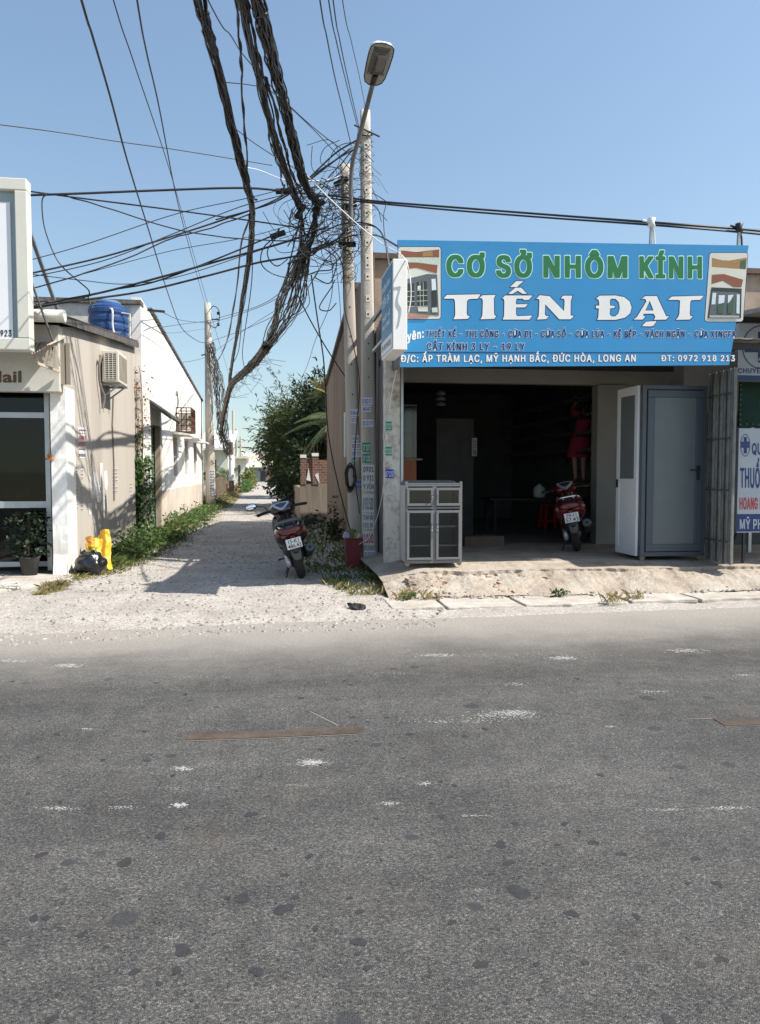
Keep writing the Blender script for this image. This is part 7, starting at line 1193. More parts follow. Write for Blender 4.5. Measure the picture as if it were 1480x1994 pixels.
# meter box, coil, bin
mb = thing('meter_box', 'pale galvanised meter box strapped beside the leaning pole', 'meter box', at(681, 890, 12.9)); p, q = at(672, 890, 12.85), at(688, 802, 12.85); MB().box((p.x, 12.85, p.z), (q.x, 13.05, q.z)).build('case', mat('pale_zinc_box', (.42, .47, .5), .5, metal=.3, var=.15), mb, bevel=.008); MB().box((p.x+.02, 12.845, p.z+.04), (q.x-.02, 12.849, q.z-.04)).build('door', mat('pale_zinc_box', None), mb)
b = MB(); q = at(683, 930, 12.55)
for k in range(9): b.tube(crom([q+Vector((.075*math.cos(a)+rnd.gauss(0, .015), rnd.gauss(0, .02), .19*math.sin(a)+rnd.gauss(0, .02))) for a in [6.2832*e/7 for e in range(8)]], 4), .011, 5)
tag(b.build('cable_coil', M_cable), 'black coil of spare cable hanging on the leaning pole', 'cable coil')
bn = thing('red_bin', 'dark red plastic bin full of rubbish at the foot of the poles', 'bin', gz(688, 1108)); g = gz(687, 1106); zr = .47
M_redbin = mat('faded_red_plastic', (.2, .03, .035), .5, var=.2, scale=5)
b = MB(); prof = [(.115, 0), (.15, zr), (.162, zr), (.162, zr+.025), (.14, zr+.025), (.135, zr-.05), (.08, zr-.06)]; b.lathe(prof, (g.x, g.y, 0), 4, Matrix.Rotation(R(45), 3, 'Z') @ Matrix.Diagonal((1.25, 1.25, 1))); b.build('body', M_redbin, bn, bevel=.012)
for i, (dx_, dz2, c) in enumerate(((-.08, .05, (.45, .38, .5)), (.02, .07, (.4, .33, .08)), (.08, .04, (.45, .42, .36)), (-.02, .1, (.12, .13, .06)))): b = MB(); b.ball((g.x+dx_, g.y-.02, zr+dz2), (.09, .08, .06), 12, 8); b.v = [p+Vector((.03*nz3(p.x*22, p.z*22, i), .03*nz3(p.y*22, p.z*22, 3+i), .03*nz3(p.x*22, p.y*22, 6+i))) for p in b.v]; b.build('rubbish', mat('rubbish_%s' % 'abcd'[i], c, .6, var=.3, scale=20), bn)
# ================================================================== OVERHEAD WIRES
def W3(pts): return [at(*p) for p in pts]
def W3x(pts):
    P = W3(pts)
    if pts[0][0] < 0: P = [P[0]+(P[0]-P[1])*3]+P
    elif pts[0][1] < 0:      # runs on over the road to the far side
        d = P[0]-P[1]; d.normalize(); P = [P[0]+Vector((d.x*13, d.y*13, .5)), P[0]+Vector((d.x*4.5, d.y*4.5, d.z*4.5*.4))]+P
    return P
def wire(pts, r, lab, m=None, wig=0.0, grp=None, n=10):
    P = crom(W3x(pts), n)
    if wig: P = [p+Vector((nz3(i*.35, r*99, 0), nz3(i*.35, 7, 3), nz3(i*.35, 3, 9)))*wig for i, p in enumerate(P)]
    o = MB().tube(P, r, 6).build('overhead_wire', m or M_cable, smooth=True); tag(o, lab, 'wire', grp or 'overhead wires'); return o
def bundle(name, lab, pts, cnt, rad, r, twist=1.0, m=None, loose=.25, n=12, taper=None):
    """cable bundle: strands laid loosely round one path"""
    P = crom(W3x(pts), n); b = MB(); L = len(P)
    for s in range(cnt):
        a0 = 6.283*rnd.random(); q0 = rnd.random()**.5; sp = twist*rnd.choice((-1, 1))*rnd.uniform(.5, 1.3); pts2 = []; sd_ = rnd.uniform(0, 50)
        for i, p in enumerate(P):
            d = (P[min(i+1, L-1)]-P[max(i-1, 0)]).normalized(); e1 = d.cross(Vector((1, .3, .2))).normalized(); e2 = d.cross(e1); rr = rad*(taper(i/(L-1)) if taper else 1)*q0*(1+loose*2*nz3(i*.22, sd_)); a = a0+sp*i*.5/ n*6+.8*nz3(i*.3, sd_, 5)
            pts2.append(p+e1*rr*math.cos(a)+e2*rr*math.sin(a))
        b.tube(pts2, r*rnd.uniform(.75, 1.25), 5)
    o = b.build(name, m or M_cable, smooth=True); tag(o, lab, 'cables', 'cable bundles'); return o
bundle('cable_bundle', 'leftmost thick cable bundle coming overhead, passing left of the poles', [(378, -60, 6.4), (400, 40, 7.1), (425, 130, 8.0), (455, 265, 9.4), (478, 350, 10.8), (490, 405, 12.0), (489, 460, 13.5), (478, 550, 16.5), (462, 650, 21), (452, 710, 25), (447, 745, 28)], 22, .047, .009, .3, None, .25)
bundle('cable_bundle', 'middle thick cable bundle overhead running down to the knot left of the poles', [(462, -60, 6.2), (478, 30, 6.9), (505, 150, 8.2), (530, 250, 9.4), (552, 320, 10.4), (572, 375, 11.4), (585, 408, 12.1)], 20, .047, .009, .3, None, .3)
bundle('cable_bundle', 'thickest rightmost cable bundle overhead ending at the tangle beside the poles', [(492, -60, 6.2), (508, 30, 6.9), (535, 140, 8.2), (556, 215, 9.2), (575, 290, 10.2), (592, 350, 11.2), (612, 385, 11.9), (622, 402, 12.2)], 30, .062, .009, .3, None, .25)
bundle('cable_bundle', 'short bunched cables bending from the right knot down past the leaning pole', [(620, 398, 12.2), (614, 420, 12.2), (612, 450, 12.3), (600, 480, 12.6), (585, 520, 13.2)], 14, .05, .011, 1.0)
# fan of strands into one trunk toward the round pole
ft = thing('gathered_cables', 'fan of loose cables gathering into one thick hairy trunk toward the round pole', 'cables', at(455, 748, 27)); b = MB()
for k in range(34):
    j = rnd.uniform(-1, 1); src = rnd.choice(((588, 408, 12.2), (600, 470, 12.5), (610, 430, 12.3), (640, 470, 12.5))); u5 = 512+j*7
    P = crom(W3([src, (lerp(568, 600, (j+1)/2)+rnd.gauss(0, 6), 520+rnd.gauss(0, 8), 13.5), (lerp(540, 588, (j+1)/2)+rnd.gauss(0, 6), 590+rnd.gauss(0, 8), 16.5), (lerp(528, 556, (j+1)/2)+rnd.gauss(0, 4), 640+rnd.gauss(0, 6), 20), (u5, 686+j*3, 23.5), (482+j*5, 717, 25.5), (453, 746, 27.5)]), 9); b.tube([p+Vector((nz3(i*.4, k), nz3(i*.4, k, 3), nz3(i*.4, k, 6)))*.03 for i, p in enumerate(P)], .0125*rnd.uniform(.7, 1.2), 5)
b.build('fanned_strands', M_cable, ft, smooth=True)
def trunk(pts, cnt, rad, r, m, nm):
    P = crom(W3(pts), 10); b = MB(); L = len(P)
    for s in range(cnt):
        a0 = rnd.uniform(0, 6.28); q0 = rnd.random()**.45; sp = rnd.uniform(-2, 2); b.tube([p+Vector((math.cos(a0+sp*i/L), 0, math.sin(a0+sp*i/L)))*rad*lerp(1, .3, min(1, i/L*1.3))*q0*(1+.5*nz3(i*.4, s)) for i, p in enumerate(P)], r*rnd.uniform(.7, 1.3), 5)
    b.build(nm, m, ft, smooth=True)
trunk([(520, 672, 22.5), (500, 700, 24.5), (475, 725, 26), (452, 746, 27.5), (443, 775, 29.5), (434, 815, 31.5), (432, 842, 34), (440, 858, 41), (449, 868, 47.8)], 26, .17, .018, M_cablebrown, 'bound_trunk')
b = MB()
for k in range(36):
    t = rnd.random(); p = Vector(W3([(520, 672, 22.5)])[0]).lerp(W3([(450, 750, 27.5)])[0], t)+Vector((rnd.gauss(0, .1), 0, rnd.gauss(-.1, .1))); b.tube(crom([p, p+Vector((rnd.gauss(0, .15), 0, rnd.gauss(-.15, .1))), p+Vector((rnd.gauss(.1, .25), 0, rnd.gauss(-.22, .15)))], 5), .006, 4)
b.build('stray_ends', M_cablebrown, ft)
bundle('wire_bunch', 'pale messy bunch of old wires drooping beside the round pole', [(408, 668, YL-.3), (420, 720, YL-.3), (428, 780, YL-.3), (434, 840, YL-.2), (446, 885, YL+6)], 26, .27, .012, .3, M_cablebrown, .5)
bundle('wire_bunch', 'dark wires sagging from the round pole to the far posts', [(424, 838, YL-.3), (436, 862, YL+6), (447, 876, 46), (452, 868, 60), (459, 862, 78), (468, 872, 98)], 9, .3, .014, .3, M_cablebrown, .5)
bundle('cable_bundle', 'slim twisted cable pair hanging straight between the overhead bundles', [(456, -40, 6.6), (468, 90, 7.8), (472, 180, 8.9), (480, 300, 10.5), (488, 372, 11.6), (500, 390, 11.8)], 2, .012, .009, 3)
bundle('cable_bundle', 'slim loose strand dropping left of the leftmost bundle toward the round pole', [(486, 420, 12.3), (470, 480, 14), (455, 600, 18), (440, 670, 23), (424, 702, 30)], 2, .015, .011, 2)
bundle('cable_bundle', 'wavy twin cable between the middle bundle and the splice at its left', [(500, 150, 8.1), (516, 215, 9), (530, 290, 10.1), (545, 330, 10.9), (550, 362, 11.6)], 2, .014, .009, 2.5)
bundle('cable_bundle', 'wavy strands between the middle and thickest bundles', [(520, 150, 8.3), (540, 230, 9.2), (555, 290, 10.2), (570, 340, 11), (590, 385, 12)], 3, .03, .009, 2)
for k, (du, lab) in enumerate(((-10, 'dark wire strand drooping nearest the leftmost bundle, ending at the trunk'), (5, 'dark wire strand between the leftmost bundle and the fan of cables'))):
    wire([(490+du*.2, 470, 13.8), (484+du, 560, 17), (470+du*.5, 680, 23.5), (466+du*2, 720, 26)], .011, lab)
# single runs
T1 = 'overhead wires'
for pts, r, lab in [
 ([(20, 381, 11.6), (150, 377, 11.7), (300, 371, 11.9), (470, 366, 12.1), (560, 373, 12.2), (640, 383, 12.3)], .0165, 'thick straight cable from behind the lightbox to the tangle, topmost on the left'),
 ([(640, 380, 12.3), (735, 392, 12.0), (900, 405, 11.6), (1080, 419, 11), (1269, 433, 9.5), (1440, 446, 9.4), (1560, 458, 9.3)], .0155, 'upper of the twin cables running right above the big sign'),
 ([(640, 386, 12.3), (735, 396, 12.0), (900, 411, 11.6), (1080, 425, 11), (1269, 438, 9.5), (1440, 452, 9.4), (1560, 465, 9.3)], .0135, 'lower of the twin cables running right above the big sign'),
 ([(10, 366, 11.6), (150, 385, 11.8), (330, 408, 12), (490, 430, 12.2), (600, 446, 12.4)], .011, 'cable slanting down from behind the lightbox to the pole tangle'),
 ([(112, 377, 11.7), (200, 402, 11.8), (345, 447, 12), (480, 466, 12.2), (600, 470, 12.4)], .009, 'wavy cable sagging below the slanting one on the left'),
 ([(30, 514, 11.4), (160, 478, 11.7), (345, 416, 12), (490, 384, 12.2), (610, 352, 12.5)], .006, 'thin wire rising right from behind the lightbox, highest of the rising ones'),
 ([(30, 539, 11.4), (190, 503, 11.7), (290, 474, 11.9), (380, 446, 12.1), (480, 412, 12.2), (560, 380, 12.3), (690, 284, 12.2)], .0125, 'thick cable rising right across the sky to the lamp arm'),
 ([(30, 546, 11.4), (200, 508, 11.7), (330, 458, 12), (470, 402, 12.2), (640, 352, 12.4), (700, 284, 12.3)], .007, 'thin wire running just below the thick rising cable'),
 ([(30, 570, 11.3), (140, 540, 11.5), (250, 502, 11.8), (330, 466, 12), (400, 447, 12.1), (490, 416, 12.2)], .0095, 'twisted cable rising right below the thick one'),
 ([(30, 530, 11.4), (160, 546, 11.6), (250, 553, 11.8), (350, 538, 12), (480, 496, 12.2), (560, 470, 12.3)], .006, 'thin wire sagging lowest across the left sky'),
 ([(120, 545, 11.6), (220, 518, 11.8), (340, 487, 12), (480, 462, 12.2), (600, 428, 12.4)], .005, 'hair thin wire rising right through the left sky'),
 ([(40, 598, 11.5), (110, 586, 11.8), (200, 569, 12), (330, 535, 12.1), (440, 504, 12.2), (560, 470, 12.3), (640, 440, 12.5)], .016, 'upper heavy cable above the water tank rising to the poles'),
 ([(40, 604, 11.5), (130, 588, 11.8), (210, 566, 12), (300, 549, 12.1), (420, 505, 12.2), (540, 455, 12.3)], .012, 'middle heavy cable above the water tank rising to the splice'),
 ([(40, 600, 11.5), (170, 583, 11.8), (280, 567, 12), (400, 538, 12.1), (500, 512, 12.2), (600, 492, 12.4), (690, 448, 12.6)], .015, 'lower heavy cable above the water tank rising to the poles'),
 ([(560, 514, 12.2), (640, 478, 12.3), (690, 458, 12.2), (735, 459, 12.1), (775, 480, 9.6)], .013, 'cable passing in front of both poles to the sign corner'),
 ([(600, 468, 12.2), (660, 438, 12.2), (705, 434, 12.1), (735, 445, 12), (752, 478, 11.6), (763, 560, 11.1)], .011, 'cable arching over the lamp pole down behind the narrow sign'),
 ([(690, 436, 12.1), (730, 442, 12), (748, 465, 11.6), (757, 520, 11.3)], .009, 'second arching cable right of the lamp pole'),
 ([(90, 378, 11.6), (82, 392, 11.6), (86, 440, 11.6), (104, 492, 11.6), (122, 520, 11.6), (150, 545, 11.6), (173, 566, 11.7), (172, 582, 11.8), (182, 602, 11.8)], .0095, 'looping wire hanging down from the topmost left cable'),
 ([(150, -30, 6.2), (180, 70, 7), (215, 190, 8.3), (250, 320, 10.2), (290, 450, 13.5), (330, 580, 19), (355, 640, 24), (385, 664, 30), (402, 668, YL-.1)], .012, 'long cable crossing the left sky down to the round pole'),
 ([(262, -30, 6.2), (285, 100, 7.4), (310, 210, 8.9), (345, 390, 13), (375, 505, 19), (398, 588, YL-.1)], .0085, 'long thin wire down to the top of the round pole'),
 ([(212, -30, 6.2), (260, 120, 7.6), (330, 330, 11), (370, 470, 16), (410, 610, 24), (446, 730, 34)], .006, 'faint thin wire passing right of the round pole top'),
 ([(620, -20, 6.6), (636, 70, 7.6), (652, 150, 8.8), (668, 215, 10.2), (684, 284, 12.2)], .0075, 'leftmost thin wire right of the bundles ending at the leaning pole'),
 ([(637, -20, 6.6), (655, 80, 7.8), (674, 160, 9.2), (698, 254, 12.2)], .0065, 'second thin wire from the left ending at the lamp pole'),
 ([(646, -20, 6.6), (662, 80, 7.8), (680, 165, 9.4), (700, 252, 12.2)], .0065, 'third thin wire from the left ending at the lamp pole'),
 ([(664, -20, 6.6), (684, 80, 8.2), (700, 150, 9.8), (712, 214, 12.2)], .005, 'rightmost faint thin wire reaching the top of the lamp pole'),
 ([(400, -10, 7), (450, 70, 8), (483, 118, 9), (570, 212, 10.5), (640, 272, 11.6), (700, 312, 12.2)], .0065, 'thin wire crossing behind the bundles to the lamp arm'),
 ([(436, 160, 8.5), (490, 166, 9.2), (528, 178, 10), (600, 242, 11), (665, 310, 12.2), (690, 340, 12.5)], .006, 'thin wire leaving the leftmost bundle and falling to the poles'),
 ([(-20, 240, 9), (110, 257, 9.6), (240, 277, 10.2), (340, 291, 10.8), (470, 312, 11.6), (530, 322, 12)], .0065, 'lone thin wire coming in from the far left edge'),
 ([(460, 252, 10), (500, 282, 10.8), (560, 320, 11.6), (650, 372, 12.4)], .006, 'thin wire from the leftmost bundle down to the right knot'),
 ([(690, 290, 12.2), (640, 320, 12.2), (600, 348, 12.2), (560, 376, 12.2), (500, 405, 12.2), (420, 428, 12.1)], .010, 'cable falling left from the lamp arm into the sky'),
 ([(700, 270, 12), (662, 292, 12.1), (640, 310, 12.2), (604, 345, 12.2)], .0125, 'thick short cable from the lamp arm clamp to the right knot'),
 ([(704, 276, 12), (680, 300, 12.1), (664, 320, 12.4), (640, 345, 12.3), (620, 380, 12.3), (590, 430, 12.3), (560, 480, 12.4)], .009, 'cable looping down over the top of the leaning pole'),
 ([(690, 470, 12.4), (640, 500, 12.4), (600, 560, 14), (580, 590, 16), (480, 640, 24), (400, 668, YL-.1)], .0085, 'cable slanting from the poles down to the round pole'),
 ([(590, 512, 13), (545, 570, 17), (500, 597, 22), (440, 615, 28), (402, 625, YL-.1), (350, 632, 30), (285, 642, 20)], .0095, 'cable sagging across both sides of the round pole head'),
 ([(560, 570, 16), (500, 600, 22), (430, 623, 29), (402, 628, YL-.1), (355, 624, 26), (320, 610, 20), (308, 604, 18.2)], .0085, 'drooping cable from the fan past the round pole to the house'),
 ([(282, 645, 20), (340, 648, 25), (400, 640, YL+.1)], .005, 'hair thin wire between the white house and the round pole'),
 ([(300, 700, 22), (350, 706, 27), (402, 694, YL-.1), (480, 640, 24), (560, 590, 17)], .007, 'thin sagging wire low across the round pole'),
 ([(580, 575, 13), (605, 625, 13.2), (640, 685, 13.6), (690, 760, 13.8)], .011, 'straight dark stay wire slanting from the fan to the tin wall'),
 ([(606, 535, 12.6), (618, 620, 12.8), (630, 700, 13), (634, 770, 13.1), (640, 850, 13), (660, 950, 12.6), (690, 1062, 12.3)], .0115, 'long dark wire hanging down along the tin wall to the bin'),
 ([(640, 480, 12.4), (648, 540, 12.6), (640, 600, 14), (615, 660, 18), (590, 730, 24), (556, 776, 31)], .0065, 'thin wire curving down from the poles into the bamboo'),
 ([(655, 520, 12.4), (662, 590, 12.5), (664, 660, 13)], .005, 'hair thin wire hanging left of the leaning pole'),
 ([(669, 540, 12.6), (671, 600, 12.6), (690, 680, 12.6), (700, 760, 12.55), (690, 900, 12.5), (700, 1000, 12.4)], .009, 'dark cable running down the face of the leaning pole'),
 ([(752, 398, 11.9), (747, 420, 11.9), (748, 450, 11.9), (750, 462, 11.9)], .006, 'short wire tail dangling from the twin cables right of the poles'),
 ([(700, 1060, 12.1), (722, 1040, 12), (745, 960, 11.4), (758, 800, 10.9), (772, 720, 10.6)], .006, 'pale string slanting from the bin up to the sign')]:
    wire(pts, r, lab, M_cable if 'pale' not in lab else M_strap if 'M_strap' in globals() else M_white, .012 if 'twisted' in lab or 'wavy' in lab else 0)
wire([(460, 325, 11.5), (500, 330, 11.8), (560, 352, 12), (605, 352, 12.1), (640, 350, 12.3), (668, 340, 12.4)], .006, 'thin white wire from the leftmost bundle to the leaning pole', M_white)
wire([(550, 312, 10.8), (590, 335, 11.3), (640, 385, 11.9), (700, 440, 11.9), (745, 475, 11), (785, 500, 9.0), (798, 540, 8.8), (800, 580, 8.8), (795, 610, 8.8)], .0075, 'white cable slanting in front of the poles to the narrow sign', M_white)
# loops and the tangle at the poles
for pts, lab in [([(545, 456, 12.2), (515, 480, 12.2), (508, 510, 12.2), (525, 530, 12.2), (560, 540, 12.3), (590, 528, 12.4)], 'big slack loop left of the fan of cables'), ([(540, 460, 12.2), (522, 485, 12.2), (524, 505, 12.2), (540, 518, 12.2), (560, 505, 12.3)], 'smaller slack loop inside the big left loop'),
  ([(612, 540, 12.5), (640, 552, 12.4), (652, 530, 12.4), (655, 505, 12.4), (640, 490, 12.4), (620, 478, 12.4)], 'round slack loop left of the leaning pole'), ([(600, 535, 12.5), (620, 528, 12.4), (645, 525, 12.4), (650, 512, 12.4)], 'flat slack loop under the splice beside the leaning pole'), ([(640, 478, 12.4), (660, 500, 12.4), (668, 525, 12.5), (669, 560, 12.6)], 'slack wire hugging the left face of the leaning pole'),
  ([(655, 590, 12.4), (640, 605, 12.4), (622, 598, 12.5), (645, 560, 12.4), (652, 545, 12.4)], 'hooked slack wire below the round loop')]: wire(pts, .0095, lab, None, .0, 'slack loops beside the poles')
b = MB()
for k in range(150):
    u, v = rnd.gauss(640, 32), rnd.gauss(425, 52); Y = rnd.uniform(12.0, 12.6); a = rnd.uniform(0, 6.28); l = rnd.uniform(12, 48)
    if u > 690: u = 690-rnd.random()*30
    pts = [at(u, v, Y), at(u+l*math.cos(a)+rnd.gauss(0, 6), v+l*math.sin(a)*.8+rnd.gauss(0, 6), Y+rnd.gauss(0, .08)), at(u+1.6*l*math.cos(a+.5), v+1.5*l*math.sin(a+.5), Y+rnd.gauss(0, .1)), at(u+2*l*math.cos(a+1.1), v+1.7*l*math.sin(a+1.1), Y)]
    b.tube(crom(pts, 6), rnd.choice((.003, .004, .006, .007)), 4)
for k in range(30):                       # turns round the lamp pole
    z = at(711, rnd.uniform(258, 420), 12.3).z; c = PF0.lerp(PF1, (z-PF0.z)/(PF1.z-PF0.z)); a0 = rnd.uniform(0, 6.28); rr = rnd.uniform(.09, .105) if k % 4 else rnd.uniform(.11, .16)
    b.tube(crom([c+Vector((rr*math.cos(a0+e*.9), rr*.95*math.sin(a0+e*.9), rnd.gauss(0, .04)+e*.015)) for e in range(rnd.randint(4, 8))], 4), .003, 4)
for k in range(30):
    z = at(672, rnd.uniform(335, 560), 12.75).z; c = PB0.lerp(PB1, (z-PB0.z)/(PB1.z-PB0.z)); a0 = rnd.uniform(0, 6.28)
    b.tube(crom([c+Vector((.125*math.cos(a0+e*.9), .12*math.sin(a0+e*.9), rnd.gauss(0, .05)+e*.015)) for e in range(rnd.randint(4, 8))], 4), .004, 4)
tag(b.build('wire_tangle', M_cable), 'chaotic tangle of thin wires wound round both concrete poles', 'wires', kind='stuff')
for u, v, Y, a, lab in ((541, 457, 12.2, .35, 'black cable splice case left of the fan of cables'), (552, 372, 12.1, .1, 'small black splice on the topmost left cable'), (585, 412, 12.15, 1.0, 'black knot where the middle bundle ends'), (620, 401, 12.2, .8, 'black knot where the thickest bundle bends'), (664, 354, 12.5, .5, 'black insulator clamp at the head of the leaning pole'), (680, 401, 12.5, .3, 'dark iron strap round the leaning pole below its head'), (676, 476, 12.5, .05, 'lower dark iron strap round the leaning pole')):
    c = at(u, v, Y); d_ = Vector((math.cos(a), 0, math.sin(a))); L = .12 if v < 470 else .14; t = thing('cable_clamp', lab, 'clamp', c, 'clamps and splices'); MB().cyl(c-d_*L, c+d_*L, .045, n=10).build('case', M_rubber, t, bevel=.008); MB().beam(c+Vector((-.03, -.04, -.07)), c+Vector((.02, -.05, .08)), .025).build('bolt', M_darkmetal, t)
o = MB().tube(crom([at(692, 418, 12.15)+Vector((.062*math.cos(a), 0, .09*math.sin(a))) for a in [6.2832*k/10 for k in range(11)]], 4), .009, 6).build('cable_ring', M_cable); tag(o, 'ring of coiled cable hanging between the two concrete poles', 'cable coil')
# ================================================================== SCOOTERS
def loft(secs, n=24):
    """closed shell through superellipse sections (y, zc, halfwidth, halfheight, power)"""
    b = MB()
    for y, zc, hw, hh, pw in secs:
        for j in range(n): a = 6.2832*j/n; c, s = math.cos(a), math.sin(a); b.v.append(Vector((hw*math.copysign(abs(c)**(2/pw), c), y, zc+hh*math.copysign(abs(s)**(2/pw), s))))
    for i in range(len(secs)-1):
        for j in range(n): p = i*n+j; q = i*n+(j+1) % n; b.f.append((p, q, q+n, p+n))
    b.f.append(tuple(reversed(range(n)))); b.f.append(tuple(range((len(secs)-1)*n, len(secs)*n))); return b
def ringmesh(c, Rr, r, n=36, m=10, wx=1.0):
    b = MB(); c = Vector(c)
    for i in range(n):
        a = 6.2832*i/n
        for j in range(m): t = 6.2832*j/m; q = Rr+r*math.cos(t); b.v.append(c+Vector((r*wx*math.sin(t), q*math.cos(a), q*math.sin(a))))
    for i in range(n):
        for j in range(m): p = i*m+j; q = i*m+(j+1) % m; p2 = ((i+1) % n)*m+j; q2 = ((i+1) % n)*m+(j+1) % m; b.f.append((p, q, q2, p2))
    return b
M_seat = mat('black_seat', (.02, .02, .022), .55, var=.2, spec=.4); M_plast = mat('black_plastic_trim', (.022, .022, .024), .4, var=.15); M_greyplast = mat('grey_plastic', (.09, .095, .093), .45, var=.15)
M_tyre = mat('dusty_tyre', (.035, .032, .028), .9, var=.35, scale=20); M_redlens = mat('red_lens', (.1, .005, .005), .15, var=.1, spec=.6, coat=.3); M_orangelens = mat('amber_lens', (.16, .06, .035), .15, spec=.6); M_plate = mat('plate_white', (.72, .72, .71), .45, var=.05); M_mirror = mat('mirror_glass', (.85, .9, .92), .03, metal=1, var=.01); M_silver = mat('silver_paint', (.55, .56, .58), .35, metal=.4, var=.05); M_screen = mat('dark_gauge', (.03, .04, .06), .1, spec=.7)
def scooter(name, label, loc, lean, yaw, paint, plate, rail_m, mirrors):
    t = thing(name, label, 'motorbike', loc, None, (0, -lean, yaw), True); t.scale = (1.1, 1.02, 1.03); p = lambda nm, b, m, par=None, **k: b.build(nm, m, par or t, **k)
    for nm, yc_, rr in (('rear_wheel', 0, .25), ('front_wheel', 1.24, .25)):
        w_ = p(nm, ringmesh((0, yc_, rr), rr-.052, .052, wx=1.15), M_tyre, smooth=True)
        b = MB()
        for k in range(44):
            a = 6.2832*k/44; s = 1 if k % 2 else -1; q = lambda aa, x, h: Vector((x, yc_+(rr+h)*math.cos(aa), rr+(rr+h)*math.sin(aa)))
            b.add([q(a, s*.004, .0008), q(a+.05, s*.012, .001), q(a+.13, s*.04, -.0095), q(a+.08, s*.04, -.0095)], [(0, 1, 2, 3)])
        p('tread_groove', b, M_black, w_)
        p('rim', ringmesh((0, yc_, rr), .165, .012, wx=3.2), M_silver, w_, smooth=True); b = MB()
        for k in range(5): a = 6.2832*k/5; b.beam((0, yc_, rr), (0, yc_+.165*math.cos(a), rr+.165*math.sin(a)), .03, .022, (1, 0, 0))
        b.cyl((-.05, yc_, rr), (.05, yc_, rr), .04); p('spokes', b, M_silver, w_)
    p('tail_shell', loft([(-.34, .7, .12, .06, 2.6), (-.3, .68, .18, .1, 2.8), (-.18, .655, .21, .14, 2.8), (.1, .63, .215, .17, 2.8), (.35, .6, .19, .18, 2.8), (.52, .55, .13, .15, 2.8)]), paint, smooth=True)
    p('seat', loft([(-.22, .79, .1, .045, 2.5), (-.1, .81, .13, .055, 2.6), (.15, .79, .14, .06, 2.6), (.4, .76, .12, .06, 2.6), (.52, .72, .07, .05, 2.4)]), M_seat, smooth=True)
    tl = p('tail_light', loft([(-.375, .715, .09, .035, 2.4), (-.36, .715, .135, .05, 2.8), (-.31, .71, .155, .06, 3)]), M_redlens, smooth=True)
    for s in (-1, 1): p('indicator', loft([(-.345, .69, .012, .022, 2.2), (-.325, .69, .03, .036, 2.6), (-.28, .69, .03, .045, 3)]), M_orangelens).data.transform(Matrix.Translation((s*.172, -.0, .0)))
    gr = MB(); arc = crom([(-.15, .02, .76), (-.165, -.18, .8), (-.12, -.31, .845), (0, -.345, .855), (.12, -.31, .845), (.165, -.18, .8), (.15, .02, .76)], 6); gr.tube(arc, .016, 8)
    for s in (-.07, .07): gr.tube([(s, -.33, .85), (s, -.25, .77)], .01, 6)
    p('grab_rail', gr, rail_m, smooth=True)
    p('rear_fender', loft([(-.37, .42, .035, .02, 2.4), (-.36, .48, .06, .06, 3), (-.29, .53, .075, .09, 3), (-.15, .56, .085, .07, 3)]), M_plast, smooth=True)
    p('splash_flap', loft([(-.345, .4, .045, .09, 3), (-.335, .4, .062, .105, 3.2), (-.31, .42, .066, .1, 3.2)]), M_greyplast, smooth=True)
    pl_ = p('licence_plate', MB().box((-.098, -.405, .475), (.098, -.4, .615)), M_plate, bevel=.002)
    f_ = lambda x, y: Vector((x, -.4075, y)); lettering('plate_print', plate[0], M_black, pl_, f_, -.066, .066, .552, .603, bold=.012); lettering('plate_print', plate[1], M_black, pl_, f_, -.084, .084, .488, .539, bold=.012)
    p('plate_lamp', loft([(-.4, .635, .03, .012, 3), (-.36, .645, .035, .018, 3)]), M_redlens)
    mf = p('muffler', MB().tube(crom([(.15, .35, .27), (.17, .2, .3), (.185, .0, .36), (.19, -.22, .42)], 4), [.05]*4+[.065]*9, 16), M_plast, smooth=True); MB().tube([(.19, -.218, .42), (.19, -.238, .425)], [.066, .05], 18).build('end_cap', M_greyplast, mf); MB().tube([(.19, -.236, .425), (.19, -.25, .428)], [.022, .022], 12).build('outlet', M_black, mf)
    p('engine', loft([(-.1, .27, .05, .06, 2.6), (.05, .28, .09, .1, 2.6), (.35, .27, .11, .11, 2.6), (.5, .28, .08, .08, 2.6)]), M_greyplast, smooth=True)
    p('crankcase', loft([(-.14, .27, .03, .055, 2.4), (0, .27, .035, .085, 2.6), (.35, .28, .035, .09, 2.6), (.48, .28, .02, .06, 2.6)]), M_silver, smooth=True).data.transform(Matrix.Translation((-.12, 0, 0)))
    p('side_stand', MB().tube([(-.1, .45, .22), (-.2, .4, .03), (-.25, .4, -.045)], .012, 6), M_darkmetal); b = MB(); b.tube([(-.12, .1, .2), (-.2, .02, .06), (-.21, -.02, .05)], .011, 6); p('centre_stand', b, M_darkmetal)
    p('footboard', loft([(.45, .33, .12, .05, 3), (.7, .31, .15, .045, 3), (.95, .33, .14, .06, 3), (1.02, .4, .12, .1, 3)]), M_plast, smooth=True)
    b = MB(); b.grid(10, 14, lambda s, q: (lerp(-.19, .19, s)*(1-.25*abs(2*q-1)**3), 1.0+.1*q-.05*(2*s-1)**2, .36+.5*q)); p('leg_shield', b, paint, smooth=True, solid=.03)
    p('front_shell', loft([(1.02, .88, .05, .06, 2.6), (1.08, .75, .15, .2, 2.6), (1.2, .66, .15, .22, 2.5), (1.3, .6, .08, .14, 2.3)]), paint, smooth=True); p('front_fender', loft([(1.0, .5, .05, .02, 2.5), (1.15, .53, .07, .04, 2.5), (1.35, .52, .07, .05, 2.5), (1.5, .42, .05, .06, 2.5)]), paint, smooth=True)
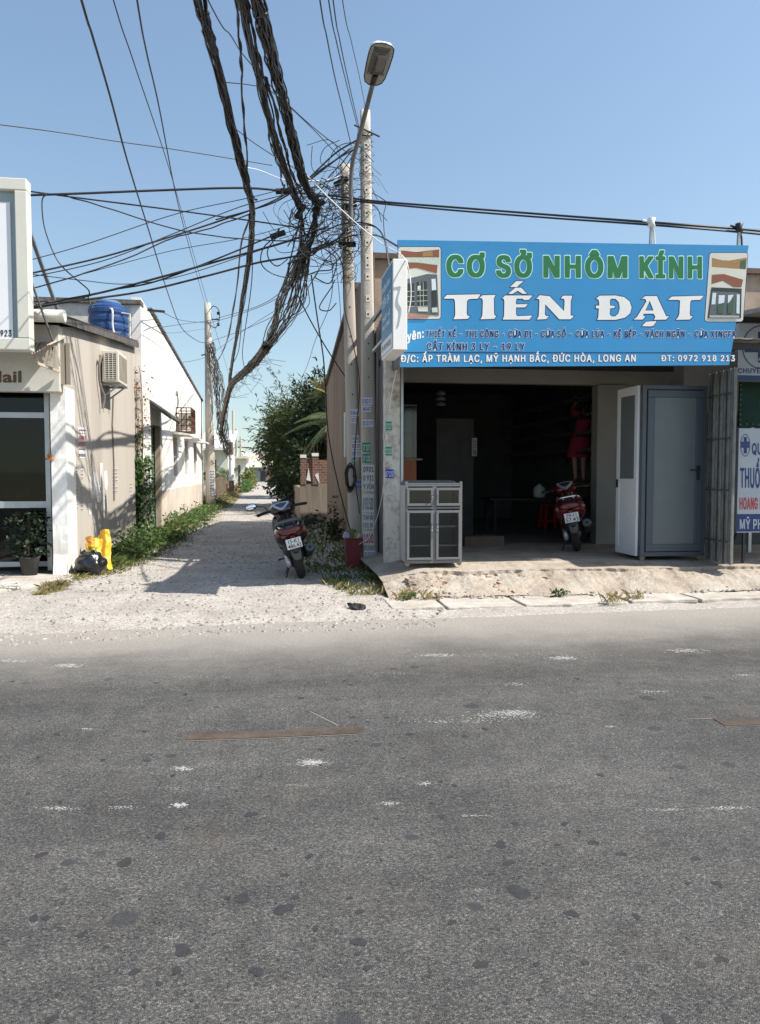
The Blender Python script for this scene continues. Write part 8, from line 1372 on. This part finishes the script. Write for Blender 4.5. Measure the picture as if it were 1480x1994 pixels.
    p('fork', MB().tube([(-.07, 1.24, .25), (-.07, 1.08, .75)], .02, 8).tube([(.07, 1.24, .25), (.07, 1.08, .75)], .02, 8).tube([(-.07, 1.1, .7), (.07, 1.1, .7)], .02, 8), M_darkmetal)
    hc = p('handlebar_cover', loft([(.9, .93, .13, .05, 2.4), (.95, .955, .17, .075, 2.5), (1.03, .98, .16, .085, 2.5), (1.12, .97, .1, .07, 2.4)]), paint, smooth=True)
    p('steering_column', MB().tube([(0, 1.02, .9), (0, 1.06, .68)], .05, 10), M_plast)
    nrm = Vector((0, -.62, .78)); c0 = Vector((0, .9, .985)); e1, e2 = Vector((1, 0, 0)), nrm.cross(Vector((1, 0, 0))).normalized(); e2 = e2 if e2.z > 0 else -e2; dsh = lambda x, y, l: c0+e1*x+e2*y+nrm*l
    outer = [(-.125, .065), (0, .085), (.125, .065), (.11, .02), (.035, -.075), (0, -.09), (-.035, -.075), (-.11, .02)]
    d_ = MB().prism([dsh(x, y, .01) for x, y in outer], nrm*.03).build('gauge_bezel', M_silver, t, bevel=.004); MB().poly([dsh(x*.7, y*.66+.006, .0415) for x, y in outer]).build('gauge_screen', M_screen, d_)
    for s in (-1, 1):
        g_ = MB().tube(crom([(s*.14, .98, .96), (s*.24, .95, .965), (s*.36, .9, .955)], 4), [.014]*3+[.02]*6, 8).build('grip', M_rubber, t); MB().tube([(s*.17, .99, .95), (s*.25, 1.01, .945), (s*.35, .98, .93)], .007, 6).build('brake_lever', M_silver, g_)
    for s in mirrors:
        m_ = MB().tube(crom([(s*.19, .98, .98), (s*.24, .97, 1.06), (s*.33, .96, 1.085)], 5), .007, 6).build('mirror_stem', M_plast, t)
        h_ = MB().ball((s*.41, .955, 1.1), (.085, .022, .055), 18, 12).build('mirror_housing', M_plast, m_, smooth=True); MB().ball((s*.41, .94, 1.1), (.075, .012, .046), 18, 12).build('mirror_glass', M_mirror, h_, smooth=True)
    p('inner_cover', loft([(-.22, .46, .06, .09, 2.6), (-.1, .44, .13, .13, 3), (.2, .42, .15, .15, 3), (.5, .42, .13, .12, 2.8)]), M_plast, smooth=True)
    p('under_seat', loft([(.46, .5, .1, .1, 2.6), (.56, .55, .1, .14, 2.6), (.6, .6, .06, .1, 2.6)]), M_plast, smooth=True)
    b = MB(); b.tube([(-.19, 1.0, .36), (-.19, .5, .36)], .01, 6); p('kick_pegs', MB().tube([(-.14, .3, .3), (-.24, .28, .3)], .012, 6).tube([(-.14, .3, .3), (.24, .28, .3)], .012, 6), M_rubber)
    return t
M_maroon = mat('dark_maroon_paint', (.022, .005, .007), .2, var=.1, spec=.6, coat=.6); M_redpaint = mat('red_paint', (.13, .005, .01), .22, var=.1, spec=.6, coat=.5)
g = gz(590, 1131); scooter('parked_scooter', 'dark maroon scooter seen from behind leaning on its stand in the alley', (g.x, g.y+.22, .012), R(14.5), R(1.5), M_maroon, ('15-K1', '486.43'), M_greyplast, (-1,))
g = gz(1136, 1076, .3); scooter('red_motorbike', 'red motorbike with a chrome rail parked in the dark garage doorway', (g.x, g.y+.22, .302), R(11), R(-21), M_redpaint, ('59-11', '57.43'), M_chrome, ())
# ================================================================== PERSON ON THE BENCH
pc = at(1128, 938, 14.15); cr = MB().box((pc.x-.3, 13.95, zbn+.001), (pc.x+.32, 14.42, pc.z)).build('wooden_crate', mat('dark_crate', (.07, .05, .035), .8, var=.3, streak=True), bevel=.01); tag(cr, 'dark wooden crate on the work bench under the person in pink', 'crate')
pe = thing('person', 'person in a short pink dress standing on a crate and reaching up to the bars', 'person', (pc.x, 14.15, pc.z), None, (0, 0, R(-12)), True); sc_ = .94
V = []; E = []; RR = []
def jt(par, pos, r):
    V.append(Vector(pos)*sc_); RR.append(r*sc_)
    if par is not None: E.append((par, len(V)-1))
    return len(V)-1
pel = jt(None, (0, 0, .86), .125); sp1 = jt(pel, (.03, .02, 1.02), .105); sp2 = jt(sp1, (.075, .05, 1.2), .115); ch_ = jt(sp2, (.1, .06, 1.33), .1); nk = jt(ch_, (.115, .07, 1.43), .045); hd0 = jt(nk, (.12, .08, 1.5), .062); hd1 = jt(hd0, (.125, .095, 1.58), .088); jt(hd1, (.128, .095, 1.66), .07)
for s in (-1, 1):
    h = jt(pel, (s*.085, 0, .8), .095); k = jt(h, (s*.085-.01, .03, .45), .056); c2 = jt(k, (s*.085-.01, .0, .3), .054); a = jt(c2, (s*.08, -.02, .075), .034); hl_ = jt(a, (s*.08, -.035, .032), .03); tz = jt(a, (s*.085, .07, .03), .03); jt(tz, (s*.09, .15, .022), .022)
    sh_ = jt(ch_, (.1+s*.15, .06, 1.37), .052); el = jt(sh_, (.1+s*.22, .22, 1.5), .038); wr = jt(el, (.14+s*.15, .4, 1.66), .024); pm_ = jt(wr, (.14+s*.14, .45, 1.72), .026)
    for f, (dx_, L) in enumerate(((-.03, .07), (-.011, .08), (.009, .078), (.028, .065))): k1 = jt(pm_, (.14+s*.14+dx_, .475, 1.76), .0095); k2 = jt(k1, (.14+s*.14+dx_, .5, 1.76+L*.5), .0085); jt(k2, (.14+s*.14+dx_, .53, 1.755+L*.5), .007)
    th = jt(wr, (.14+s*.105, .45, 1.69), .012); jt(th, (.14+s*.085, .475, 1.73), .009)
me = bpy.data.meshes.new('body'); me.from_pydata([tuple(v) for v in V], E, []); bo = bpy.data.objects.new('body', me); C.objects.link(bo); bo.parent = pe; me.materials.append(mat('skin', (.42, .26, .18), .55, var=.06, spec=.35))
sk_ = bo.modifiers.new('skin', 'SKIN'); sk_.use_smooth_shade = True
for v, r in zip(me.skin_vertices[0].data, RR): v.radius = (r, r)
me.skin_vertices[0].data[0].use_root = True; sb = bo.modifiers.new('sub', 'SUBSURF'); sb.levels = 1; sb.render_levels = 2
b = MB(); n = 22
for z, cx_, cy_, hw, hd in ((.5, -.04, 0, .235, .18), (.62, -.03, 0, .225, .17), (.82, 0, 0, .2, .155), (.98, .025, .02, .165, .125), (1.05, .04, .03, .135, .115), (1.2, .075, .05, .155, .125), (1.32, .1, .06, .165, .115), (1.39, .11, .065, .11, .08), (1.42, .115, .07, .062, .06)):
    for j in range(n): a = 6.2832*j/n; b.v.append(Vector((cx_+hw*math.cos(a)*(1+.03*math.sin(a*6)*(z < .8)), cy_+hd*math.sin(a)*(1+.04*math.sin(a*7)*(z < .8)), z))*sc_)
for i in range(8):
    for j in range(n): p_ = i*n+j; q_ = i*n+(j+1) % n; b.f.append((p_, q_, q_+n, p_+n))
for s in (-1, 1):
    b.tube([Vector((.1+s*.09, .06, 1.36))*sc_, Vector((.1+s*.16, .08, 1.385))*sc_, Vector((.1+s*.205, .19, 1.475))*sc_], [.075, .072, .062], 12, cap=False)
b.build('dress', mat('pink_dress', (.3, .025, .06), .8, var=.1, scale=8), pe, smooth=True)
b = MB(); b.ball(Vector((.127, .075, 1.61))*sc_, (.1, .1, .115), 18, 12); b.tube([Vector((.125, .0, 1.63))*sc_, Vector((.12, -.04, 1.52))*sc_, Vector((.11, -.035, 1.36))*sc_], [.07, .055, .02], 10); b.build('hair', mat('black_hair', (.012, .01, .01), .5), pe, smooth=True)
b = MB()
for s in (-1, 1): b.ball(Vector((.127+s*.035, .178, 1.6))*sc_, .012, 8, 6)
b.build('eyes', M_black, pe); MB().ball(Vector((.127, .19, 1.575))*sc_, (.013, .02, .018), 8, 6).build('nose', mat('skin', None), pe); MB().ball(Vector((.127, .178, 1.54))*sc_, (.022, .01, .006), 8, 6).build('mouth', mat('lips', (.35, .1, .09), .5), pe)
for s in (-1, 1): MB().ball(Vector((.127+s*.092, .09, 1.585))*sc_, (.012, .02, .028), 8, 6).build('ear', mat('skin', None), pe)
